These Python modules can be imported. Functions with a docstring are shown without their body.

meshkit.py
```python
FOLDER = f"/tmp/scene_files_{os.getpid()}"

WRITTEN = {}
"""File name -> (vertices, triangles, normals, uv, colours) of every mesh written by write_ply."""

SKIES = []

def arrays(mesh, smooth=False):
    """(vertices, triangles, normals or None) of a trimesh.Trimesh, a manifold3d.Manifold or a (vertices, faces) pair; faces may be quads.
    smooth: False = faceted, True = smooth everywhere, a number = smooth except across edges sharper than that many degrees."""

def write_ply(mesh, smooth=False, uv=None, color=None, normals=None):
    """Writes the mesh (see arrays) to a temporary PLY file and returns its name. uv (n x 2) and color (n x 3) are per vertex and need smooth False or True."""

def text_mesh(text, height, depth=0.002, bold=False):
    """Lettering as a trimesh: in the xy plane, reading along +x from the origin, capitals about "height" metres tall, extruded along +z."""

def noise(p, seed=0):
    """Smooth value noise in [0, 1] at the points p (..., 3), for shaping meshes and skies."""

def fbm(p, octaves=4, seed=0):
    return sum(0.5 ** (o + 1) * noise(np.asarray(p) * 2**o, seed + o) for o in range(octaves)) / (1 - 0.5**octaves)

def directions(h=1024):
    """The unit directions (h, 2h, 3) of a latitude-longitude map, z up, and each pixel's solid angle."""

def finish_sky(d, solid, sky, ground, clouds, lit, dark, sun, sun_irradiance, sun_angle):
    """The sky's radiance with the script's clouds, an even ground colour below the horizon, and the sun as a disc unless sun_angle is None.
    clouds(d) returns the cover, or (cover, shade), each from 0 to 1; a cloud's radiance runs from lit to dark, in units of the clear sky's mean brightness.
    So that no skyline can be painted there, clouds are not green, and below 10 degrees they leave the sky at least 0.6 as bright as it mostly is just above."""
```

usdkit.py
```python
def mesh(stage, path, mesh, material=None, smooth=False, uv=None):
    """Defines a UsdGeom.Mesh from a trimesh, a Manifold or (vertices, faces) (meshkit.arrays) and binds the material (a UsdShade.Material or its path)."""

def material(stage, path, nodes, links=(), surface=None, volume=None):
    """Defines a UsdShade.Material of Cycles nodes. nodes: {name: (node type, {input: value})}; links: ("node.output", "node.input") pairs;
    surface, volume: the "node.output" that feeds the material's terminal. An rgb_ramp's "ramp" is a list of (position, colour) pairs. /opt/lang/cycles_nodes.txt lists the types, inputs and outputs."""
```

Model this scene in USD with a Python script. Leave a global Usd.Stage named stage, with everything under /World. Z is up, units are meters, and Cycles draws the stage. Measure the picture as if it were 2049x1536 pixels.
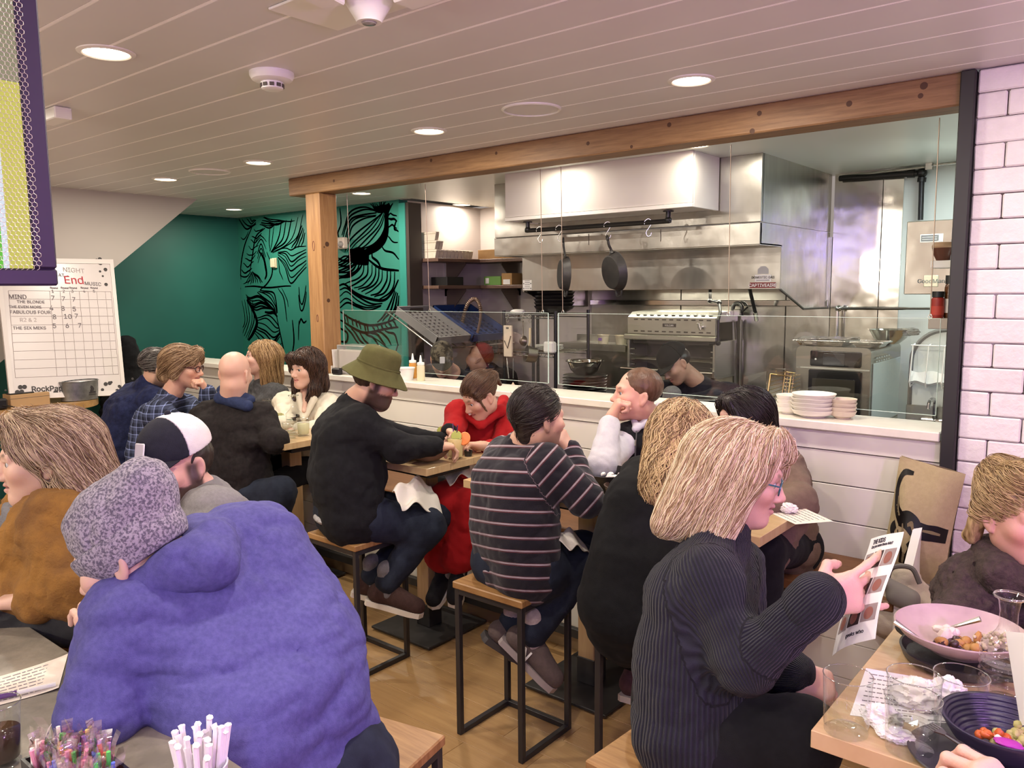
import math, random
import numpy as np, trimesh, usdkit, meshkit
from scipy.spatial import ConvexHull
from pxr import Usd, UsdGeom, UsdLux, UsdShade, Sdf, Gf, Vt

stage = Usd.Stage.CreateInMemory()
UsdGeom.SetStageUpAxis(stage, 'Z'); UsdGeom.SetStageMetersPerUnit(stage, 1.0)
UsdGeom.Xform.Define(stage, '/World'); UsdGeom.Scope.Define(stage, '/World/Looks')
stage.SetDefaultPrim(stage.GetPrimAtPath('/World'))
rng = np.random.default_rng(7); random.seed(7)
PI = math.pi
def V(*a): return np.array(a, float)

# ---------------------------------------------------------------- camera, lights, exposure
F_PX, YAW, PITCH, ROLL, EYE = 1600.0, math.radians(39.5), math.radians(-6.7), math.radians(-0.5), np.array([0, 0, 1.75])
_f = np.array([-math.sin(YAW) * math.cos(PITCH), math.cos(YAW) * math.cos(PITCH), math.sin(PITCH)])
_r0 = np.array([math.cos(YAW), math.sin(YAW), 0.0]); _u0 = np.cross(_r0, _f)
_r = math.cos(ROLL) * _r0 + math.sin(ROLL) * _u0; _u = -math.sin(ROLL) * _r0 + math.cos(ROLL) * _u0
cam = UsdGeom.Camera.Define(stage, '/World/camera')
cam.AddTransformOp().Set(Gf.Matrix4d(*_r, 0, *_u, 0, *(-_f), 0, *EYE, 1))
cam.CreateHorizontalApertureAttr(36.0); cam.CreateVerticalApertureAttr(27.0)
cam.CreateFocalLengthAttr(36.0 * F_PX / 2049); cam.CreateClippingRangeAttr((0.05, 100.0))
cam.CreateExposureAttr(-0.12)

WARM, COOL = (1.0, 0.90, 0.76), (0.90, 1.0, 0.93)
LAMPS = [(-6.9, 4.27), (-5.42, 2.84), (-4.33, 2.86), (-2.88, 2.87), (-1.46, 2.85), (-2.74, 1.26), (-5.07, 4.28), (-5.08, 5.47),
         (-0.05, 2.85), (1.4, 2.85), (-4.2, 1.26), (-1.3, 1.26), (0.15, 1.26), (1.6, 1.26), (-2.74, -0.4), (-1.3, -0.4), (0.15, -0.4), (-4.2, -0.4),
         (-3.05, 4.06), (-2.08, 4.12)]
CEIL = 2.53

def disk(name, p, r, power, col, aim=None, spread=None):
    l = UsdLux.DiskLight.Define(stage, '/World/' + name)
    l.CreateRadiusAttr(r); l.CreateIntensityAttr(power / (PI * r * r) / PI); l.CreateColorAttr(Gf.Vec3f(*col)); l.CreateNormalizeAttr(False)
    if aim is None:
        l.AddTranslateOp().Set(Gf.Vec3d(*p))
    else:
        z = np.array(p, float) - np.array(aim, float); z /= np.linalg.norm(z)
        x = np.cross([0, 0, 1.0], z); x /= np.linalg.norm(x); y = np.cross(z, x)
        l.AddTransformOp().Set(Gf.Matrix4d(*x, 0, *y, 0, *z, 0, *map(float, p), 1))
    return l

for i, (x, y) in enumerate(LAMPS):
    pw = 19.0
    if i in (8, 9, 12, 13): pw = 7.0
    if i in (18, 19): pw = 4.0
    if i == 7: pw = 8.0
    disk('downlight_beam_%03d' % i, (x, y, CEIL - 0.012), 0.062, pw, WARM)

def rect(name, p, w, h, power, col):
    l = UsdLux.RectLight.Define(stage, '/World/' + name)
    l.CreateWidthAttr(w); l.CreateHeightAttr(h); l.CreateIntensityAttr(power / (w * h) / PI); l.CreateColorAttr(Gf.Vec3f(*col)); l.AddTranslateOp().Set(Gf.Vec3d(*p))
rect('kitchen_panel_light', (-0.7, 4.85, CEIL - 0.02), 0.5, 1.0, 40, (0.86, 1.0, 0.97))
rect('kitchen_panel_light_001', (-2.9, 5.5, 1.72), 1.0, 0.1, 8, (1.0, 0.95, 0.75))
# coloured stage lamps of the quiz night, on the ceiling behind the camera
disk('blue_stage_lamp', (0.35, -0.9, 2.35), 0.12, 14, (0.22, 0.20, 1.0), aim=(-1.35, 1.1, 1.0))
sl_ = UsdLux.SphereLight.Define(stage, '/World/purple_stage_lamp'); sl_.CreateRadiusAttr(0.09); sl_.CreateIntensityAttr(110.0 / (4 * PI * PI * 0.09 ** 2)); sl_.CreateColorAttr(Gf.Vec3f(0.72, 0.34, 1.0)); sl_.AddTranslateOp().Set(Gf.Vec3d(1.25, 0.75, 1.85))
for i, x in enumerate((-3.4, -1.4, 0.9)):  # added fill spheres behind the camera, brightening the ceiling and the guests
    g_ = UsdLux.SphereLight.Define(stage, '/World/added_fill_glow_%03d' % i); g_.CreateRadiusAttr(0.10); g_.CreateIntensityAttr(46.0 / (4 * PI * PI * 0.01)); g_.CreateColorAttr(Gf.Vec3f(1.0, 0.93, 0.84)); g_.AddTranslateOp().Set(Gf.Vec3d(x, -1.3, 1.95))
dome = UsdLux.DomeLight.Define(stage, '/World/dome'); dome.CreateIntensityAttr(0.12); dome.CreateColorAttr(Gf.Vec3f(1.0, 0.86, 0.78))

# ---------------------------------------------------------------- scene tree helpers
_count = {}
def numbered(parent, name):
    k = (parent, name); n = _count.get(k, 0); _count[k] = n + 1
    return f'{parent}/{name}' + (f'_{n:03d}' if n else '')
LOC = {}
def tag(path, label=None, cat=None, group=None, kind=None):
    p = stage.GetPrimAtPath(path)
    for k, v in (('label', label), ('category', cat), ('group', group), ('kind', kind)):
        if v: p.SetCustomDataByKey(k, v)
    return path
def thing(name, label, cat, loc=(0, 0, 0), group=None, kind=None):
    path = numbered('/World', name); x = UsdGeom.Xform.Define(stage, path); x.AddTranslateOp().Set(Gf.Vec3d(*map(float, loc)))
    LOC[path] = np.array(loc, float); return tag(path, label, cat, group, kind)
def part(parent, name, mesh, mat, smooth=30, label=None, kind=None, color=None, attr=None):
    """a mesh given in world coordinates, as a child of the thing (or part) parent"""
    path = numbered(parent, name)
    off = np.zeros(3); q = parent
    while q and q != '/World':
        off = off + LOC.get(q, 0); q = q.rsplit('/', 1)[0]
    if isinstance(mesh, (list, tuple)) and len(mesh) and isinstance(mesh[0], trimesh.Trimesh): mesh = join(mesh)
    m = mesh.copy(); m.vertices = m.vertices - off
    if color is not None or attr is not None: smooth = True
    usdkit.mesh(stage, path, m, mat, smooth)
    if color is not None:
        UsdGeom.PrimvarsAPI(stage.GetPrimAtPath(path)).CreatePrimvar('tint', Sdf.ValueTypeNames.Color3fArray, 'vertex').Set(Vt.Vec3fArray.FromNumpy(np.asarray(color, np.float32)))
    if attr is not None:
        UsdGeom.PrimvarsAPI(stage.GetPrimAtPath(path)).CreatePrimvar('along', Sdf.ValueTypeNames.FloatArray, 'vertex').Set(Vt.FloatArray.FromNumpy(np.asarray(attr, np.float32)))
    if label or kind: tag(path, label, None, None, kind)
    return path
def single(name, mesh, mat, label, cat, group=None, kind=None, smooth=30):
    return tag(part('/World', name, mesh, mat, smooth), label, cat, group, kind)
def struct(name, mesh, mat, parent='/World', smooth=30):
    path = part(parent, name, mesh, mat, smooth)
    if parent == '/World': tag(path, kind='structure')
    return path
def struct_x(name, loc=(0, 0, 0)):
    path = numbered('/World', name); x = UsdGeom.Xform.Define(stage, path); x.AddTranslateOp().Set(Gf.Vec3d(*map(float, loc)))
    LOC[path] = np.array(loc, float); return tag(path, kind='structure')
def dup(src, loc, label=None, rz=0, group=None, scale=None):
    was = stage.GetPrimAtPath(src).GetCustomData(); base = src.rsplit('/', 1)[1]
    if len(base) > 4 and base[-4] == '_' and base[-3:].isdigit(): base = base[:-4]
    path = numbered('/World', base); x = UsdGeom.Xform.Define(stage, path)
    p = x.GetPrim(); p.GetReferences().AddInternalReference(src); p.SetInstanceable(True)
    x.ClearXformOpOrder(); x.AddTranslateOp(opSuffix='place').Set(Gf.Vec3d(*map(float, loc)))
    if rz: x.AddRotateZOp(opSuffix='turn').Set(math.degrees(rz))
    if scale: x.AddScaleOp(opSuffix='size').Set(Gf.Vec3f(*scale))
    return tag(path, label or was.get('label'), was.get('category'), group or was.get('group'))

# ---------------------------------------------------------------- mesh helpers
def join(ms): return trimesh.util.concatenate([m for m in ms if m is not None])
def hull(pts):
    pts = np.asarray(pts, float); h = ConvexHull(pts); f = h.simplices.copy(); c = pts.mean(0)
    n = np.cross(pts[f[:, 1]] - pts[f[:, 0]], pts[f[:, 2]] - pts[f[:, 0]]); flip = (n * (pts[f[:, 0]] - c)).sum(1) < 0
    f[flip] = f[flip][:, ::-1]; m = trimesh.Trimesh(pts, f, process=False); m.remove_unreferenced_vertices(); return m
def box(x0, x1, y0, y1, z0, z1, b=0.0):
    x0, x1 = min(x0, x1), max(x0, x1); y0, y1 = min(y0, y1), max(y0, y1); z0, z1 = min(z0, z1), max(z0, z1)
    if b <= 0:
        m = trimesh.creation.box([x1 - x0, y1 - y0, z1 - z0]); m.apply_translation([(x0 + x1) / 2, (y0 + y1) / 2, (z0 + z1) / 2]); return m
    P = []
    for X, sx in ((x0, 1), (x1, -1)):
        for Y, sy in ((y0, 1), (y1, -1)):
            for Z, sz in ((z0, 1), (z1, -1)):
                P += [(X + sx * b, Y + sy * b, Z), (X + sx * b, Y, Z + sz * b), (X, Y + sy * b, Z + sz * b)]
    return hull(P)
def frame_of(d, up=(0, 0, 1)):
    d = np.asarray(d, float); d = d / np.linalg.norm(d); up = np.asarray(up, float)
    if abs(d @ up) > 0.98 * np.linalg.norm(up): up = np.array([0, 1.0, 0]) if abs(d[1]) < 0.9 else np.array([1.0, 0, 0])
    x = np.cross(d, up); x /= np.linalg.norm(x); return x, np.cross(x, d), d
def place(m, o, x, y, z):
    """local axes -> world"""
    T = np.eye(4); T[:3, 0], T[:3, 1], T[:3, 2], T[:3, 3] = x, y, z, o
    m = m.copy(); m.apply_transform(T); return m
def rot(m, deg, axis, at=(0, 0, 0)):
    m = m.copy(); m.apply_transform(trimesh.transformations.rotation_matrix(math.radians(deg), axis, at)); return m
def bar(p, q, w, h=None, b=0.0, up=(0, 0, 1)):
    p, q = np.asarray(p, float), np.asarray(q, float); h = h or w; L = np.linalg.norm(q - p); x, y, d = frame_of(q - p, up)
    return place(box(-w / 2, w / 2, -h / 2, h / 2, 0, L, b), p, x, y, d)
def tube(pts, r, n=8, cap=True):
    p = np.asarray(pts, float); r = np.broadcast_to(np.asarray(r, float), (len(p),)); t = np.gradient(p, axis=0); t /= np.linalg.norm(t, axis=1, keepdims=True) + 1e-12
    a = np.cross(t[0], [0, 0, 1.0]); a = a if np.linalg.norm(a) > 1e-3 else np.cross(t[0], [0, 1.0, 0]); V = []
    ang = np.arange(n) * 2 * PI / n
    for i in range(len(p)):
        a = a - t[i] * (a @ t[i]); a /= np.linalg.norm(a) + 1e-12; b = np.cross(t[i], a)
        V.append(p[i] + r[i] * (np.cos(ang)[:, None] * a + np.sin(ang)[:, None] * b))
    V = np.vstack(V); i, j = np.meshgrid(np.arange(len(p) - 1), np.arange(n), indexing='ij'); k = (j + 1) % n
    q = np.stack([i * n + j, i * n + k, (i + 1) * n + k, (i + 1) * n + j], -1).reshape(-1, 4); f = [q[:, [0, 1, 2]], q[:, [0, 2, 3]]]
    if cap:
        e = (len(p) - 1) * n
        f += [np.array([[0, k + 1, k] for k in range(1, n - 1)]), np.array([[e, e + k, e + k + 1] for k in range(1, n - 1)])]
    return trimesh.Trimesh(V, np.vstack(f), process=False)
def curve(pts, n=24):
    """Catmull-Rom through the points"""
    p = np.asarray(pts, float); p = np.vstack([2 * p[0] - p[1], p, 2 * p[-1] - p[-2]]); out = []
    m = len(p) - 3; k = max(2, n // m)
    for i in range(m):
        for t in np.linspace(0, 1, k, endpoint=False):
            a, b, c, d = p[i:i + 4]; out.append(0.5 * (2 * b + (c - a) * t + (2 * a - 5 * b + 4 * c - d) * t * t + (3 * b - a - 3 * c + d) * t ** 3))
    return np.array(out + [p[-2]])
def cyl(p, q, r, n=20, r2=None): return tube([p, q], [r, r if r2 is None else r2], n)
def lathe(prof, at=(0, 0, 0), n=32):
    """profile of (radius, z), closed where it starts and ends on the axis"""
    pr = np.asarray(prof, float); ang = np.arange(n) * 2 * PI / n
    V = np.stack([pr[:, None, 0] * np.cos(ang), pr[:, None, 0] * np.sin(ang), np.broadcast_to(pr[:, None, 1], (len(pr), n))], -1).reshape(-1, 3) + np.asarray(at, float)
    i, j = np.meshgrid(np.arange(len(pr) - 1), np.arange(n), indexing='ij'); k = (j + 1) % n
    q = np.stack([i * n + j, i * n + k, (i + 1) * n + k, (i + 1) * n + j], -1).reshape(-1, 4)
    m = trimesh.Trimesh(V, np.vstack([q[:, [0, 1, 2]], q[:, [0, 2, 3]]]), process=False); m.update_faces(m.area_faces > 1e-12); return m
def prism(poly, h, o=(0, 0, 0), x=(1, 0, 0), y=(0, 1, 0)):
    """polygon in the plane of x and y through o, thickened by h along x cross y"""
    from shapely.geometry import Polygon
    g = Polygon(poly); g = g if g.is_valid else g.buffer(0); x, y = np.asarray(x, float), np.asarray(y, float)
    gs = getattr(g, 'geoms', [g]); return join([place(trimesh.creation.extrude_polygon(k, h, engine='earcut'), np.asarray(o, float), x, y, np.cross(x, y)) for k in gs])
def text(s, h, o, x, y, depth=0.0012, bold=False, center=False):
    m = meshkit.text_mesh(s, h, depth, bold); x, y = np.asarray(x, float), np.asarray(y, float)
    if center: m.apply_translation([-m.bounds[:, 0].mean(), -m.bounds[:, 1].mean(), 0])
    return place(m, np.asarray(o, float), x, y, np.cross(x, y))
def sheet(nu, nv, fn, th=0.0):
    """a surface fn(u, v) -> point on a grid, given a thickness when th > 0"""
    u, v = np.meshgrid(np.linspace(0, 1, nu), np.linspace(0, 1, nv), indexing='ij'); P = fn(u, v); V = np.stack(P, -1).reshape(-1, 3)
    i, j = np.meshgrid(np.arange(nu - 1), np.arange(nv - 1), indexing='ij'); a = (i * nv + j).ravel(); q = np.stack([a, a + nv, a + nv + 1, a + 1], -1)
    m = trimesh.Trimesh(V, np.vstack([q[:, [0, 1, 2]], q[:, [0, 2, 3]]]), process=False)
    if th > 0:
        n = m.vertex_normals; k = len(V); f = m.faces
        e = trimesh.grouping.group_rows(np.sort(m.edges, 1), require_count=1); ed = m.edges[e]
        side = np.vstack([np.stack([ed[:, 1], ed[:, 0], ed[:, 0] + k], 1), np.stack([ed[:, 1], ed[:, 0] + k, ed[:, 1] + k], 1)])
        m = trimesh.Trimesh(np.vstack([V + n * th / 2, V - n * th / 2]), np.vstack([f, f[:, ::-1] + k, side]), process=False)
    return m

# ---------------------------------------------------------------- materials
_mats = {}
def M(name, col, rough=0.5, metal=0.0, c2=None, sc=8.0, st=(1, 1, 1), bump=0.0, bsc=120.0, bst=None, spec=0.5, sheen=0.0, trans=0.0, ior=1.5, sss=0.0, tint=False, ramp=(0.35, 0.65), emit=0.0, detail=4.0, coat=0.0, r2=None):
    if name in _mats: return _mats[name]
    n = {'p': ('principled_bsdf', dict(base_color=col, roughness=rough, metallic=metal, specular_ior_level=spec, sheen_weight=sheen, transmission_weight=trans, ior=ior, coat_weight=coat)), 'g': ('geometry', {})}; l = []
    if sss: n['p'][1].update(subsurface_weight=sss, subsurface_scale=0.01, subsurface_radius=(1, 0.35, 0.2))
    if emit: n['p'][1].update(emission_color=col, emission_strength=emit)
    if c2 is not None:
        n['m'] = ('mapping', dict(scale=st)); n['n'] = ('noise_texture', dict(scale=sc, detail=detail, roughness=0.6)); n['r'] = ('rgb_ramp', dict(ramp=[(0, col), (ramp[0], col), (ramp[1], c2), (1, c2)]))
        l += [('g.position', 'm.vector'), ('m.vector', 'n.vector'), ('n.fac', 'r.fac'), ('r.color', 'p.base_color')]
        if r2 is not None:
            n['mr'] = ('map_range', dict(from_min=ramp[0], from_max=ramp[1], to_min=rough, to_max=r2, clamp=True)); l += [('n.fac', 'mr.value'), ('mr.result', 'p.roughness')]
    if tint:
        n['a'] = ('attribute', dict(attribute='tint'))
        l = [x for x in l if x[1] != 'p.base_color']
        if c2 is not None:
            n['mx'] = ('mix_color', dict(blend_type='multiply', fac=1.0)); l += [('a.color', 'mx.a'), ('r.color', 'mx.b'), ('mx.result', 'p.base_color')]
        else: l += [('a.color', 'p.base_color')]
    if bump:
        n['bm'] = ('mapping', dict(scale=bst or (1, 1, 1))); n['bn'] = ('noise_texture', dict(scale=bsc, detail=3.0, roughness=0.6)); n['b'] = ('bump', dict(strength=1.0, distance=bump))
        l += [('g.position', 'bm.vector'), ('bm.vector', 'bn.vector'), ('bn.fac', 'b.height'), ('b.normal', 'p.normal')]
    _mats[name] = usdkit.material(stage, '/World/Looks/' + name, n, l, surface='p.BSDF'); return _mats[name]
def emitter(name, col, s):
    if name not in _mats: _mats[name] = usdkit.material(stage, '/World/Looks/' + name, {'e': ('emission', dict(color=col, strength=s))}, [], surface='e.emission')
    return _mats[name]
def pane(name, tint=(0.97, 0.99, 0.98), f0=0.035):
    """thin clear pane: transparent, with a mirror share that grows with the angle (the same from both sides)"""
    if name not in _mats:
        _mats[name] = usdkit.material(stage, '/World/Looks/' + name, {'t': ('transparent_bsdf', dict(color=tint)), 'g': ('glossy_bsdf', dict(color=(1, 1, 1), roughness=0.015)), 'w': ('layer_weight', dict(blend=0.5)), 'e': ('math', dict(math_type='power', value2=4.0)),
            'k': ('math', dict(math_type='multiply_add', value2=0.8, value3=f0)), 'x': ('mix_closure', {})}, [('w.facing', 'e.value1'), ('e.value', 'k.value1'), ('k.value', 'x.fac'), ('t.BSDF', 'x.closure1'), ('g.BSDF', 'x.closure2')], surface='x.closure')
    return _mats[name]
# ---------------------------------------------------------------- the setting
white = M('white_paint', (0.80, 0.77, 0.72), 0.45, c2=(0.76, 0.73, 0.68), sc=2.0)
ceil_m = M('ceiling_board_paint', (0.67, 0.65, 0.63), 0.42, c2=(0.64, 0.62, 0.60), sc=1.5)
seam_m = M('ceiling_joint_highlight', (0.98, 0.97, 0.95), 0.5)  # near-white tone paints in the light caught by the board bevels
kceil_m = M('kitchen_ceiling_paint', (0.66, 0.68, 0.63), 0.35)
grey_wall = M('grey_wall_paint', (0.50, 0.46, 0.41), 0.6, c2=(0.47, 0.43, 0.385), sc=1.2)
teal_m = M('teal_wall_paint', (0.012, 0.125, 0.098), 0.55, c2=(0.010, 0.108, 0.085), sc=1.5)
mural_m = M('mural_ground_paint', (0.022, 0.185, 0.135), 0.5, c2=(0.030, 0.215, 0.16), sc=1.1)
mural_line_m = M('mural_line_paint', (0.005, 0.045, 0.043), 0.5)
oak = [M('maple_plank_%d' % i, a, 0.38, c2=b, sc=7.0, st=(0.35, 5, 1), bump=0.0006, bsc=40, bst=(0.3, 6, 1), detail=6) for i, (a, b) in enumerate([
    ((0.40, 0.245, 0.105), (0.33, 0.19, 0.078)), ((0.46, 0.29, 0.13), (0.385, 0.23, 0.098)), ((0.36, 0.215, 0.09), (0.42, 0.26, 0.115)), ((0.43, 0.275, 0.125), (0.37, 0.225, 0.10))])]
beam_m = M('beam_wood', (0.29, 0.165, 0.072), 0.55, c2=(0.19, 0.10, 0.042), sc=9.0, st=(0.5, 5, 7), bump=0.001, bsc=30, bst=(0.4, 5, 5), detail=6)
post_m = M('post_wood', (0.40, 0.22, 0.088), 0.5, c2=(0.29, 0.145, 0.054), sc=9.0, st=(6, 6, 0.45), bump=0.001, bsc=30, bst=(5, 5, 0.4), detail=6)
knot_m = M('wood_knot', (0.075, 0.03, 0.012), 0.6)
steel_dark = M('black_steel', (0.022, 0.02, 0.022), 0.42)
black_base = M('black_powder_coat', (0.018, 0.017, 0.017), 0.5, c2=(0.026, 0.024, 0.024), sc=30)
ss = M('stainless', (0.56, 0.54, 0.50), 0.22, 1.0, c2=(0.50, 0.485, 0.45), sc=2.0, st=(1, 1, 0.25), bump=0.012, bsc=1.6, r2=0.30)
ss_brushed = M('stainless_brushed', (0.50, 0.48, 0.44), 0.34, 1.0, c2=(0.44, 0.425, 0.39), sc=6.0, st=(0.3, 0.3, 8))
ss_wavy = M('stainless_buckled', (0.66, 0.64, 0.58), 0.14, 1.0, bump=0.012, bsc=1.7)
chrome = M('chrome', (0.75, 0.74, 0.72), 0.12, 1.0)
brick_m = [M('painted_brick_%d' % i, a, 0.55, c2=b, sc=14, bump=0.004, bsc=26) for i, (a, b) in enumerate([((0.80, 0.765, 0.74), (0.74, 0.70, 0.68)), ((0.78, 0.745, 0.715), (0.81, 0.775, 0.75)), ((0.75, 0.71, 0.69), (0.80, 0.76, 0.735))])]
mortar_m = M('dark_mortar', (0.16, 0.12, 0.115), 0.85, c2=(0.62, 0.57, 0.56), sc=5, ramp=(0.45, 0.6))
board_w = [M('wall_board_%d' % i, a, 0.4, c2=b, sc=2.2) for i, (a, b) in enumerate([((0.74, 0.70, 0.62), (0.70, 0.665, 0.59)), ((0.76, 0.72, 0.645), (0.73, 0.69, 0.615))])]
ledge_m = M('ledge_stone', (0.80, 0.75, 0.655), 0.3, c2=(0.74, 0.69, 0.60), sc=9)
gap_dark = M('dark_joint', (0.10, 0.085, 0.07), 0.8)  # flat dark brown for backing, seams, slots and lettering

# floor of planks laid along the room
fl = struct_x('floor', (0, 0, 0))
struct('subfloor', box(-7.9, 3.2, -2.4, 5.95, -0.06, -0.012), gap_dark, fl)
y = -0.02
while y < 3.36:
    x = -7.7 + rng.uniform(0, 1.0)
    x0 = -7.7
    while x0 < 2.0:
        L = rng.uniform(0.7, 1.7); x1 = min(x0 + L, 2.0)
        struct('plank', box(x0 + 0.0006, x1 - 0.0006, y + 0.0006, y + 0.1264, -0.012, 0 + rng.uniform(-0.0006, 0.0), 0.0012), oak[rng.integers(4)], fl); x0 = x1
    y += 0.127
struct('plank_field', join([box(-7.7, 2, 3.371, 5.95, -0.012, -0.001), box(-7.7, 3, -2.4, -0.024, -0.012, -0.001)]), oak[0], fl)

# ceiling of boards; light on the groove bevels is painted as pale strips
ce = struct_x('ceiling', (0, 0, CEIL))
struct('backing', box(-7.9, 3.2, -2.4, 5.95, CEIL + 0.03, CEIL + 0.08), gap_dark, ce)
g0, gp = 1.237, 0.2058
def ceiling_row(y0, y1, x0, x1):
    struct('board', box(x0, x1, y0 + 0.0058, y1 - 0.0058, CEIL, CEIL + 0.02, 0.0015), ceil_m, ce)
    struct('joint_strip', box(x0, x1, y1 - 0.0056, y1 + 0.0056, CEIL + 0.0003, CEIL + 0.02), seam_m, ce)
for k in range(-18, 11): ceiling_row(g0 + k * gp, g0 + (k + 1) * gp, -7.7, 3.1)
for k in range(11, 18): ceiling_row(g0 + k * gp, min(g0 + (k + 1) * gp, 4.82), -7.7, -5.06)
struct('plaster', box(-5.055, 3.1, g0 + 11 * gp, 5.9, CEIL - 0.002, CEIL + 0.02), kceil_m, ce)

# end wall: grey, cut on the slope of the stair, teal recess behind
cut = [(3.62, 2.53), (2.80, 1.87), (0.48, 0.0)]
e = struct_x('wall_left', (-6.4, 0, 0))
struct('slope_panel', prism([(-2.4, 0.0), (0.48, 0.0), (2.80, 1.87), (3.62, 2.53), (-2.4, 2.53)], 0.10, (-6.5, 0, 0), (0, 1, 0), (0, 0, 1)), grey_wall, e)
struct('recess_panel', box(-7.8, -7.7, -2.4, 4.9, 0, 2.55), teal_m, e)
struct('wall_behind', box(-7.8, 3.2, -2.5, -2.4, 0, 2.55), grey_wall)
struct('wall_right', box(3.1, 3.2, -2.4, 5.95, 0, 2.55), grey_wall)

# mural wall parallel to the bench, kitchen walls behind
w = struct_x('wall_back', (-6.4, 4.85, 0))
struct('mural_panel', box(-7.75, -5.2, 4.8, 4.9, 0, 2.53), mural_m, w)
struct('end_cap', box(-5.2, -5.12, 4.79, 4.91, 0, 2.50, 0.004), M('teal_trim', (0.03, 0.25, 0.20), 0.45), w)
struct('jamb', box(-5.12, -5.085, 4.80, 4.95, 0, 2.50), M('dark_jamb', (0.05, 0.038, 0.032), 0.5), w)
kw = M('kitchen_wall_panel', (0.55, 0.49, 0.46), 0.4, c2=(0.52, 0.46, 0.435), sc=1)
struct('kitchen_side_panel', box(-5.3, -5.2, 4.9, 5.95, 0, 2.53), kw, w)
struct('kitchen_back_panel', box(-5.3, -3.9, 5.85, 5.95, 0, 2.53), kw, w)
struct('white_back_panel', box(-1.43, 3.1, 5.85, 5.95, 0, 2.53), M('cool_white_panel', (0.70, 0.73, 0.71), 0.3), w)
for x0, x1 in ((-3.9, -3.05), (-3.04, -2.2), (-2.19, -1.88)): struct('steel_sheet', box(x0, x1, 5.83, 5.95, 0, 2.10), ss, w)
struct('steel_sheet', box(-1.875, -1.56, 5.83, 5.95, 0, 2.528), ss_wavy, w); struct('steel_sheet', box(-1.555, -1.43, 5.832, 5.95, 0, 2.528), ss_wavy, w)
struct('steel_rim', box(-3.9, -1.89, 5.80, 5.83, 1.615, 1.66, 0.004), chrome, w)

# low wall of boards between the tables and the kitchen
hw = struct_x('wall_low', (-3, 3.45, 0))
struct('core', box(-8.0 + 0.4, -0.66, 3.44, 3.60, 0, 1.15), gap_dark, hw)
zs = [0.30, 0.455, 0.61, 0.763, 0.922, 1.065]
for a, b in zip(zs[:-1], zs[1:]):
    for x0, x1 in ((-7.6, -4.9), (-4.899, -2.2), (-2.199, -0.66)): struct('wall_board', box(x0, x1, 3.42, 3.445, a + 0.0022, b - 0.0022, 0.0018), board_w[rng.integers(2)], hw)
struct('cap_board', box(-7.6, -0.66, 3.415, 3.445, 1.0672, 1.152, 0.002), board_w[1], hw)
struct('ledge', box(-7.6, -0.66, 3.385, 3.66, 1.153, 1.19, 0.004), ledge_m, hw)

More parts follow.
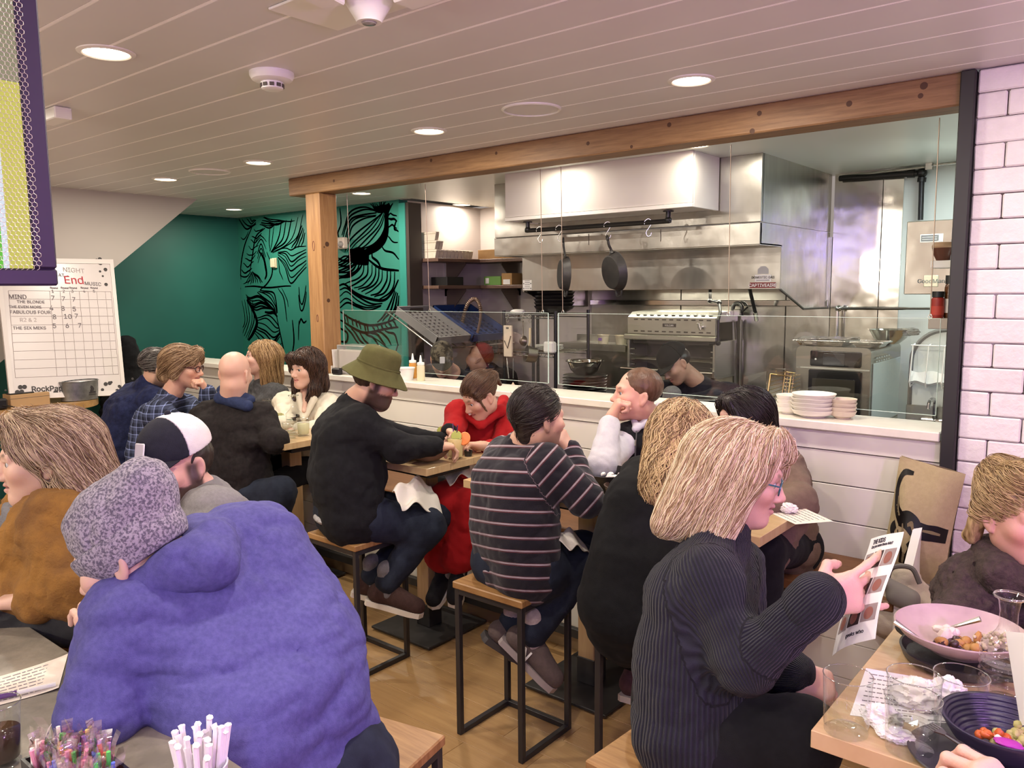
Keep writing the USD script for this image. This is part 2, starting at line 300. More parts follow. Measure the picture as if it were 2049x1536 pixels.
# beam on its post
bm = thing('ceiling_beam', 'long honey brown timber beam under the white board ceiling', 'beam', (-2.7, 3.475, 2.41))
part(bm, 'timber', box(-4.80, -0.64, 3.40, 3.55, 2.41, 2.529, 0.006), beam_m)
for x, z, r in ((-1.05, 2.475, .012), (-1.42, 2.49, .011), (-1.85, 2.5, .011), (-2.3, 2.47, .010), (-0.78, 2.50, .014), (-0.79, 2.465, .010), (-1.45, 2.42, .012), (-2.9, 2.49, .009), (-3.4, 2.505, .01), (-4.3, 2.47, .01), (-2.05, 2.425, .008)):
    part(bm, 'knot', lathe([(0, 0), (r * .8, 0.0004), (r, 0)], n=12).apply_transform(trimesh.transformations.compose_matrix(angles=(PI / 2, 0, 0), translate=(x, 3.4, z))), knot_m)
ps = thing('timber_post', 'square pine post with dark knots standing on the low wall', 'post', (-4.54, 3.475, 1.19))
part(ps, 'timber', box(-4.615, -4.465, 3.40, 3.55, 1.19, 2.409, 0.006), post_m)
for z, yy, r in ((2.07, 3.455, .017), (1.69, 3.45, .014), (2.05, 3.43, .006)):
    part(ps, 'knot', lathe([(0, 0), (r * .8, 0.0005), (r, 0)], n=12).apply_transform(trimesh.transformations.compose_matrix(angles=(0, PI / 2, 0), translate=(-4.465, yy, z))), knot_m)
for z, xx, r in ((2.06, -4.545, .016), (1.57, -4.53, .012)):
    o = [(0.3 * r + r * (1.0 if k % 2 else 0.97) * math.cos(t) * .7, r * 2.0 * math.sin(t)) for k, t in enumerate(np.linspace(0, 2 * PI, 24))]
    part(ps, 'grain_ring', tube([(xx + a, 3.3995, z + c) for a, c in o], 0.0022, 6), M('grain_ring', (0.16, 0.055, 0.035), 0.6))

sp = thing('steel_column', 'dark square steel column at the end of the white brick pier', 'column', (-0.63, 3.41, 0))
part(sp, 'tube', box(-0.654, -0.604, 3.375, 3.43, 0, CEIL - 0.003, 0.004), steel_dark); part(sp, 'foot_plate', box(-0.70, -0.56, 3.33, 3.44, 0, 0.012, 0.002), steel_dark)

# painted brick pier
br = struct_x('wall_brick', (0.5, 3.5, 0))
struct('mortar_bed', box(-0.603, 3.1, 3.418, 3.60, 0, CEIL - 0.002), mortar_m, br)
rowh, bl, z, k = 0.0905, 0.205, 0.0, 0
while z < CEIL - 0.02:
    x = -0.603 - (0.0 if k % 2 else 0.105); k += 1
    while x < 1.5:
        x0, x1 = max(x, -0.602), x + bl; z1 = min(z + rowh, CEIL - 0.003)
        if x1 - x0 > 0.03:
            j = rng.uniform(-0.0022, 0.0022, 4); b = box(x0 + 0.0016 + abs(j[0]) * .5, x1 - 0.0016 - abs(j[1]) * .5, 3.40 + j[2], 3.44, z + 0.0014 + abs(j[3]) * .6, z1 - 0.0014, 0.005)
            b.vertices += (meshkit.noise(b.vertices * 31.0, 5)[:, None] - 0.5) * np.array([0.004, 0.004, 0.003])
            struct('brick', b, brick_m[rng.integers(3)], br)
        x = x1
    z += rowh
struct('plain_render', box(1.5, 3.1, 3.40, 3.44, 0, CEIL - 0.003), brick_m[0], br)
# electrical conduit box on the brick
# the mural's painted line work: fans of flowing lines between two bounding curves
def fan(c0, c1, n, w=0.010, j=0.25, seed=0):
    r = np.random.default_rng(seed); c0, c1 = np.array(c0, float), np.array(c1, float); out = []
    for k in range(n):
        t = k / (n - 1) if n > 1 else 0; t = min(1, max(0, t + r.uniform(-j, j) / n)); p = c0 * (1 - t) + c1 * t
        q = curve(p, 30); q[:, 2] += 0.006 * np.sin(np.linspace(0, 9, len(q)) + 5 * t * n * .3 + seed)
        out.append(ribbon(q, w * r.uniform(.75, 1.25)))
    return out
def ribbon(q, w):
    t = np.gradient(q, axis=0); t /= np.linalg.norm(t, axis=1, keepdims=True) + 1e-9; s = np.cross(t, [0, 1.0, 0]); k = len(q)
    ww = (w / 2) * (0.55 + 0.6 * np.sin(np.linspace(0.15, PI - 0.15, k)))[:, None]
    V = np.vstack([q - s * ww, q + s * ww]); i = np.arange(k - 1)
    return trimesh.Trimesh(V, np.vstack([np.stack([i, i + 1, i + k + 1], 1), np.stack([i, i + k + 1, i + k], 1)]), process=False)
L = []
YM = 4.798
L += fan([(-7.132, 0, 2.160), (-7.141, 0, 2.276), (-7.113, 0, 2.414)], [(-7.089, 0, 2.149), (-6.703, 0, 2.256), (-6.558, 0, 2.488)], 7, 0.012, seed=0)
L += fan([(-6.765, 0, 2.176), (-6.660, 0, 2.278), (-6.580, 0, 2.394)], [(-6.602, 0, 2.189), (-6.566, 0, 2.250), (-6.537, 0, 2.320)], 4, 0.012, seed=1)
L += fan([(-6.993, 0, 2.170), (-6.856, 0, 2.189), (-6.766, 0, 2.162), (-6.658, 0, 2.186), (-6.529, 0, 2.196)], [(-6.998, 0, 2.096), (-6.887, 0, 1.993), (-6.805, 0, 1.843), (-6.669, 0, 1.905), (-6.535, 0, 1.985)], 7, 0.012, seed=2)
L += fan([(-7.399, 0, 2.400), (-7.338, 0, 2.371), (-7.228, 0, 2.406)], [(-7.699, 0, 1.934), (-7.607, 0, 1.901), (-7.500, 0, 1.956)], 9, 0.012, seed=3)
L += fan([(-7.423, 0, 2.442), (-7.578, 0, 2.244), (-7.671, 0, 2.039), (-7.685, 0, 1.881)], [(-7.423, 0, 2.442), (-7.578, 0, 2.244), (-7.671, 0, 2.039), (-7.685, 0, 1.881)], 1, 0.016, seed=4)
L += fan([(-7.201, 0, 2.404), (-7.370, 0, 2.312), (-7.448, 0, 2.136), (-7.509, 0, 1.956)], [(-7.201, 0, 2.404), (-7.370, 0, 2.312), (-7.448, 0, 2.136), (-7.509, 0, 1.956)], 1, 0.014, seed=5)
L += fan([(-7.373, 0, 2.276), (-7.287, 0, 2.333), (-7.186, 0, 2.258)], [(-7.355, 0, 2.046), (-7.274, 0, 2.155), (-7.226, 0, 1.976)], 5, 0.012, seed=6)
L += fan([(-7.288, 0, 2.434), (-7.114, 0, 2.400), (-6.982, 0, 2.437)], [(-7.210, 0, 2.515), (-6.980, 0, 2.461), (-6.690, 0, 2.443)], 6, 0.012, seed=7)
L += fan([(-7.668, 0, 2.508), (-7.518, 0, 2.406), (-7.358, 0, 2.454)], [(-7.463, 0, 2.511), (-7.419, 0, 2.483), (-7.355, 0, 2.489)], 4, 0.012, seed=8)
L += fan([(-7.646, 0, 2.325), (-7.573, 0, 2.306), (-7.501, 0, 2.385)], [(-7.646, 0, 2.325), (-7.573, 0, 2.306), (-7.501, 0, 2.385)], 1, 0.012, seed=9)
L += fan([(-7.490, 0, 1.956), (-7.562, 0, 1.879), (-7.650, 0, 1.838)], [(-7.453, 0, 1.966), (-7.331, 0, 1.896), (-7.280, 0, 1.849)], 9, 0.010, seed=10)
L += fan([(-7.326, 0, 2.183), (-7.244, 0, 2.078), (-7.210, 0, 1.950), (-7.242, 0, 1.875)], [(-7.326, 0, 2.183), (-7.244, 0, 2.078), (-7.210, 0, 1.950), (-7.242, 0, 1.875)], 1, 0.025, seed=11)
L += fan([(-7.615, 0, 1.812), (-7.248, 0, 1.803), (-6.799, 0, 1.804)], [(-7.615, 0, 1.812), (-7.248, 0, 1.803), (-6.799, 0, 1.804)], 1, 0.012, seed=12)
L += fan([(-7.186, 0, 2.152), (-7.103, 0, 1.973), (-7.210, 0, 1.833), (-7.340, 0, 1.773)], [(-7.186, 0, 2.152), (-7.103, 0, 1.973), (-7.210, 0, 1.833), (-7.340, 0, 1.773)], 1, 0.012, seed=13)
L += fan([(-6.992, 0, 2.071), (-6.975, 0, 1.946), (-6.929, 0, 1.880)], [(-6.992, 0, 2.071), (-6.975, 0, 1.946), (-6.929, 0, 1.880)], 1, 0.012, seed=14)
L += fan([(-7.603, 0, 1.722), (-7.530, 0, 1.701), (-7.373, 0, 1.711), (-7.216, 0, 1.644), (-7.106, 0, 1.578)], [(-7.563, 0, 1.643), (-7.448, 0, 1.565), (-7.309, 0, 1.592), (-7.176, 0, 1.578), (-7.090, 0, 1.553)], 7, 0.012, seed=15)
L += fan([(-7.409, 0, 1.487), (-7.225, 0, 1.515), (-7.072, 0, 1.441), (-7.024, 0, 1.391)], [(-7.469, 0, 1.312), (-7.339, 0, 1.217), (-7.209, 0, 1.143), (-7.021, 0, 1.304)], 7, 0.013, seed=16)
L += fan([(-7.073, 0, 1.543), (-7.019, 0, 1.340), (-6.949, 0, 1.113), (-6.916, 0, 0.972)], [(-7.073, 0, 1.543), (-7.019, 0, 1.340), (-6.949, 0, 1.113), (-6.916, 0, 0.972)], 1, 0.018, seed=17)
L += fan([(-7.253, 0, 1.152), (-7.076, 0, 1.149), (-7.001, 0, 1.229)], [(-7.263, 0, 1.026), (-7.087, 0, 1.004), (-6.933, 0, 1.089)], 3, 0.013, seed=18)
L += fan([(-6.797, 0, 1.471), (-6.785, 0, 1.271), (-6.831, 0, 1.093)], [(-6.797, 0, 1.471), (-6.785, 0, 1.271), (-6.831, 0, 1.093)], 1, 0.014, seed=19)
L += fan([(-6.668, 0, 1.793), (-6.660, 0, 1.670), (-6.621, 0, 1.636), (-6.576, 0, 1.719), (-6.553, 0, 1.816)], [(-6.681, 0, 1.719), (-6.658, 0, 1.572), (-6.618, 0, 1.563), (-6.571, 0, 1.670), (-6.550, 0, 1.743)], 2, 0.013, seed=20)
L += fan([(-6.692, 0, 1.423), (-6.655, 0, 1.488), (-6.617, 0, 1.445), (-6.567, 0, 1.475)], [(-6.692, 0, 1.423), (-6.655, 0, 1.488), (-6.617, 0, 1.445), (-6.567, 0, 1.475)], 1, 0.016, seed=21)
L += fan([(-6.710, 0, 1.274), (-6.689, 0, 1.473)], [(-6.710, 0, 1.274), (-6.689, 0, 1.473)], 1, 0.013, seed=22)
L += fan([(-7.020, 0, 1.796), (-6.926, 0, 1.670), (-6.891, 0, 1.444)], [(-6.952, 0, 1.785), (-6.874, 0, 1.690), (-6.854, 0, 1.620)], 2, 0.012, seed=23)
L += fan([(-7.684, 0, 1.669), (-7.645, 0, 1.457), (-7.732, 0, 1.337)], [(-7.486, 0, 1.669), (-7.476, 0, 1.460), (-7.615, 0, 1.244)], 5, 0.011, seed=24)
L += fan([(-7.692, 0, 1.802), (-7.722, 0, 1.669), (-7.698, 0, 1.509)], [(-7.692, 0, 1.802), (-7.722, 0, 1.669), (-7.698, 0, 1.509)], 1, 0.012, seed=25)
L += fan([(-7.589, 0, 1.669), (-7.469, 0, 1.539), (-7.422, 0, 1.434), (-7.506, 0, 1.311), (-7.596, 0, 1.245)], [(-7.589, 0, 1.669), (-7.469, 0, 1.539), (-7.422, 0, 1.434), (-7.506, 0, 1.311), (-7.596, 0, 1.245)], 1, 0.043, seed=26)
L += fan([(-7.268, 0, 1.541), (-7.135, 0, 1.542), (-7.050, 0, 1.508)], [(-7.268, 0, 1.541), (-7.135, 0, 1.542), (-7.050, 0, 1.508)], 1, 0.031, seed=27)
L += fan([(-7.340, 0, 1.773), (-7.119, 0, 1.756), (-7.064, 0, 1.670), (-7.047, 0, 1.543)], [(-7.388, 0, 1.747), (-7.214, 0, 1.670), (-7.105, 0, 1.594), (-7.067, 0, 1.518)], 4, 0.013, seed=28)
L += fan([(-5.413, 0, 2.439), (-5.617, 0, 2.339), (-5.866, 0, 2.218), (-5.944, 0, 2.108)], [(-5.367, 0, 2.432), (-5.399, 0, 2.283), (-5.557, 0, 2.160), (-5.787, 0, 2.111)], 6, 0.014, seed=29)
L += fan([(-5.478, 0, 2.461), (-5.658, 0, 2.495), (-5.854, 0, 2.465), (-5.931, 0, 2.357), (-5.979, 0, 2.260)], [(-5.500, 0, 2.410), (-5.683, 0, 2.387), (-5.825, 0, 2.342), (-5.879, 0, 2.241), (-5.928, 0, 2.130)], 5, 0.014, seed=30)
L += fan([(-5.575, 0, 2.520), (-5.510, 0, 2.472), (-5.432, 0, 2.449)], [(-5.363, 0, 2.530), (-5.391, 0, 2.489), (-5.412, 0, 2.448)], 8, 0.013, seed=31)
L += fan([(-5.995, 0, 2.510), (-5.987, 0, 2.383), (-6.035, 0, 2.294), (-6.024, 0, 2.234)], [(-5.995, 0, 2.510), (-5.987, 0, 2.383), (-6.035, 0, 2.294), (-6.024, 0, 2.234)], 1, 0.014, seed=32)
L += fan([(-5.361, 0, 2.440), (-5.374, 0, 2.260), (-5.471, 0, 2.156), (-5.628, 0, 2.096), (-5.788, 0, 2.079)], [(-5.361, 0, 2.440), (-5.374, 0, 2.260), (-5.471, 0, 2.156), (-5.628, 0, 2.096), (-5.788, 0, 2.079)], 1, 0.062, seed=33)
L += fan([(-5.887, 0, 2.092), (-5.747, 0, 2.065), (-5.610, 0, 2.038)], [(-5.887, 0, 2.092), (-5.747, 0, 2.065), (-5.610, 0, 2.038)], 1, 0.118, seed=34)
L += fan([(-5.523, 0, 2.482), (-5.412, 0, 2.461), (-5.313, 0, 2.497)], [(-5.523, 0, 2.482), (-5.412, 0, 2.461), (-5.313, 0, 2.497)], 1, 0.062, seed=35)
L += fan([(-5.873, 0, 2.082), (-5.982, 0, 2.063), (-6.048, 0, 2.056)], [(-5.735, 0, 2.033), (-5.844, 0, 1.945), (-6.056, 0, 1.913)], 9, 0.014, seed=36)
L += fan([(-5.706, 0, 2.041), (-5.724, 0, 1.965), (-5.883, 0, 1.891), (-6.044, 0, 1.866)], [(-5.763, 0, 2.034), (-5.837, 0, 1.945), (-5.918, 0, 1.910), (-6.042, 0, 1.894)], 3, 0.016, seed=37)
L += fan([(-5.680, 0, 2.022), (-5.698, 0, 1.920), (-5.813, 0, 1.854), (-5.958, 0, 1.819)], [(-5.271, 0, 1.911), (-5.288, 0, 1.803), (-5.370, 0, 1.716), (-5.491, 0, 1.676)], 9, 0.015, seed=38)
L += fan([(-5.644, 0, 2.039), (-5.498, 0, 1.973), (-5.335, 0, 1.930), (-5.220, 0, 1.931)], [(-5.644, 0, 2.039), (-5.498, 0, 1.973), (-5.335, 0, 1.930), (-5.220, 0, 1.931)], 1, 0.021, seed=39)
L += fan([(-5.438, 0, 2.146), (-5.381, 0, 2.105), (-5.278, 0, 2.071), (-5.216, 0, 2.030)], [(-5.438, 0, 2.146), (-5.381, 0, 2.105), (-5.278, 0, 2.071), (-5.216, 0, 2.030)], 1, 0.014, seed=40)
L += fan([(-5.567, 0, 2.094), (-5.556, 0, 2.045), (-5.484, 0, 2.003), (-5.452, 0, 1.958)], [(-5.567, 0, 2.094), (-5.556, 0, 2.045), (-5.484, 0, 2.003), (-5.452, 0, 1.958)], 1, 0.018, seed=41)
L += fan([(-5.349, 0, 2.237), (-5.312, 0, 2.193), (-5.224, 0, 2.163)], [(-5.349, 0, 2.237), (-5.312, 0, 2.193), (-5.224, 0, 2.163)], 1, 0.012, seed=42)
L += fan([(-5.336, 0, 2.409), (-5.291, 0, 2.418), (-5.228, 0, 2.389)], [(-5.346, 0, 2.311), (-5.288, 0, 2.316), (-5.232, 0, 2.291)], 3, 0.016, seed=43)
L += fan([(-5.229, 0, 2.359), (-5.263, 0, 2.293), (-5.214, 0, 2.256)], [(-5.229, 0, 2.359), (-5.263, 0, 2.293), (-5.214, 0, 2.256)], 1, 0.018, seed=44)
L += fan([(-5.275, 0, 2.498), (-5.328, 0, 2.451), (-5.344, 0, 2.366)], [(-5.275, 0, 2.498), (-5.328, 0, 2.451), (-5.344, 0, 2.366)], 1, 0.016, seed=45)
L += fan([(-6.040, 0, 1.801), (-5.958, 0, 1.819), (-5.819, 0, 1.744), (-5.647, 0, 1.685), (-5.438, 0, 1.663), (-5.317, 0, 1.737), (-5.229, 0, 1.854)], [(-6.040, 0, 1.801), (-5.958, 0, 1.819), (-5.819, 0, 1.744), (-5.647, 0, 1.685), (-5.438, 0, 1.663), (-5.317, 0, 1.737), (-5.229, 0, 1.854)], 1, 0.028, seed=46)
L += fan([(-6.034, 0, 1.773), (-5.945, 0, 1.791), (-5.806, 0, 1.712), (-5.614, 0, 1.649), (-5.445, 0, 1.645)], [(-6.044, 0, 1.587), (-5.931, 0, 1.648), (-5.790, 0, 1.603), (-5.652, 0, 1.577), (-5.466, 0, 1.623)], 4, 0.014, seed=47)
L += fan([(-5.277, 0, 1.759), (-5.382, 0, 1.584), (-5.520, 0, 1.470)], [(-5.228, 0, 1.715), (-5.252, 0, 1.585), (-5.313, 0, 1.496)], 4, 0.016, seed=48)
L += fan([(-6.037, 0, 1.568), (-5.867, 0, 1.487), (-5.658, 0, 1.445), (-5.419, 0, 1.472), (-5.241, 0, 1.511)], [(-6.037, 0, 1.568), (-5.867, 0, 1.487), (-5.658, 0, 1.445), (-5.419, 0, 1.472), (-5.241, 0, 1.511)], 1, 0.019, seed=49)
L += fan([(-6.042, 0, 1.484), (-5.871, 0, 1.413), (-5.695, 0, 1.380), (-5.455, 0, 1.405), (-5.244, 0, 1.432)], [(-6.042, 0, 1.484), (-5.871, 0, 1.413), (-5.695, 0, 1.380), (-5.455, 0, 1.405), (-5.244, 0, 1.432)], 1, 0.019, seed=50)
L += fan([(-6.002, 0, 1.550), (-5.977, 0, 1.457)], [(-5.658, 0, 1.445), (-5.633, 0, 1.382)], 7, 0.016, seed=51)
L += fan([(-5.596, 0, 1.446), (-5.557, 0, 1.388)], [(-5.313, 0, 1.492), (-5.257, 0, 1.431)], 6, 0.016, seed=52)
L += fan([(-5.710, 0, 1.375), (-5.594, 0, 1.333), (-5.495, 0, 1.260)], [(-5.422, 0, 1.396), (-5.305, 0, 1.373), (-5.250, 0, 1.278)], 4, 0.017, seed=53)
L += fan([(-5.978, 0, 1.438), (-5.874, 0, 1.348), (-5.785, 0, 1.272)], [(-5.766, 0, 1.374), (-5.665, 0, 1.285), (-5.598, 0, 1.233)], 3, 0.018, seed=54)
L += fan([(-6.046, 0, 1.413), (-5.946, 0, 1.355), (-5.964, 0, 1.289), (-6.053, 0, 1.276)], [(-6.046, 0, 1.413), (-5.946, 0, 1.355), (-5.964, 0, 1.289), (-6.053, 0, 1.276)], 1, 0.018, seed=55)
L += fan([(-5.661, 0, 1.363), (-5.461, 0, 1.279), (-5.343, 0, 1.221), (-5.326, 0, 1.159)], [(-5.661, 0, 1.363), (-5.461, 0, 1.279), (-5.343, 0, 1.221), (-5.326, 0, 1.159)], 1, 0.012, seed=56)
L += fan([(-5.250, 0, 1.278), (-5.299, 0, 1.196), (-5.320, 0, 1.142)], [(-5.250, 0, 1.278), (-5.299, 0, 1.196), (-5.320, 0, 1.142)], 1, 0.015, seed=57)
painted = join(L); painted.vertices[:, 1] = YM
inside = (painted.vertices[:, 2] < 2.53) & (painted.vertices[:, 2] > 0.5) & (painted.vertices[:, 0] < -5.2) & (painted.vertices[:, 0] > -7.7)
painted.update_faces(inside[painted.faces].all(1)); painted.remove_unreferenced_vertices()
bk = painted.copy(); bk.faces = bk.faces[:, ::-1]
part(w, 'painted_lines', join([painted, bk]), mural_line_m, False, kind='stuff')
# ---------------------------------------------------------------- ceiling fittings
lens_on = emitter('lamp_lens_glow', (1.0, 0.80, 0.52), 9.0)
trim_m = M('white_trim', (0.80, 0.78, 0.74), 0.4)
LBL = {0: 'lit round downlight in the far left corner before the teal mural', 1: 'lit round downlight nearest the grey end wall', 2: 'lit round downlight second from the grey end wall',
       3: 'lit round downlight in the middle of the row along the beam', 4: 'lit round downlight at the right end of the row along the beam', 5: 'big lit round downlight near the hanging purple framed screen',
       6: 'lit round downlight half hidden by the beam near the post', 7: 'lit round downlight in the corner of the kitchen ceiling'}
for i, (x, y) in enumerate(LAMPS):
    if i > 7 and i < 18: t = thing('downlight', 'lit round downlight in the ceiling outside the picture', 'light', (x, y, CEIL - 0.01), 'ceiling downlights')
    elif i >= 18: t = thing('downlight', 'lit round downlight shining on the white soffit box', 'light', (x, y, CEIL - 0.01), 'ceiling downlights')
    else: t = thing('downlight', LBL[i], 'light', (x, y, CEIL - 0.01), 'ceiling downlights')
    part(t, 'trim_ring', lathe([(0.070, 0), (0.070, -0.004), (0.074, -0.007), (0.088, -0.003), (0.089, 0.0)], (x, y, CEIL)), trim_m)
    part(t, 'lens', lathe([(0, -0.006), (0.05, -0.006), (0.070, -0.003), (0.070, 0)], (x, y, CEIL)), lens_on)
for (x, y), lb in zip(((-4.88, 2.86), (-2.21, 2.83)), ('round flush white speaker grille between two downlights near the end wall', 'round flush white speaker grille above the kitchen beam')):
    t = thing('ceiling_speaker', lb, 'speaker', (x, y, CEIL))
    part(t, 'rim', lathe([(0.118, 0.0), (0.118, -0.006), (0.124, -0.008), (0.130, -0.004), (0.131, 0)], (x, y, CEIL)), trim_m); part(t, 'grille', lathe([(0, -0.004), (0.118, -0.003), (0.118, 0)], (x, y, CEIL)), ceil_m)
p = (-2.55, 1.755)
t = thing('smoke_detector', 'round white smoke detector on the ceiling between downlights', 'smoke detector', (p[0], p[1], CEIL))
part(t, 'base', lathe([(0.078, 0), (0.078, -0.012), (0.070, -0.026), (0.052, -0.034), (0.0, -0.034)], (*p, CEIL)), trim_m)
part(t, 'cap', lathe([(0.040, -0.034), (0.038, -0.056), (0.030, -0.060), (0, -0.060)], (*p, CEIL)), trim_m)
for k in range(10):
    a = k * 2 * PI / 10; c = np.array([p[0] + 0.0395 * math.cos(a), p[1] + 0.0395 * math.sin(a), CEIL - 0.046]); part(t, 'slot', rot(box(c[0] - 0.003, c[0] + 0.002, c[1] - 0.008, c[1] + 0.008, c[2] - 0.006, c[2] + 0.006), math.degrees(a), (0, 0, 1), c), gap_dark)
p = V(-1.728, 1.503, 2.500)
t = thing('ceiling_camera', 'white funnel shaped sensor with glass eye at the top edge', 'sensor', (p[0], p[1], CEIL))
part(t, 'body', lathe([(0.066, 0), (0.064, -0.01), (0.036, -0.055), (0.034, -0.06), (0.024, -0.06), (0, -0.056)], (p[0], p[1], CEIL)), trim_m); part(t, 'lens', lathe([(0.022, -0.058), (0.018, -0.064), (0, -0.066)], (p[0], p[1], CEIL)), M('smoked_lens', (0.25, 0.22, 0.22), 0.1))
a, b = V(-1.725, 1.294, 2.490), V(-1.756, 1.408, 2.490)
t = thing('fluorescent_batten', 'white ceiling batten left of the funnel shaped sensor', 'light fitting', (b[0], b[1], CEIL))
part(t, 'housing', bar((a[0], a[1], CEIL - 0.02), (b[0], b[1], CEIL - 0.02), 0.075, 0.038, 0.004), trim_m); part(t, 'end_clip', bar((b[0], b[1], CEIL - 0.012), b + (b - a) * 0.14 + np.array([0, 0, 0.03]), 0.05, 0.02, 0.003), trim_m)
a, b = V(-1.614, 1.521, 2.490), V(-1.438, 1.524, 2.490)
t = thing('fluorescent_batten', 'white ceiling batten right of the funnel shaped sensor', 'light fitting', (a[0], a[1], CEIL))
part(t, 'housing', bar((a[0], a[1], CEIL - 0.02), (b[0], b[1], CEIL - 0.02), 0.075, 0.038, 0.004), trim_m); part(t, 'end_clip', bar((a[0], a[1], CEIL - 0.012), a - (b - a) * 0.1 + np.array([0, 0, 0.03]), 0.05, 0.02, 0.003), trim_m)
a, b = V(-1.763, 1.451, 2.520), V(-1.760, 1.529, 2.520)
single('access_panel', box(-1.98, -1.55, 1.36, 1.60, CEIL - 0.008, CEIL - 0.001, 0.002), trim_m, 'flat white access panel in the ceiling behind the sensor', 'panel')
c = V(-3.698, 1.484, 2.490)
t = thing('junction_box', 'small white box on the ceiling beside the hanging screen', 'junction box', (c[0], c[1], CEIL))
part(t, 'body', box(c[0] - 0.14, c[0] + 0.05, c[1] - 0.035, c[1] + 0.035, CEIL - 0.05, CEIL - 0.001, 0.004), trim_m)

# ---------------------------------------------------------------- bench along the low wall
leather = M('tan_bench_top', (0.20, 0.085, 0.030), 0.45, c2=(0.15, 0.06, 0.02), sc=7, st=(0.6, 5, 1), bump=0.0008, bsc=60)
bn = thing('bench', 'long brown topped bench with white boarded front along the low wall', 'bench', (-3.3, 3.2, 0))
for x0, x1 in ((-5.6, -4.1), (-4.098, -2.5), (-2.498, -0.70)): part(bn, 'seat_plank', box(x0, x1, 2.99, 3.414, 0.585, 0.625, 0.006), leather)
part(bn, 'seat_apron', box(-5.6, -0.70, 3.03, 3.055, 0.545, 0.585), M('bench_apron', (0.055, 0.028, 0.014), 0.5))
for a, b in ((0.11, 0.255), (0.257, 0.40), (0.402, 0.543)):
    for x0, x1 in ((-5.6, -3.3), (-3.298, -0.70)): part(bn, 'front_board', box(x0, x1, 3.06, 3.085, a, b, 0.002), board_w[1])
part(bn, 'plinth', box(-5.6, -0.7, 3.07, 3.40, 0.0, 0.11), M('plinth_wood', (0.26, 0.17, 0.085), 0.45))
t = thing('foot_rail', 'long black steel foot rail along the foot of the bench', 'rail', (-3.3, 2.985, 0.13))
part(t, 'rail', bar((-5.5, 2.985, 0.135), (-0.75, 2.985, 0.135), 0.03, 0.045, 0.003), black_base)
for x in (-5.2, -4.5, -3.55, -2.4, -1.3, -0.8): part(t, 'bracket', bar((x, 2.985, 0.125), (x, 3.058, 0.125), 0.025, 0.012), black_base)

# ---------------------------------------------------------------- stools
seat_m = M('stool_seat_wood', (0.36, 0.20, 0.075), 0.4, c2=(0.23, 0.11, 0.036), sc=8, st=(0.8, 8, 2), detail=6)
def stool(name, label, x0, y0, rz=0, h=0.63, w=0.335, dpt=0.315, group='bar stools'):
    t = thing(name, label, 'stool', (x0, y0, 0), group)
    q = 0.022; R = lambda m: rot(m, rz, (0, 0, 1), (x0, y0, 0)); x1, y1 = x0 + w, y0 + dpt
    part(t, 'seat', R(box(x0 - 0.006, x1 + 0.006, y0 - 0.006, y1 + 0.006, h - 0.028, h, 0.004)), seat_m)
    for X in (x0, x1 - q):
        for Y in (y0, y1 - q): part(t, 'leg', R(box(X, X + q, Y, Y + q, 0.0, h - 0.028, 0.002)), steel_dark)
    for Y in (y0, y1 - q): part(t, 'seat_rail', R(box(x0 + q, x1 - q, Y, Y + q, h - 0.05, h - 0.028, 0.0015)), steel_dark)
    for X in (x0, x1 - q):
        part(t, 'side_rail', R(box(X, X + q, y0 + q, y1 - q, h - 0.05, h - 0.028, 0.0015)), steel_dark)
        part(t, 'floor_rail', R(box(X, X + q, y0 + q, y1 - q, 0.0, q, 0.0015)), steel_dark)
    part(t, 'floor_rail', R(box(x0 + q, x1 - q, y1 - q, y1, 0, q, 0.0015)), steel_dark)
    part(t, 'foot_bar', R(box(x0 + q, x1 - q, y1 - q, y1, 0.20, 0.20 + q, 0.0015)), steel_dark)
    return t
stool('bar_stool', 'black framed wooden stool under the man in the green bucket hat', -3.062, 2.205)
stool('bar_stool', 'black framed wooden stool under the man in the striped sweater', -2.085, 2.165, 0)
stool('bar_stool', 'black framed wooden stool under the woman in the long black coat', -1.43, 2.16)
stool('bar_stool', 'black framed wooden stool under the blonde woman reading the quiz sheet', -1.01, 1.50, -4)
stool('bar_stool', 'black framed wooden stool under the bald man in black', -4.17, 2.16)
stool('bar_stool', 'black framed wooden stool under the woman in the plaid shirt', -4.72, 2.12)
stool('bar_stool', 'black framed wooden stool under the man in the navy sweater', -5.36, 2.08)
stool('bar_stool', 'black framed wooden stool at the bar under the man in the beanie', -1.62, 0.98, 12)
stool('bar_stool', 'black framed wooden stool at the bar under the man in the trucker cap', -2.25, 1.15, 10)
stool('bar_stool', 'black framed wooden stool at the bar under the woman in the mustard shawl', -2.85, 1.06, 6)

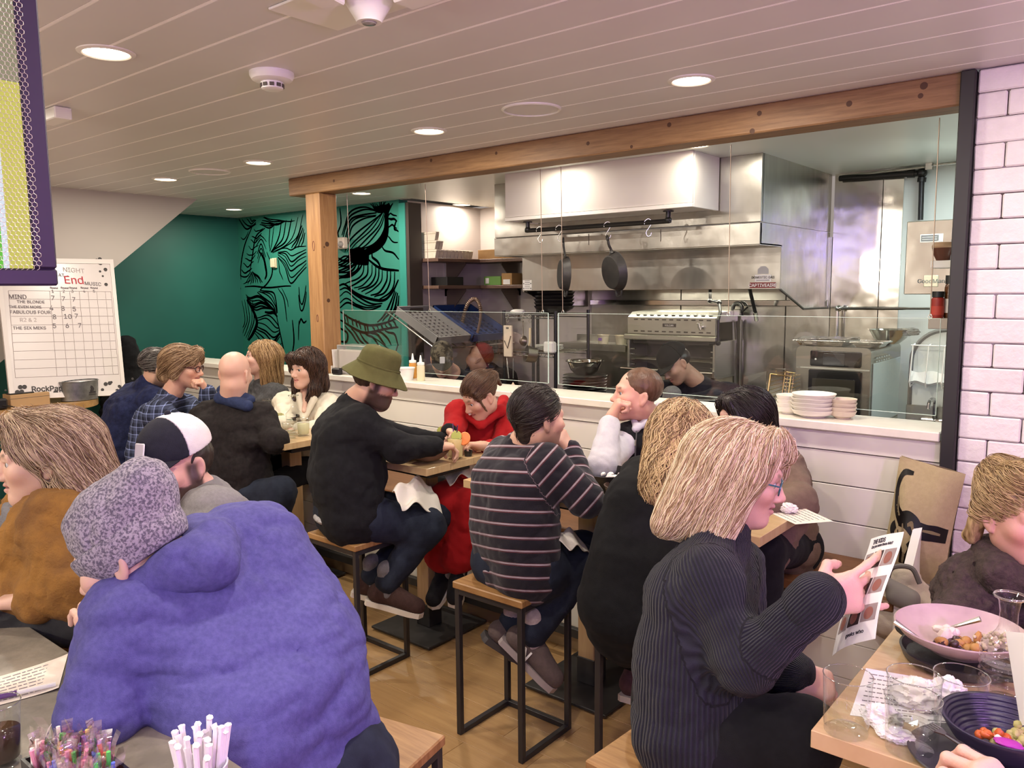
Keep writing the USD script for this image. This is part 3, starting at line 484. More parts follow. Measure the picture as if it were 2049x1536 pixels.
# ---------------------------------------------------------------- tables
top_m = M('maple_table_top', (0.52, 0.36, 0.195), 0.3, c2=(0.45, 0.295, 0.148), sc=7, st=(1.2, 7, 1), detail=6, coat=0.2)
leg_m = M('maple_leg', (0.46, 0.305, 0.155), 0.4, c2=(0.40, 0.255, 0.12), sc=7, st=(6, 6, 0.6), detail=6)
TZ = 0.945
def table(label, x0, x1, y0, y1, bases):
    t = thing('bar_table', label, 'table', ((x0 + x1) / 2, (y0 + y1) / 2, 0))
    n = max(2, int(round((y1 - y0) / 0.16))); ys = np.linspace(y0, y1, n + 1)
    for a, b in zip(ys[:-1], ys[1:]): part(t, 'top_plank', box(x0, x1, a + 0.0002, b - 0.0002, TZ - 0.034, TZ, 0.0012), top_m)
    part(t, 'under_frame', box(x0 + 0.08, x1 - 0.08, y0 + 0.10, y1 - 0.10, TZ - 0.075, TZ - 0.034, 0.003), black_base)
    for x, y in bases:
        part(t, 'base_plate', box(x - 0.212, x + 0.212, y - 0.215, y + 0.215, 0.008, 0.022, 0.003), black_base)
        for sx in (-1, 1):
            for sy in (-1, 1): part(t, 'levelling_foot', cyl((x + sx * .18, y + sy * .18, 0), (x + sx * .18, y + sy * .18, 0.009), 0.014, 12), black_base)
        part(t, 'socket', box(x - 0.047, x + 0.047, y - 0.047, y + 0.047, 0.022, 0.14, 0.003), black_base)
        part(t, 'leg', box(x - 0.043, x + 0.043, y - 0.043, y + 0.043, 0.10, TZ - 0.075, 0.003), leg_m)
    return t
table('maple table with carafe and glasses before the bald man', -4.62, -3.60, 2.46, 3.06, ((-4.06, 2.82),))
table('small maple table between the bucket hat man and the woman in red', -3.22, -2.57, 2.50, 2.98, ((-2.90, 2.82),))
table('long maple table with black bowls before the striped sweater man', -2.30, -0.985, 2.455, 2.99, ((-1.89, 2.83), (-1.25, 2.80)))
table('pale maple table in the right foreground with glasses and plates', -0.46, 0.45, 1.41, 2.16, ((-0.0, 1.80),))

# ---------------------------------------------------------------- bar counter
conc = M('bar_concrete', (0.24, 0.21, 0.165), 0.4, c2=(0.155, 0.135, 0.105), sc=7, bump=0.0012, bsc=30, ramp=(0.40, 0.60), detail=8, r2=0.55)
t = thing('bar_counter', 'polished grey concrete bar counter in the left foreground', 'bar counter', (-2, 0.3, 0))
part(t, 'top', box(-4.2, -1.06, -0.06, 0.69, 0.90, 0.95, 0.005), conc); part(t, 'front', box(-4.2, -1.12, -0.02, 0.40, 0.0, 0.90), M('bar_front', (0.06, 0.05, 0.045), 0.6))
# ---------------------------------------------------------------- kitchen: hood and soffit
black_iron = M('cast_iron', (0.020, 0.018, 0.019), 0.45, c2=(0.032, 0.028, 0.026), sc=25, bump=0.0006, bsc=300)
pipe_m = M('black_pipe', (0.012, 0.011, 0.011), 0.35)
hd = thing('extractor_hood', 'big stainless extractor hood over the kitchen back line', 'hood', (-2.92, 5.2, 1.61))
HX0, HX1 = -3.95, -1.895
part(hd, 'upper_panel', box(HX0, HX1, 4.604, 4.63, 2.136, 2.529, 0.003), ss); part(hd, 'band', box(HX0, HX1, 4.596, 4.62, 2.003, 2.132, 0.003), ss)
part(hd, 'band_underside', box(HX0, HX1, 4.60, 4.935, 2.0, 2.012), ss_brushed); part(hd, 'front_panel', box(HX0, HX1, 4.93, 4.95, 1.742, 2.004, 0.002), ss)
for x, nm in ((HX1 - 0.012, 'side_panel'), (HX0, 'side_panel')):
    part(hd, nm, prism([(4.62, 2.134), (5.83, 2.134), (5.83, 2.529), (4.62, 2.529)], 0.012, (x, 0, 0), (0, 1, 0), (0, 0, 1)), ss)
    part(hd, 'skirt_panel', prism([(4.60, 2.005), (4.945, 2.005), (4.945, 1.744), (5.363, 1.612), (5.83, 1.608), (5.83, 2.131), (4.60, 2.131)], 0.012, (x, 0, 0), (0, 1, 0), (0, 0, 1)), ss)
    part(hd, 'skirt_edge', tube([(x + .006, 4.94, 1.742), (x + .006, 5.363, 1.610), (x + .006, 5.83, 1.606)], 0.008, 8), gap_dark if x > -2 else chrome)
part(hd, 'baffle', prism([(4.95, 1.80), (5.80, 2.12), (5.80, 2.14), (4.95, 1.83)], HX1 - HX0 - 0.03, (HX1 - 0.015, 0, 0), (0, 1, 0), (0, 0, 1)).apply_transform(trimesh.transformations.translation_matrix((-(HX1 - HX0 - 0.03), 0, 0))), ss_brushed)
for x in (-3.5, -2.9, -2.3): part(hd, 'hood_lamp', lathe([(0, -0.09), (0.03, -0.085), (0.042, -0.05), (0.03, -0.01), (0, 0)], (x, 5.32, 1.90)), emitter('hood_lamp_glow', (1, 0.9, 0.6), 3.0))
for x in (-3.1, -2.55): part(hd, 'seam', box(x - .002, x + .002, 4.5945, 4.597, 2.05, 2.125), gap_dark)
st = [V(-2.092, 4.928, 1.746), V(-1.923, 4.928, 1.751), V(-1.924, 4.928, 1.788), V(-2.093, 4.928, 1.784)]
sx0, sx1, sz0, sz1 = st[0][0], st[1][0], st[0][2] + .003, st[3][2]
part(hd, 'red_sticker', box(sx0, sx1, 4.9285, 4.93, sz0, sz1), M('sticker_red', (0.20, 0.015, 0.02), 0.4)); part(hd, 'sticker_lettering', text('CAPTIVEAIRE', (sz1 - sz0) * .56, ((sx0 + sx1) / 2, 4.928, (sz0 + sz1) / 2), (1, 0, 0), (0, 0, 1), 0.0006, True, True), M('sticker_white', (0.8, 0.78, 0.75), 0.4))
a, b = V(-2.060, 4.928, 1.787), V(-1.954, 4.928, 1.832)
part(hd, 'white_sticker', box(a[0], b[0], 4.9285, 4.93, a[2] + .002, b[2]), M('sticker_white', (0.8, 0.78, 0.75), 0.4)); part(hd, 'sticker_lettering', text('DOMESTIC GAS', 0.014, ((a[0] + b[0]) / 2, 4.928, (a[2] + b[2]) / 2 + .006), (1, 0, 0), (0, 0, 1), 0.0006, True, True), gap_dark)
part(hd, 'sticker_rule', join([box(a[0] + .01, b[0] - .01, 4.928, 4.9286, a[2] + .006 + .006 * k, a[2] + .008 + .006 * k) for k in range(2)]), gap_dark)
a, b = V(-2.042, 4.928, 1.837), V(-1.972, 4.928, 1.885); part(hd, 'grey_sticker', prism([(a[0], a[2]), (b[0], a[2]), (b[0], b[2] - .02), (b[0] - .02, b[2]), (a[0] + .02, b[2]), (a[0], b[2] - .02)], 0.002, (0, 4.93, 0), (1, 0, 0), (0, 0, 1)), M('sticker_grey', (0.42, 0.41, 0.40), 0.5))
a, b = V(-3.945, 4.928, 1.749), V(-3.855, 4.928, 1.826); part(hd, 'notice', box(a[0], b[0], 4.9285, 4.93, a[2], b[2]), M('sticker_white', (0.8, 0.78, 0.75), 0.4))
part(hd, 'notice_print', join([box(a[0] + .02, b[0] - .02, 4.928, 4.9286, a[2] + .012 + .014 * k, a[2] + .016 + .014 * k) for k in range(5)] + [lathe([(0, 0), (.006, 0)], n=8).apply_transform(trimesh.transformations.compose_matrix(angles=(PI / 2, 0, 0), translate=(X, 4.928, Z))) for X in (a[0] + .01, b[0] - .01) for Z in (a[2] + .012, a[2] + .05)]), M('print_grey', (0.2, 0.2, 0.2), 0.6))
sf = thing('soffit_box', 'white boxed soffit hanging under the ceiling before the steel hood', 'soffit', (-2.85, 4.42, 2.22))
part(sf, 'front_face', box(-3.55, -2.16, 4.25, 4.27, 2.238, 2.5285, 0.002), M('soffit_white', (0.74, 0.70, 0.65), 0.45)); part(sf, 'bottom_lip', box(-3.552, -2.158, 4.247, 4.27, 2.214, 2.2365, 0.002), white)
part(sf, 'end_face', box(-2.18, -2.158, 4.272, 4.594, 2.214, 2.5285, 0.002), white); part(sf, 'end_face', box(-3.552, -3.53, 4.272, 4.594, 2.214, 2.5285, 0.002), white); part(sf, 'underside', box(-3.53, -2.18, 4.27, 4.594, 2.22, 2.236), white)
pr = thing('pot_rail', 'black pipe pot rail hanging under the white soffit box', 'rail', (-2.9, 4.36, 2.1))
a, b = V(-3.443, 4.360, 2.150), V(-2.370, 4.360, 2.155)
zr = (a[2] + b[2]) / 2
part(pr, 'pipe', tube(curve([(a[0], 4.36, 2.214), (a[0], 4.36, zr + 0.03), (a[0] + 0.006, 4.36, zr + 0.008), (a[0] + 0.03, 4.36, zr), ((a[0] + b[0]) / 2, 4.36, zr), (b[0] - 0.03, 4.36, zr), (b[0] - 0.006, 4.36, zr + 0.008), (b[0], 4.36, zr + 0.03), (b[0], 4.36, 2.214)], 48), 0.0145, 12), pipe_m)
for X in (a[0], b[0]): part(pr, 'flange', cyl((X, 4.36, 2.207), (X, 4.36, 2.2135), 0.032, 16), pipe_m); part(pr, 'elbow', trimesh.creation.icosphere(2, 0.021).apply_translation((X, 4.36, zr + 0.006)), pipe_m)
hookm = M('hook_steel', (0.62, 0.60, 0.56), 0.25, 1.0)
def s_hook(label, X, y, z, s=0.035, turn=0.6):
    t = thing('s_hook', label, 'hook', (X, y, z)); d = np.array([math.cos(turn), math.sin(turn), 0])
    q = [np.array([X, y, z]) + d * u * s + np.array([0, 0, v * s]) for u, v in ((-.75, -.35), (-.7, .2), (0, .72), (.72, .15), (.45, -.6), (0, -1.3), (-.4, -2.0), (-.1, -2.75), (.5, -2.6), (.65, -2.1))]
    part(t, 'wire', tube(curve(q, 36), 0.0032, 7), hookm); return t
def skillet(label, c, R, nrm, hang):
    """a skillet hanging by its handle at hang, pan centre c, nrm = outward normal of the base"""
    t = thing('skillet', label, 'pan', c); up = np.array(hang, float) - np.array(c, float); x, y, z = frame_of(np.asarray(nrm, float), up)
    y = -y if y @ up < 0 else y; x = np.cross(y, z)
    prof = [(0, 0.0), (R * .78, 0.0), (R * .84, -0.004), (R, -0.05), (R * 1.02, -0.052), (R * .985, -0.052), (R * .80, -0.007), (0, -0.005)]
    part(t, 'pan', place(lathe(prof, n=40), c, x, y, z), black_iron)
    L = np.linalg.norm(up); hp = [(0, R * .96, -0.04), (0, R * 1.15, -0.036), (0, L - 0.05, -0.02), (0, L - 0.012, -0.018)]
    h = tube(curve(hp, 14), np.interp(np.linspace(0, 1, len(curve(hp, 14))), [0, .15, .4, .8, 1], [.026, .013, .010, .012, .009]), 10); h.vertices[:, 2] = -0.028 + (h.vertices[:, 2] + 0.028) * 0.6
    part(t, 'handle', place(h, c, x, y, z), black_iron); part(t, 'hang_eye', place(tube([(0.011 * math.cos(k), L - 0.008 + 0.016 * math.sin(k), -0.02) for k in np.linspace(0, 2 * PI, 17)], 0.005, 7), c, x, y, z), black_iron)
    part(t, 'helper_handle', place(tube(curve([(-0.035, -R * .97, -0.045), (-0.022, -R - .03, -0.042), (0.022, -R - .03, -0.042), (0.035, -R * .97, -0.045)], 12), 0.006, 8), c, x, y, z), black_iron); return t
YR = 4.36
for k, (px_, lb) in enumerate(((V(-3.339, 4.360, 2.144), 'empty steel hook at the left end of the pot rail'), (V(-3.177, 4.360, 2.146), 'steel hook carrying the edge-on black skillet'), (V(-2.798, 4.360, 2.147), 'steel hook carrying the skillet seen from below'), (V(-2.506, 4.360, 2.152), 'empty steel hook at the right end of the pot rail'))):
    s_hook(lb, px_[0], YR, zr, 0.030, 0.5)
skillet('black cast iron skillet hanging edge-on at the left', V(-3.173, 4.360, 1.853), 0.115, (-0.55, -0.62, 0.02), V(-3.181, 4.360, 2.084))
skillet('black cast iron skillet hanging with its dark base to the room', V(-2.768, 4.340, 1.855), 0.125, (-0.45, -0.9, -0.15), V(-2.781, 4.340, 2.077))

# ---------------------------------------------------------------- shelves in the kitchen corner
brk = M('bracket_steel', (0.16, 0.12, 0.10), 0.45, 0.5)
shelf_m = M('shelf_wood', (0.15, 0.085, 0.06), 0.5, c2=(0.11, 0.06, 0.042), sc=8, st=(4, 0.6, 4))
def wall_shelf(label, boxes, brackets, mat=None):
    x0, x1, y0, y1, z0, z1 = boxes; t = thing('wall_shelf', label, 'shelf', ((x0 + x1) / 2, (y0 + y1) / 2, z0)); part(t, 'board', box(*boxes, 0.003), mat or shelf_m)
    for o, d in brackets:
        o = np.array(o, float); d = np.array(d, float); s = np.cross(d, [0, 0, 1.0]) * 0.004
        part(t, 'bracket', prism([(0, 0), (0.26, 0), (0.26, -0.02), (0.02, -0.26), (0, -0.26)], 0.008, o - s, d, (0, 0, 1)), brk); part(t, 'wall_strip', bar(o + d * 0.006, o + d * 0.006 + np.array([0, 0, -0.3]), 0.03, 0.01), hookm)
    return t
for z, w_ in ((2.03, 'upper'), (1.795, 'lower')):
    wall_shelf(f'{w_} dark shelf on the side wall of the kitchen corner', (-5.199, -4.90, 4.96, 5.498, z - 0.03, z), [((-5.199, 5.35, z - 0.03), (1, 0, 0))])
    wall_shelf(f'{w_} dark shelf on the back wall of the kitchen corner', (-5.199, -3.96, 5.50, 5.849, z - 0.03, z), [((-4.72, 5.849, z - 0.03), (0, -1, 0))])
foam = M('takeout_paper', (0.74, 0.67, 0.55), 0.6, c2=(0.68, 0.61, 0.49), sc=20)
def takeout(label, x, y, z, L=0.045):
    t = thing('takeout_box', label, 'takeout box', (x, y, z), 'folded white takeout boxes on the upper kitchen shelf')
    part(t, 'base', hull([(x - .085, y, z), (x + .085, y, z), (x - .085, y + L * .86, z), (x + .085, y + L * .86, z), (x - .10, y - .001, z + .055), (x + .10, y - .001, z + .055), (x - .10, y + L * .9, z + .055), (x + .10, y + L * .9, z + .055)]), foam)
    part(t, 'lid', box(x - .103, x + .103, y - .001, y + L * .93, z + .056, z + .075, 0.004), foam); return t
for k in range(10): takeout('white folded takeout box in the bottom row on the upper shelf', -5.045, 4.985 + .048 * k, 2.03)
for k in range(2): takeout('white folded takeout box in the second layer by the doorway jamb', -5.045, 4.985 + .048 * k, 2.106)
takeout('white folded takeout box topmost of its stack by the doorway jamb', -5.045, 4.985, 2.182)
card = M('cardboard', (0.36, 0.20, 0.075), 0.7, c2=(0.32, 0.175, 0.063), sc=12)
def carton(label, x0, x1, y0, y1, z0, z1, m=card, flap=True):
    t = thing('carton', label, 'box', ((x0 + x1) / 2, (y0 + y1) / 2, z0)); part(t, 'body', box(x0, x1, y0, y1, z0, z1, 0.002), m)
    if flap: part(t, 'tape', box(x0 + (x1 - x0) * .45, x0 + (x1 - x0) * .55, y0 - .0006, y1, z1 - .05, z1 + .0006), M('packing_tape', (0.45, 0.3, 0.14), 0.3))
    return t
carton('brown carton on the upper shelf beside the hood', -4.95, -4.40, 5.53, 5.80, 2.031, 2.115); carton('small brown carton standing on the larger carton by the hood', -4.72, -4.40, 5.56, 5.78, 2.116, 2.20)
carton('black carton on the lower shelf of the side wall', -5.15, -4.95, 5.12, 5.33, 1.796, 1.87, M('black_card', (0.015, 0.014, 0.014), 0.5), False)
g = carton('green carton with a white label on the lower shelf', -4.88, -4.68, 5.53, 5.75, 1.796, 1.875, M('green_card', (0.13, 0.27, 0.06), 0.55), False); part(g, 'label', box(-4.86, -4.82, 5.528, 5.5295, 1.81, 1.86), trim_m)
g = carton('small brown carton with a white label beside the green carton', -4.67, -4.55, 5.53, 5.68, 1.796, 1.90, card, False); part(g, 'label', box(-4.65, -4.57, 5.528, 5.5295, 1.80, 1.845), trim_m)
def blob(c, r, amp=0.25, sc=9.0, seed=0, sub=3, flat=None):
    m = trimesh.creation.icosphere(sub); n = meshkit.fbm(m.vertices * sc / 4 + seed * 3.1, 3, seed)[:, None]; m.vertices = m.vertices * (1 - amp / 2 + amp * n) * np.asarray(r, float)
    if flat is not None: m.vertices[:, 2] = np.maximum(m.vertices[:, 2], flat)
    m.apply_translation(c); return m
g = thing('plastic_bag', 'clear plastic bag of dark packs at the end of the lower shelf', 'bag', (-4.42, 5.66, 1.796)); part(g, 'bag', blob((-4.42, 5.66, 1.92), (0.10, 0.09, 0.12), .35, 12, 3), M('plastic_film', (0.75, 0.72, 0.68), 0.15, trans=0.6, ior=1.2)); part(g, 'dark_pack', blob((-4.42, 5.63, 1.90), (0.055, 0.06, 0.09), .3, 9, 4), M('black_card', (0.015, 0.014, 0.014), 0.5))

# slanted dish rack shelf with trays
rk = thing('drying_rack', 'slanted steel rack on the kitchen side wall under the shelves', 'rack', (-4.95, 5.1, 1.3))
for y in np.linspace(4.62, 5.62, 9): part(rk, 'rod', cyl((-5.17, y, 1.565), (-4.62, y, 1.285), 0.006, 7), hookm)
for x, z in ((-5.19, 1.575), (-4.90, 1.43), (-4.62, 1.285)): part(rk, 'frame_rod', cyl((x, 4.6, z - .008), (x, 5.64, z - .008), 0.008, 8), hookm)
def tray(label, y0, y1, m, name='dish_tray', u0=0.02, u1=0.98, h=0.07):
    a, b = np.array([-5.13, 0, 1.565]), np.array([-4.62, 0, 1.305]); d = b - a; n = np.array([-d[2], 0, d[0]]) * -1; n = n / np.linalg.norm(n); n = n if n[2] > 0 else -n
    t = thing(name, label, 'dish tray', tuple((a + d * .5) + np.array([0, (y0 + y1) / 2, 0]))); P = lambda u, y, hh: a + d * u + np.array([0, y, 0]) + n * hh
    part(t, 'floor', hull([P(u, y, hh) for u in (u0, u1) for y in (y0, y1) for hh in (0.0, 0.008)]), m)
    for (ua, ub, ya, yb) in ((u0, u0 + .02, y0, y1), (u1 - .02, u1, y0, y1), (u0, u1, y0, y0 + .012), (u0, u1, y1 - .012, y1)): part(t, 'side', hull([P(u, y, hh) for u in (ua, ub) for y in (ya, yb) for hh in (0.008, h)]), m)
    for k in range(9): u = u0 + (u1 - u0) * (k + 1) / 10; part(t, 'rib', hull([P(u + e, y, hh) for e in (-.012, .012) for y in (y0 + .013, y1 - .013) for hh in (0.008, 0.022)]), m)
    for k in range(6): y = y0 + (y1 - y0) * (k + 1) / 7; part(t, 'cross_rib', hull([P(u, y + e, hh) for e in (-.006, .006) for u in (u0 + .03, u1 - .03) for hh in (0.008, 0.028)]), m)
tray('blue plastic dish tray tilted on the slanted rack', 5.08, 5.58, M('blue_plastic', (0.018, 0.045, 0.16), 0.45)); tray('grey plastic dish tray tilted at the doorway end of the rack', 4.64, 5.04, M('grey_plastic', (0.20, 0.19, 0.19), 0.5))
hs = thing('spray_hose', 'brown pre-rinse hose arching up in front of the slanted rack', 'hose', (-4.55, 5.25, 0.95))
q = [V(-4.912, 5.250, 1.398), V(-4.885, 5.250, 1.510), V(-4.828, 5.250, 1.630), V(-4.743, 5.250, 1.674), V(-4.686, 5.250, 1.614), V(-4.682, 5.250, 1.491), V(-4.744, 5.250, 1.314), V(-4.813, 5.250, 1.169), V(-4.866, 5.250, 0.950)]
part(hs, 'hose', tube(curve(q, 60), 0.0125, 10), M('hose_brown', (0.15, 0.085, 0.055), 0.4)); part(hs, 'coil', tube(curve(q, 200)[10:115], 0.0165 + 0.003 * np.sin(np.arange(105) * 1.6), 10), M('hose_spring', (0.26, 0.18, 0.13), 0.35, 0.6))
bk_ = thing('wire_basket', 'black wire basket hung on the kitchen back wall', 'basket', V(-4.973, 5.750, 1.208))
a, b = V(-5.108, 5.750, 1.160), V(-4.811, 5.750, 1.304)
for z in np.linspace(a[2], b[2], 4): part(bk_, 'hoop', tube([(a[0], 5.84, z), (a[0], 5.68, z), (b[0], 5.68, z), (b[0], 5.84, z)], 0.004, 6), pipe_m)
for x in np.linspace(a[0], b[0], 8): part(bk_, 'upright', tube([(x, 5.68, a[2]), (x, 5.68, b[2])], 0.0028, 5), pipe_m); part(bk_, 'floor_wire', tube([(x, 5.68, a[2]), (x, 5.84, a[2])], 0.0028, 5), pipe_m)

# ---------------------------------------------------------------- wire rack with what hangs on it
blackplate = M('black_stoneware', (0.016, 0.014, 0.014), 0.35)
mr = thing('wire_rack', 'black wire rack with hanging utensils beside the kitchen hood', 'rack', (-3.93, 5.2, 0.9))
RX0, RX1, RY0, RY1, RZ = -4.20, -3.68, 5.0, 5.45, 1.555
for x in (RX0, RX1):
    for y in (RY0, RY1): part(mr, 'post', cyl((x, y, 0.0), (x, y, RZ + .03), 0.0135, 10), pipe_m)
part(mr, 'post', cyl((-3.90, RY0, 0.93), (-3.90, RY0, RZ), 0.012, 10), pipe_m)
for z in (RZ, 1.255):
    for y in (RY0, RY1): part(mr, 'shelf_rod', cyl((RX0, y, z), (RX1, y, z), 0.006, 7), pipe_m); part(mr, 'shelf_rod', cyl((RX0, y, z - .028), (RX1, y, z - .028), 0.0045, 6), pipe_m)
    part(mr, 'truss', tube([(x, RY0, z - .028 * (k % 2)) for k, x in enumerate(np.linspace(RX0, RX1, 25))], 0.003, 5), hookm)
    for x in np.linspace(RX0, RX1, 16): part(mr, 'shelf_wire', cyl((x, RY0, z + .004), (x, RY1, z + .004), 0.0022, 5), hookm)
def bowl_prof(R, h, t=0.006, foot=0.6): return [(0, 0), (R * foot, 0), (R * foot * 1.02, 0.004), (R * .9, h * .55), (R, h), (R - t, h), (R * .9 - t, h * .58), (R * foot * .95, t), (0, t)]
def stack(name, label, cat, prof, mat, at, n, step, group, part_name='body', jitter=0.003):
    t = thing(name, label, cat, at, group); part(t, part_name, lathe(prof, at, 40), mat)
    for k in range(1, n): dup(t, (at[0] + rng.uniform(-jitter, jitter), at[1] + rng.uniform(-jitter, jitter), at[2] + k * step), label, 0, group)
    return t
stack('serving_bowl', 'black bowl in the wide stack on top of the wire rack', 'bowl', bowl_prof(0.165, 0.055), blackplate, (-3.84, 5.2, RZ + .012), 6, 0.028, 'black bowls stacked on the wire rack')
g = thing('folded_cloth', 'small white folded cloth on the left end of the wire rack', 'cloth', (-4.11, 5.06, RZ + .01)); part(g, 'cloth', blob((-4.11, 5.07, RZ + .02), (0.07, 0.05, 0.022), .3, 8, 2, flat=-0.4), trim_m)
for k, px_ in enumerate((V(-4.160, 5.000, 1.533), V(-4.004, 5.000, 1.527), V(-3.928, 5.000, 1.529))): s_hook(('steel hook holding the narrow cutting board', 'steel hook holding the dark ladle', 'steel hook holding the small saucepan')[k], px_[0], 4.992, RZ - .012, 0.018, 0.3)
a, b = V(-4.189, 4.985, 1.212), V(-4.101, 4.985, 1.466)
g = thing('cutting_board', 'narrow white cutting board with a black tick hanging on the rack', 'cutting board', (a[0], 4.985, a[2])); part(g, 'board', box(a[0], b[0], 4.975, 4.995, a[2], b[2], 0.004), M('cream_board', (0.72, 0.60, 0.47), 0.5))
part(g, 'tick_mark', tube([(a[0] + .012, 4.974, a[2] + .13), (a[0] + .045, 4.974, a[2] + .07), (b[0] - .008, 4.974, a[2] + .17)], 0.005, 6), gap_dark); part(g, 'hang_slot', box(a[0] + .03, b[0] - .03, 4.9745, 4.976, b[2] - .028, b[2] - .014), gap_dark)
c = V(-3.989, 4.985, 1.345); g = thing('ladle', 'dark steel ladle hanging between board and saucepan', 'ladle', c); x, y, z = frame_of((-.3, -1, .1)); part(g, 'bowl', place(lathe([(0, 0.03), (0.02, 0.026), (0.036, 0.01), (0.042, -0.01), (0.040, -0.01), (0.034, 0.008), (0, 0.026)], n=24), c, x, y, z), M('dark_steel', (0.23, 0.19, 0.16), 0.35, 1.0))
part(g, 'handle', tube(curve([c + V(0, 0, .035), c + V(0, 0, .09), c + V(-.003, 0, .16)], 10), [.007] * 2 + [.004] * (len(curve([c, c, c], 10)) - 2), 8), M('dark_steel', (0.23, 0.19, 0.16), 0.35, 1.0))
c = V(-3.939, 4.960, 1.249); g = thing('saucepan', 'small bright saucepan with a cream handle hanging from the rack', 'saucepan', c); x, y, z = frame_of((-.55, -.8, .25), (0.3, 0, 1))
part(g, 'pan', place(lathe([(0, -0.085), (0.055, -0.085), (0.062, -0.075), (0.066, 0), (0.069, 0.002), (0.064, 0.002), (0.060, -0.07), (0, -0.08)], n=36), c, x, y, z), ss_brushed); h0 = c + y * 0.066; part(g, 'handle', tube([h0, h0 + y * .03, V(-3.917, 4.985, 1.450)], [.006, .009, .010], 10), M('cream_handle', (0.72, 0.58, 0.36), 0.4))
g = thing('whisk_tongs', 'pair of thin steel tongs hanging under the cutting board', 'tongs', V(-4.138, 4.980, 1.125))
part(g, 'arm', tube([V(-4.158, 4.980, 1.201), V(-4.139, 4.980, 1.035)], 0.005, 6), hookm); part(g, 'arm', tube([V(-4.090, 4.980, 1.204), V(-4.092, 4.980, 1.038)], 0.005, 6), hookm)
stack('side_plate', 'white plate stacked on the middle shelf of the wire rack', 'plate', [(0, 0), (.07, 0), (.115, .014), (.112, .016), (.068, .005), (0, .005)], trim_m, (-3.86, 5.16, 1.264), 4, 0.010, 'white plates on the wire rack')
c = V(-3.703, 5.000, 1.307); single('tape_roll_box', box(c[0] - .05, c[0] + .05, 4.93, 4.985, c[2] - .045, c[2] + .045, .012), trim_m, 'small white box strapped to the right side of the wire rack', 'box')

# ---------------------------------------------------------------- back line: shelf, salamander, pipes
a, b = V(-4.046, 5.550, 1.278), V(-3.384, 5.550, 1.250)
t = thing('steel_shelf', 'narrow steel wall shelf left of the broiler', 'shelf', (a[0], 5.7, a[2] - .02)); part(t, 'board', box(a[0], b[0], 5.55, 5.825, 1.285, 1.30, .002), ss_brushed); part(t, 'front_lip', box(a[0], b[0], 5.545, 5.55, 1.245, 1.30, .001), ss_brushed); part(t, 'back_lip', box(a[0], b[0], 5.815, 5.829, 1.30, 1.36), ss_brushed)
orange = M('orange_sauce', (0.75, 0.36, 0.06), 0.4)
def deli(label, x, y, z, R=.052, h=.075, m=orange, full=.8):
    t = thing('deli_tub', label, 'food tub', (x, y, z)); part(t, 'tub', lathe([(0, 0), (R * .78, 0), (R * .95, h * .9), (R * 1.04, h * .92), (R * 1.04, h), (R * .98, h), (R * .92, h * .9), (R * .75, .003), (0, .003)], (x, y, z), 28), M('tub_plastic', (0.80, 0.72, 0.55), 0.25, trans=0.3)); part(t, 'contents', lathe([(0, .003), (R * .75, .003), (R * .75 + R * .15 * full, h * full), (0, h * full)], (x, y, z), 28), m); return t
c = V(-3.644, 5.620, 1.280); deli('orange filled tub with a purple sticker on the steel shelf', c[0], 5.62, 1.30); part('/World/deli_tub', 'sticker', box(c[0] - .015, c[0] + .015, 5.568, 5.573, 1.328, 1.35), M('purple_sticker', (.3, .16, .45), .5))
c = V(-3.470, 5.620, 1.279); deli('orange filled tub beside the broiler on the steel shelf', c[0], 5.62, 1.30)
sl = thing('salamander_broiler', 'bright steel salamander broiler with slotted top on the back wall', 'broiler', (-2.92, 5.6, 1.1)); SX0, SX1, SY = -3.29, -2.55, 5.40
sl_m = M('broiler_steel', (0.68, 0.66, 0.60), 0.28, 0.9)
part(sl, 'top_plate', hull([(SX0, SY + .09, 1.572), (SX1, SY + .09, 1.572), (SX0, 5.80, 1.585), (SX1, 5.80, 1.585), (SX0, SY + .03, 1.535), (SX1, SY + .03, 1.535), (SX0, 5.80, 1.50), (SX1, 5.80, 1.50), (SX0, SY + .03, 1.50), (SX1, SY + .03, 1.50)]), sl_m)
part(sl, 'slotted_panel', box(SX0, SX1, SY + .02, SY + .06, 1.405, 1.535, .003), sl_m); part(sl, 'lip', box(SX0 - .02, SX1 + .02, SY - .01, SY + .06, 1.36, 1.402, .008), sl_m)
for k in range(11):
    x = SX0 + .06 + k * .061
    for z in (1.512, 1.422): part(sl, 'vent_slot', box(x, x + .032, SY + .017, SY + .021, z, z + .009), gap_dark)
    part(sl, 'vent_slot', box(x, x + .03, SY + .045, SY + .072, 1.551, 1.557), gap_dark)
part(sl, 'name_plate', box(-2.98, -2.87, SY + .016, SY + .021, 1.462, 1.488), gap_dark); part(sl, 'lettering', text('VULCAN', .013, (-2.925, SY + .0155, 1.475), (1, 0, 0), (0, 0, 1), .0006, True, True), trim_m)
part(sl, 'knob', cyl((-2.66, SY - .012, 1.47), (-2.66, SY + .02, 1.47), .017, 16), hookm); part(sl, 'knob_lever', bar((-2.675, SY - .014, 1.50), (-2.655, SY - .014, 1.445), .02, .012, .004), hookm)
for x in (SX0, SX1 - .02): part(sl, 'side_panel', box(x, x + .02, SY + .02, 5.80, 1.10, 1.36, .003), sl_m)
part(sl, 'back_panel', box(SX0 + .02, SX1 - .02, 5.70, 5.72, 1.10, 1.36), M('broiler_inside', (.10, .09, .085), .5, .6)); part(sl, 'bottom_panel', box(SX0, SX1, SY + .02, 5.80, 1.085, 1.10), sl_m); part(sl, 'drip_front', box(SX0, SX1, SY + .02, SY + .035, 1.02, 1.10, .003), ss_brushed)
part(sl, 'element', box(SX0 + .03, SX1 - .03, SY + .06, 5.69, 1.33, 1.355), M('broiler_inside', (.10, .09, .085), .5, .6))
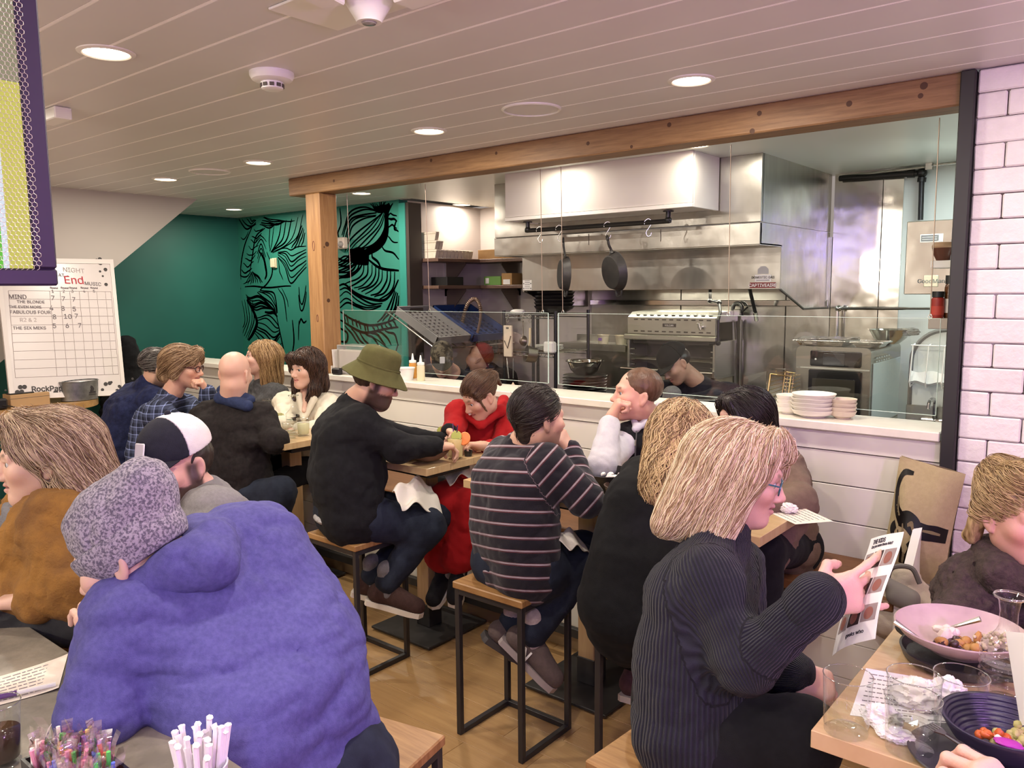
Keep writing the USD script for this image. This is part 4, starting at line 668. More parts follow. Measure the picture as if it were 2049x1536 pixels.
for y in np.linspace(SY + .05, 5.66, 8): part(sl, 'grid_rod', cyl((SX0 + .025, y, 1.21), (SX1 - .025, y, 1.21), .005, 6), hookm)
for z in (1.16, 1.20, 1.24, 1.28): part(sl, 'rack_peg', box(SX0 + .02, SX0 + .05, SY + .05, SY + .07, z, z + .008), hookm); part(sl, 'rack_peg', box(SX1 - .05, SX1 - .02, SY + .05, SY + .07, z, z + .008), hookm)
part(sl, 'pull_bar', cyl((SX0 - .025, SY - .03, 1.135), (SX1 + .01, SY - .03, 1.135), .014, 12), chrome)
for x in (SX0, SX1 - .01): part(sl, 'bar_arm', bar((x, SY - .03, 1.135), (x, SY + .03, 1.135), .016, .02), chrome)
t = thing('gas_pipe', 'black jointed gas pipe at the right side of the broiler', 'pipe', V(-2.556, 5.500, 1.446))
part(t, 'pipe', tube([V(-2.637, 5.500, 1.745), V(-2.635, 5.500, 1.657), V(-2.564, 5.500, 1.646), V(-2.531, 5.450, 1.575), V(-2.522, 5.400, 1.523), V(-2.519, 5.400, 1.357), V(-2.584, 5.400, 1.348)], .012, 10), pipe_m)
for q in (V(-2.635, 5.500, 1.657), V(-2.564, 5.500, 1.646), V(-2.519, 5.400, 1.357)): part(t, 'elbow', trimesh.creation.icosphere(2, .02).apply_translation(q), pipe_m)
t = thing('gas_valve', 'black gas pipe loop with a valve on the back wall', 'pipe', V(-2.534, 5.750, 1.548))
part(t, 'pipe', tube(curve([V(-2.569, 5.760, 1.510), V(-2.571, 5.760, 1.608), V(-2.540, 5.760, 1.638), V(-2.504, 5.760, 1.616), V(-2.502, 5.760, 1.541)], 20), .014, 10), pipe_m); part(t, 'valve_body', box(V(-2.554, 5.760, 1.540)[0], V(-2.498, 5.760, 1.541)[0], 5.72, 5.78, V(-2.518, 5.760, 1.541)[2], V(-2.519, 5.760, 1.593)[2], .006), ss_brushed); part(t, 'lever', tube([V(-2.494, 5.740, 1.568), V(-2.440, 5.720, 1.610)], .007, 7), pipe_m)
t = thing('gas_pipe', 'black slanting gas hose under the right end of the hood', 'pipe', V(-2.343, 5.600, 1.591)); part(t, 'hose', tube([V(-2.335, 5.500, 1.743), V(-2.340, 5.600, 1.609), V(-2.364, 5.700, 1.545)], .013, 10), pipe_m); part(t, 'fitting', tube([V(-2.352, 5.650, 1.575), V(-2.360, 5.700, 1.515)], .016, 10), hookm)
t = thing('wall_conduit', 'dark vertical pipe down the steel back wall right of the broiler', 'pipe', V(-2.532, 5.790, 1.281)); part(t, 'pipe', tube([V(-2.582, 5.790, 1.508), V(-2.565, 5.790, 1.280), V(-2.548, 5.790, 0.935)], .02, 10), M('conduit_grey', (.22, .205, .18), .35, .8)); part(t, 'pipe', tube([V(-2.518, 5.790, 1.510), V(-2.516, 5.790, 0.937)], .012, 10), M('conduit_grey', (.22, .205, .18), .35, .8))
a, b = V(-2.613, 5.825, 1.136), V(-2.575, 5.825, 1.254); t = thing('outlet_plate', 'cream outlet plate on the steel back wall', 'outlet', a); part(t, 'plate', box(a[0], b[0], 5.82, 5.829, a[2], b[2], .002), M('cream_plate', (.55, .5, .36), .45)); part(t, 'socket', box(a[0] + .01, b[0] - .01, 5.818, 5.821, a[2] + .02, a[2] + .045), gap_dark); part(t, 'socket', box(a[0] + .01, b[0] - .01, 5.818, 5.821, b[2] - .045, b[2] - .02), gap_dark)

# worktops
t = thing('pass_counter', 'steel pass counter behind the low white wall', 'counter', (-3, 3.95, 0)); part(t, 'top', box(-5.0, -0.75, 3.665, 4.22, .90, .935, .004), ss_brushed); part(t, 'body', box(-5.0, -0.75, 3.70, 4.18, 0, .90), black_base)
t = thing('back_counter', 'steel cooking counter along the kitchen back wall', 'counter', (-2.9, 5.5, 0)); part(t, 'top', box(-3.6, -1.80, 5.2, 5.82, .90, .935, .004), ss_brushed); part(t, 'body', box(-3.6, -1.80, 5.24, 5.82, 0, .90), ss_brushed)
c = V(-2.196, 5.300, 1.084); a, b = V(-2.284, 5.300, 0.990), V(-2.117, 5.300, 1.186); g = thing('steel_sheet_pan', 'dull steel pan leaning upright on the back counter', 'pan', (c[0], 5.3, .935)); part(g, 'sheet', prism([(a[0], .94), (b[0], .94), (b[0] + .005, b[2]), (a[0] + .01, b[2] - .05)], .006, (0, 5.3, 0), (1, 0, 0), (0, 0, 1)), ss_brushed)
fb = thing('fryer_basket', 'golden wire fryer basket standing on end', 'basket', V(-1.759, 4.600, 0.959)); gold = M('brass_wire', (.62, .45, .2), .3, 1.0)
P = [V(-1.818, 4.620, 1.242), V(-1.695, 4.620, 1.234), V(-1.701, 4.550, 0.968), V(-1.821, 4.550, 0.980)]
part(fb, 'rim', tube(P + [P[0]], .006, 8), gold); dpt = np.array([.03, .14, .02])
Q = [p_ * .88 + sum(P) / 4 * .12 + dpt for p_ in P]; part(fb, 'back_rim', tube(Q + [Q[0]], .004, 7), gold)
for u in np.linspace(0, 1, 12): part(fb, 'mesh_wire', join([tube([P[0] * (1 - u) + P[3] * u, Q[0] * (1 - u) + Q[3] * u, Q[1] * (1 - u) + Q[2] * u, P[1] * (1 - u) + P[2] * u], .0016, 4)]), gold)
for u in np.linspace(0, 1, 7): part(fb, 'mesh_wire', tube([P[0] * (1 - u) + P[1] * u, Q[0] * (1 - u) + Q[1] * u, Q[3] * (1 - u) + Q[2] * u, P[3] * (1 - u) + P[2] * u], .0016, 4), gold)
part(fb, 'hook', tube([V(-1.785, 4.620, 1.256), V(-1.778, 4.600, 1.275), V(-1.721, 4.600, 1.276), V(-1.728, 4.620, 1.256)], .004, 6), hookm)

# ---------------------------------------------------------------- oven and what stands on it
ov = thing('countertop_oven', 'grey steel countertop oven with black glass door and touch screen', 'oven', (-1.49, 5.0, .935)); ov_m = M('oven_steel', (.30, .275, .235), .32, .85); OY, OX0, OX1 = 4.72, -1.705, -1.285
oz = 1.408
body = hull([(OX0, y, .95) for y in (OY, 5.35)] + [(OX1, y, .95) for y in (OY, 5.35)] + [(OX0 + .03 - .03 * math.cos(t_), y, oz - .03 + .03 * math.sin(t_)) for t_ in np.linspace(0, PI / 2, 5) for y in (OY, 5.35)] + [(OX1 - .03 + .03 * math.cos(t_), y, oz - .03 + .03 * math.sin(t_)) for t_ in np.linspace(0, PI / 2, 5) for y in (OY, 5.35)])
part(ov, 'body', body, ov_m); part(ov, 'side_cover', box(OX1, OX1 + .006, OY + .04, 5.33, .96, 1.32, .002), M('oven_side', (.55, .60, .60), .3, .3))
part(ov, 'control_panel', box(-1.62, -1.335, OY - .008, OY, 1.295, 1.385, .006), M('black_gloss', (.012, .011, .011), .12)); part(ov, 'touch_screen', box(-1.545, -1.425, OY - .0105, OY - .008, 1.302, 1.372, .002), M('screen_glass', (.035, .036, .038), .1)); part(ov, 'power_dot', lathe([(0, .002), (.006, 0)], n=10).apply_transform(trimesh.transformations.compose_matrix(angles=(PI / 2, 0, 0), translate=(-1.588, OY - .009, 1.335))), trim_m)
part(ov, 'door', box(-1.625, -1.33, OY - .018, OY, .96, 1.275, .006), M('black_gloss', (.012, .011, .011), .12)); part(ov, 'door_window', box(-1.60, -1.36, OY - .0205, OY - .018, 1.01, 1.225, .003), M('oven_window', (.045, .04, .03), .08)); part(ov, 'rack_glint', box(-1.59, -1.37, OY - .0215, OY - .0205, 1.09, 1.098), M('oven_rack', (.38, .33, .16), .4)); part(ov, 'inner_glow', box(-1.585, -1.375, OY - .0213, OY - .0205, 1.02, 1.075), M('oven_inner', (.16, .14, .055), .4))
part(ov, 'door_seam', box(OX0 + .004, OX1 - .004, OY - .003, OY + .002, 1.279, 1.287), chrome); part(ov, 'handle', tube(curve([(-1.715, OY - .01, .955), (-1.72, OY - .045, .985), (-1.72, OY - .045, 1.05), (-1.715, OY - .01, 1.08)], 16), .008, 8), M('black_gloss', (.012, .011, .011), .12))
for k in range(6):
    for r_ in range(2): part(ov, 'side_vent', box(OX1 + .006, OX1 + .0075, OY + .08 + k * .05, OY + .105 + k * .05, 1.325 + r_ * .02, 1.332 + r_ * .02), M('oven_side', (.55, .60, .60), .3, .3))
part(ov, 'stand', box(OX0, OX1, OY + .02, 5.35, 0, .948), ss_brushed)
foil = M('crumpled_foil', (.72, .70, .66), .2, 1.0, bump=.012, bsc=28)
def foil_tray(label, x0, x1, y0, y1, z, h=.03, cover=True):
    t = thing('foil_tray', label, 'tray', ((x0 + x1) / 2, (y0 + y1) / 2, z)); part(t, 'pan', hull([(x0 + .02, y0 + .02, z), (x1 - .02, y0 + .02, z), (x0 + .02, y1 - .02, z), (x1 - .02, y1 - .02, z), (x0, y0, z + h), (x1, y0, z + h), (x0, y1, z + h), (x1, y1, z + h)]), foil)
    part(t, 'rim', tube([(x0 - .008, y0 - .008, z + h), (x1 + .008, y0 - .008, z + h), (x1 + .008, y1 + .008, z + h), (x0 - .008, y1 + .008, z + h), (x0 - .008, y0 - .008, z + h)], .005, 6), foil)
    if cover: part(t, 'cover', sheet(24, 18, lambda u, v: [x0 - .01 + (x1 - x0 + .02) * u, y0 - .01 + (y1 - y0 + .02) * v, z + h + .006 + .012 * meshkit.fbm(np.stack([u * 9, v * 7, 0 * u], -1), 3, 3)], .002), foil)
    return t
foil_tray('wide foil covered tray on the left of the oven top', -1.72, -1.44, 4.74, 5.0, oz + .002); foil_tray('small open foil tray on the right of the oven top', -1.40, -1.24, 4.75, 4.92, oz + .002, .028, False)
c = V(-1.296, 5.200, 1.405); g = thing('mixing_bowl', 'steel mixing bowl with torn wrap on the oven', 'bowl', (-1.30, 5.15, oz + .002)); part(g, 'bowl', lathe([(0, 0), (.05, 0), (.09, .035), (.118, .085), (.125, .087), (.114, .085), (.086, .037), (.048, .004), (0, .004)], (-1.30, 5.15, oz + .002), 36), ss_wavy); part(g, 'wrap', blob((-1.20, 5.15, oz + .075), (.06, .07, .025), .6, 14, 9), M('plastic_film', (0.75, 0.72, 0.68), 0.15, trans=0.6, ior=1.2))
# black pipes on the back wall right of the hood
t = thing('sprinkler_pipe', 'black pipe along the ceiling and down the white kitchen wall', 'pipe', V(-1.279, 5.700, 2.470)); q0, q1, q2 = V(-1.833, 5.790, 2.493), V(-1.314, 5.790, 2.480), V(-1.309, 5.790, 2.180)
part(t, 'pipe', tube([q0, q1], .02, 12), pipe_m); part(t, 'drop_pipe', tube([q1, q2], .017, 12), pipe_m); part(t, 'elbow', trimesh.creation.icosphere(2, .032).apply_translation(q1), pipe_m); part(t, 'coupling', tube([V(-1.400, 5.790, 2.482), V(-1.358, 5.790, 2.481)], .027, 12), pipe_m); part(t, 'collar', tube([V(-1.312, 5.790, 2.451), V(-1.314, 5.790, 2.423)], .027, 12), pipe_m)
t = thing('ceiling_conduit', 'thin grey conduit on the kitchen ceiling above the black pipe', 'conduit', V(-1.292, 5.750, 2.517)); part(t, 'conduit', tube([V(-1.819, 5.800, 2.506), V(-1.292, 5.750, 2.511), V(-1.229, 5.700, 2.512), V(-1.029, 5.700, 2.515)], .009, 8), hookm); part(t, 'clip', box(*sum(([a_ - .02, a_ + .02] for a_ in V(-1.256, 5.720, 2.507)), [])), hookm)
t = thing('steam_pipe', 'slim steel pipe across the steel wall below the hood', 'pipe', V(-1.496, 5.760, 1.608)); part(t, 'pipe', tube([V(-1.803, 5.760, 1.603), V(-1.216, 5.760, 1.607)], .010, 10), chrome); part(t, 'drop_pipe', tube([V(-1.803, 5.760, 1.603), V(-1.800, 5.760, 1.348)], .012, 10), chrome); part(t, 'union', trimesh.creation.icosphere(2, .022).apply_translation(V(-1.796, 5.760, 1.603)), chrome)

# ---------------------------------------------------------------- right end: steel cabinet, jars, sink
a, b = V(-1.176, 4.900, 1.706), V(-0.904, 4.900, 2.109)
t = thing('steel_cabinet', 'polished steel wall cabinet at the right end of the kitchen', 'cabinet', (a[0], 5.0, a[2])); part(t, 'door', box(a[0], b[0] + .1, 4.90, 4.92, a[2], b[2], .004), ss_wavy); part(t, 'side', box(a[0], a[0] + .015, 4.92, 5.20, a[2], b[2], .003), ss_wavy); part(t, 'body', box(a[0] + .015, b[0] + .1, 4.92, 5.20, a[2] + .003, b[2] - .003), ss_brushed)
c0, c1 = V(-1.104, 4.897, 1.991), V(-0.991, 4.897, 2.035); part(t, 'notice', box(c0[0], c1[0], 4.8965, 4.90, c0[2], c1[2]), trim_m); part(t, 'notice_panel', box(c0[0] + .005, c0[0] + (c1[0] - c0[0]) * .82, 4.8955, 4.8966, c0[2] + .006, c1[2] - .006), M('print_grey', (0.2, 0.2, 0.2), 0.6))
part(t, 'notice_lines', join([box(c0[0] + .01, c0[0] + .085, 4.895, 4.8956, c0[2] + .014 + k * .012, c0[2] + .017 + k * .012) for k in range(3)]), trim_m)
c0, c1 = V(-1.075, 4.897, 1.747), V(-1.003, 4.897, 1.811); part(t, 'name_plate', box(c0[0], c1[0], 4.895, 4.90, c0[2], c1[2], .003), M('plate_cream', (.75, .72, .55), .3, .4)); part(t, 'lettering', text('GoodMan', .022, ((c0[0] + c1[0]) / 2, 4.8945, (c0[2] + c1[2]) / 2), (1, 0, 0), (0, 0, 1), .001, False, True), M('print_grey', (0.2, 0.2, 0.2), 0.6))
SYJ = 4.25
def rshelf(label, z, x0, x1, h=.02):
    t = thing('spice_shelf', label, 'shelf', ((x0 + x1) / 2, SYJ, z)); part(t, 'board', box(x0, x1, SYJ - .09, SYJ + .09, z - h, z, .003), trim_m if z > 1.8 else M('shelf_beige', (.42, .36, .31), .5)); part(t, 'side_bracket', box(x1 - .01, x1, SYJ - .09, SYJ + .09, z - .1, z + .1), hookm); return t
za, zb = V(-0.851, 4.160, 1.869)[2], V(-0.838, 4.160, 1.601)[2]
rshelf('white upper shelf behind the dark steel column', za, V(-0.889, 4.160, 1.870)[0], -.55, .035); rshelf('beige lower jar shelf behind the dark steel column', zb, V(-0.886, 4.160, 1.593)[0], -.55, .05)
rshelf_hang = thing('shelf_chain', 'pair of thin chains hanging the jar shelves from the ceiling', 'chain', (-.62, SYJ, CEIL))
for y in (SYJ - .08, SYJ + .08): part(rshelf_hang, 'chain', tube([(-.58, y, zb), (-.58, y, CEIL - .003)], .004, 6), hookm)
def jar(label, x, y, z, R, h, body, cap_m, capn=.25, name='spice_jar', band=None):
    t = thing(name, label, 'jar', (x, y, z)); part(t, 'body', lathe([(0, 0), (R * .9, 0), (R, h * .05), (R, h * (1 - capn) * .9), (R * .8, h * (1 - capn)), (0, h * (1 - capn))], (x, y, z), 24), body); part(t, 'cap', lathe([(0, h * (1 - capn)), (R * .92, h * (1 - capn)), (R * .92, h), (0, h)], (x, y, z), 24), cap_m)
    if band: part(t, 'label', lathe([(R * 1.01, h * .12), (R * 1.015, h * .12), (R * 1.015, h * .45), (R * 1.01, h * .45)], (x, y, z), 24), band)
    return t
redm = M('chili_red', (.33, .02, .012), .4); blackcap = M('black_cap', (.012, .011, .012), .35); whitecap = M('white_cap', (.75, .72, .68), .4)
c = V(-0.861, 4.200, 1.599); jar('red spice jar with a black lid on the lower shelf', c[0], 4.22, zb, .028, .125, redm, blackcap, .22, band=M('label_red', (.5, .05, .03), .5))
c = V(-0.819, 4.200, 1.600); jar('dark amber bottle beside the red spice jar', c[0] + .0, 4.25, zb, .022, .20, M('amber_glass', (.10, .035, .01), .15), blackcap, .2, 'sauce_bottle', whitecap)
jar('tall dark bottle half behind the steel column', c[0] + .045, 4.20, zb, .024, .22, M('amber_glass', (.10, .035, .01), .15), blackcap, .2, 'sauce_bottle', M('label_green', (.1, .25, .1), .5))
c = V(-0.849, 4.200, 1.872); g = thing('amber_bowl', 'brown plastic bowl on the upper shelf by the steel column', 'bowl', (c[0], 4.23, za)); part(g, 'bowl', lathe(bowl_prof(.05, .06), (c[0], 4.23, za), 28), M('brown_plastic', (.10, .035, .02), .3)); part(g, 'lid', lathe([(0, .06), (.05, .06), (.052, .068), (.045, .085), (0, .087)], (c[0], 4.23, za), 28), M('tan_lid', (.42, .27, .16), .4))
jar('blue capped jar behind the steel column on the upper shelf', c[0] + .055, 4.22, za, .025, .15, M('jar_grey', (.4, .4, .45), .3), M('blue_cap', (.05, .05, .35), .4), .3)
gp = M('guard_white', (.68, .72, .70), .25)
a = V(-1.084, 4.750, 0.964); b = V(-0.935, 4.750, 1.519); cx0, cx1, cz0, cz1 = a[0], b[0] + .25, .90, b[2]
arch = [(cx0, cz0), (cx1, cz0), (cx1, cz1)] + [(cx0 + .17 - .17 * math.sin(t_), cz1 - .17 + .17 * math.cos(t_)) for t_ in np.linspace(0, PI / 2, 10)]
t = thing('splash_guard', 'white splash guard with a dark rounded edge beside the oven', 'splash guard', (a[0], 4.75, .9)); part(t, 'panel', prism(arch, .006, (0, 4.756, 0), (1, 0, 0), (0, 0, 1)), gp); part(t, 'edge_tube', tube([(x_, 4.752, z_) for x_, z_ in arch[2:]] + [(cx0, 4.752, cz0)], .012, 8), M('edge_grey', (.16, .16, .15), .4))
tw = thing('paper_towel_holder', 'white wire holder with folded paper towels above the sink', 'towel holder', V(-0.983, 4.720, 1.251)); a, b = V(-1.078, 4.720, 1.223), V(-0.913, 4.720, 1.441)
for x in np.linspace(a[0] + .01, b[0], 3): part(tw, 'wire', tube([(x, 4.745, b[2]), (x, 4.70, b[2] - .005), (x, 4.66, a[2] + .02), (x, 4.68, a[2] - .01), (x, 4.745, a[2])], .004, 6), trim_m)
part(tw, 'towels', sheet(16, 8, lambda u, v: [a[0] + (b[0] - a[0] + .05) * u, 4.69 + .03 * v + .004 * np.sin(u * 14), a[2] + .01 + .055 * v + .006 * np.sin(u * 11 + v * 3)], .03), M('towel_white', (.78, .76, .72), .7)); part(tw, 'top_wire', tube([(a[0], 4.70, b[2] - .005), (b[0] + .05, 4.70, b[2] - .005)], .004, 6), trim_m)
sk = thing('hand_sink', 'small steel hand sink with a gooseneck tap behind the glass', 'sink', V(-0.947, 4.600, 1.026)); a = V(-1.093, 4.740, 1.109); sz = a[2]
part(sk, 'back_splash', box(a[0], a[0] + .42, 4.72, 4.745, sz - .12, sz, .003), ss_brushed); part(sk, 'basin_side', box(a[0], a[0] + .012, 4.35, 4.72, sz - .25, sz - .10, .003), ss_brushed); part(sk, 'basin_side', box(a[0] + .408, a[0] + .42, 4.35, 4.72, sz - .25, sz - .10, .003), ss_brushed); part(sk, 'basin_front', box(a[0] + .012, a[0] + .408, 4.35, 4.362, sz - .25, sz - .10, .003), ss_brushed); part(sk, 'basin_floor', box(a[0] + .012, a[0] + .408, 4.362, 4.72, sz - .25, sz - .24), ss_brushed); part(sk, 'pedestal', box(a[0] + .15, a[0] + .27, 4.55, 4.72, 0, sz - .25), ss_brushed)
c = V(-0.947, 4.680, 1.069); part(sk, 'tap', tube(curve([(c[0], 4.70, sz - .10), (c[0], 4.70, sz + .02), (c[0] - .004, 4.68, sz + .045), (c[0] - .008, 4.62, sz + .04), (c[0] - .01, 4.60, sz - .0)], 24), .010, 10), chrome); part(sk, 'tap_handle', tube([(c[0] - .06, 4.70, sz - .07), (c[0] + .06, 4.70, sz - .07)], .009, 8), chrome); part(sk, 'soap_tray', box(c[0] - .06, c[0] + .06, 4.55, 4.62, sz - .105, sz - .095), chrome)

# ---------------------------------------------------------------- stacks on the pass counter and the ledge
plate_prof = [(0, 0), (.085, 0), (.135, .020), (.132, .023), (.083, .006), (0, .006)]
PZ = .937
c = V(-2.712, 3.980, 1.253); zt = V(-2.712, 3.980, 1.243)[2]
n = int((zt - PZ) / .0175); stack('dinner_plate', 'black plate in the tall stack under the steel bowl', 'plate', plate_prof, blackplate, (c[0], 3.98, PZ), n, .0175, 'black plates under the steel bowl')
zt = PZ + (n - 1) * .0175 + .023
g = thing('steel_bowl', 'shiny steel mixing bowl on top of the tall black plate stack', 'bowl', (c[0], 3.98, zt)); part(g, 'bowl', lathe([(0, 0), (.055, 0), (.085, .03), (.103, .075), (.116, .082), (.117, .086), (.105, .083), (.098, .077), (.08, .032), (.052, .005), (0, .005)], (c[0], 3.98, zt), 44), M('mirror_steel', (.62, .58, .52), .08, 1.0))
c = V(-2.537, 4.050, 1.236); stack('dinner_plate', 'black plate in the stack right of the steel bowl', 'plate', plate_prof, blackplate, (c[0], 4.06, PZ), 11, .0175, 'black plates right of the steel bowl')
c = V(-1.923, 3.980, 1.231); stack('deep_plate', 'black deep plate in the stack before the bent cook', 'plate', [(r_ * .92, z_ * 1.1) for r_, z_ in plate_prof], blackplate, (c[0], 3.95, PZ), 12, .0185, 'black deep plates before the bent cook')
c = V(-1.543, 3.950, 1.222); stack('black_bowl', 'black bowl in the leaning stack beside the fryer basket', 'bowl', bowl_prof(.095, .05), blackplate, (c[0], 3.93, PZ), 9, .021, 'black bowls beside the fryer basket')
brownp = M('brown_stoneware', (.075, .045, .035), .45)
c = V(-3.034, 3.980, 1.212); stack('brown_plate', 'dark brown plate stacked left of the black plates', 'plate', [(0, 0), (.07, 0), (.115, .03), (.111, .032), (.068, .007), (0, .007)], brownp, (c[0], 3.98, PZ), 8, .020, 'dark brown plates')
c = V(-3.212, 3.950, 1.177); beige = M('kraft_boat', (.62, .47, .33), .6)
def boat(label, x, y, z):
    t = thing('paper_boat', label, 'paper tray', (x, y, z), 'paper trays stacked on the pass counter'); part(t, 'tray', sheet(14, 10, lambda u, v: [x + (u - .5) * .17, y + (v - .5) * .12, z + .05 * np.abs(2 * u - 1) ** 3 + .03 * np.abs(2 * v - 1) ** 2 + .004 * np.sin(u * 16)], .004), beige); return t
for k in range(9): boat('beige paper tray in the stack beside the brown plates', c[0], 3.95, PZ + k * .0165 + .004)
wb = M('white_china', (.80, .75, .66), .3)
def wbowl(R, h): return [(0, 0), (R * .55, 0), (R * .58, .004), (R * .86, h * .4), (R, h), (R * 1.0, h + .002), (R - .005, h), (R * .83, h * .42), (R * .5, .007), (0, .007)]
LZ = 1.1905
for px_, R, n, lb in ((V(-1.295, 3.570, 1.173), .060, 4, 'small white china bowl in the left stack on the ledge'), (V(-1.183, 3.570, 1.170), .092, 5, 'wide white china bowl in the middle stack on the ledge'), (V(-1.065, 3.570, 1.170), .056, 4, 'small cream bowl in the right stack on the ledge')):
    stack('china_bowl' if R != .056 else 'cream_bowl', lb, 'bowl', wbowl(R, .032), wb if R != .056 else M('cream_china', (.62, .52, .40), .4), (px_[0], 3.525 if R < .09 else 3.50, LZ), n, .017, lb.split(' in the')[0] + 's on the ledge, ' + lb.split('in the ')[1])

# ---------------------------------------------------------------- glass screens hung from the beam
glass = pane('screen_glass_pane', (.975, .99, .98)); edge = M('glass_edge', (.55, .68, .60), .2); wire = M('hanger_wire', (.45, .36, .28), .35, .7)
def screen(label, x0, x1, cables):
    t = thing('glass_screen', label, 'glass screen', ((x0 + x1) / 2, 3.60, 1.225)); part(t, 'pane', box(x0, x1, 3.597, 3.603, 1.225, 1.62), glass)
    part(t, 'edge', join([box(x0, x1, 3.5965, 3.6035, 1.6195, 1.6215), box(x0, x1, 3.5965, 3.6035, 1.2235, 1.2255), box(x0 - .001, x0 + .001, 3.5965, 3.6035, 1.2255, 1.6195), box(x1 - .001, x1 + .001, 3.5965, 3.6035, 1.2255, 1.6195)]), edge)
    for x in cables:
        part(t, 'cable', tube([(x, 3.60, 1.63), (x, 3.585, 2.409)], .0022, 6), wire); part(t, 'eyelet', tube([(x + .007 * math.cos(k), 3.60, 1.627 + .009 * math.sin(k)) for k in np.linspace(0, 2 * PI, 13)], .002, 5), hookm)
screen('left clear glass screen hung on thin cables over the ledge', -4.50, -2.70, (-4.40, -3.64, -2.74)); screen('right clear glass screen hung on thin cables over the ledge', -2.63, -.72, (-2.60, -1.63, -.76))

# ---------------------------------------------------------------- small things on the ledge
a, b = V(-4.403, 3.520, 1.192), V(-4.121, 3.520, 1.387)
t = thing('menu_holder', 'clear acrylic box of white menus on the ledge by the post', 'holder', (a[0], 3.52, LZ)); ac = M('acrylic', (.92, .90, .88), .05, trans=.9, ior=1.3)
bx0, bx1 = a[0] + .02, b[0] + .03
part(t, 'box', box(bx0, bx1, 3.44, 3.58, LZ, LZ + .20, .004), ac)
t2 = thing('napkin_pack', 'stack of white paper napkins inside the acrylic box', 'napkins', (a[0], 3.52, LZ)); part(t2, 'napkins', box(bx0 + .012, bx1 - .012, 3.452, 3.568, LZ + .006, LZ + .165, .006), M('napkin_white', (.78, .73, .66), .8))
for k in range(3):
    m_ = thing('paper_menu', ('white menu card leaning nearest the post', 'white menu card leaning second from the post', 'white menu card behind the acrylic box')[k], 'menu', (a[0], 3.5, LZ)); x = a[0] - .06 + k * .028 if k < 2 else b[0] + .06; part(m_, 'card', rot(box(x, x + .006, 3.45, 3.56, LZ + .001, LZ + (.165 if k < 2 else .19)), -9 + 4 * k, (0, 1, 0), (x, 3.5, LZ)), M('napkin_white', (.78, .73, .66), .8))
single('card_reader', box(bx0 - .01, bx0 + .07, 3.395, 3.435, LZ, LZ + .045, .008), blackcap, 'small black card reader before the acrylic menu box', 'card reader')
c = V(-3.730, 3.500, 1.185); t = thing('plastic_tub', 'white plastic tub on the ledge by the sauce bottles', 'tub', (c[0], 3.47, LZ)); part(t, 'tub', lathe([(0, 0), (.042, 0), (.053, .07), (.057, .072), (.057, .078), (.053, .078), (.048, .07), (.04, .003), (0, .003)], (c[0], 3.47, LZ), 28), trim_m)
def squeeze(label, c, y, m, z=LZ, s=1.0):
    t = thing('squeeze_bottle', label, 'sauce bottle', (c[0], y, z)); part(t, 'body', lathe([(0, 0), (.024, 0), (.025, .004), (.025, .09), (.021, .10), (0, .10)], (c[0], y, z), 24), m); part(t, 'cap', lathe([(.0215, .10), (.0235, .10), (.0235, .115), (.010, .118), (.004, .16), (0, .16)], (c[0], y, z), 20), trim_m)
squeeze('amber squeeze bottle behind the white tub', V(-3.763, 3.550, 1.227), 3.56, M('amber_sauce', (.55, .24, .04), .35)); squeeze('cream squeeze bottle with a pointed tip on the ledge', V(-3.607, 3.500, 1.200), 3.48, M('cream_sauce', (.68, .60, .40), .35))
c = V(-3.915, 3.900, 1.189); single('black_tray', box(c[0] - .25, c[0] + .25, 3.80, 4.1, PZ, PZ + .05, .01), blackplate, 'black cooking tray on the pass before the cook in the camo cap', 'tray')
# mural wall fittings
c = V(-7.059, 4.790, 2.042); t = thing('chime_box', 'small beige thermostat box on the mural', 'thermostat', c); part(t, 'cover', box(c[0] - .04, c[0] + .035, 4.77, 4.798, c[2] - .045, c[2] + .045, .005), M('beige_plastic', (.62, .52, .36), .45)); part(t, 'back_plate', box(c[0] - .03, c[0] + .045, 4.785, 4.799, c[2] - .05, c[2] + .05, .003), M('beige_plastic', (.62, .52, .36), .45))
c = V(-5.944, 4.790, 2.189); t = thing('motion_sensor', 'beige emergency lamp box on the mural beside the post', 'emergency lamp', c); part(t, 'housing', box(c[0] - .10, c[0] + .055, 4.74, 4.799, c[2] - .05, c[2] + .055, .01), M('lamp_beige', (.66, .56, .48), .4)); part(t, 'lamp_head', lathe([(0, .02), (.02, .018), (.03, 0), (.03, -.03), (0, -.03)], n=24).apply_transform(trimesh.transformations.compose_matrix(angles=(PI / 2, 0, 0), translate=(c[0] + .02, 4.735, c[2] - .01))), M('lamp_grey', (.35, .31, .29), .35)); part(t, 'test_light', trimesh.creation.icosphere(1, .007).apply_translation((c[0] - .05, 4.735, c[2] - .055)), trim_m)
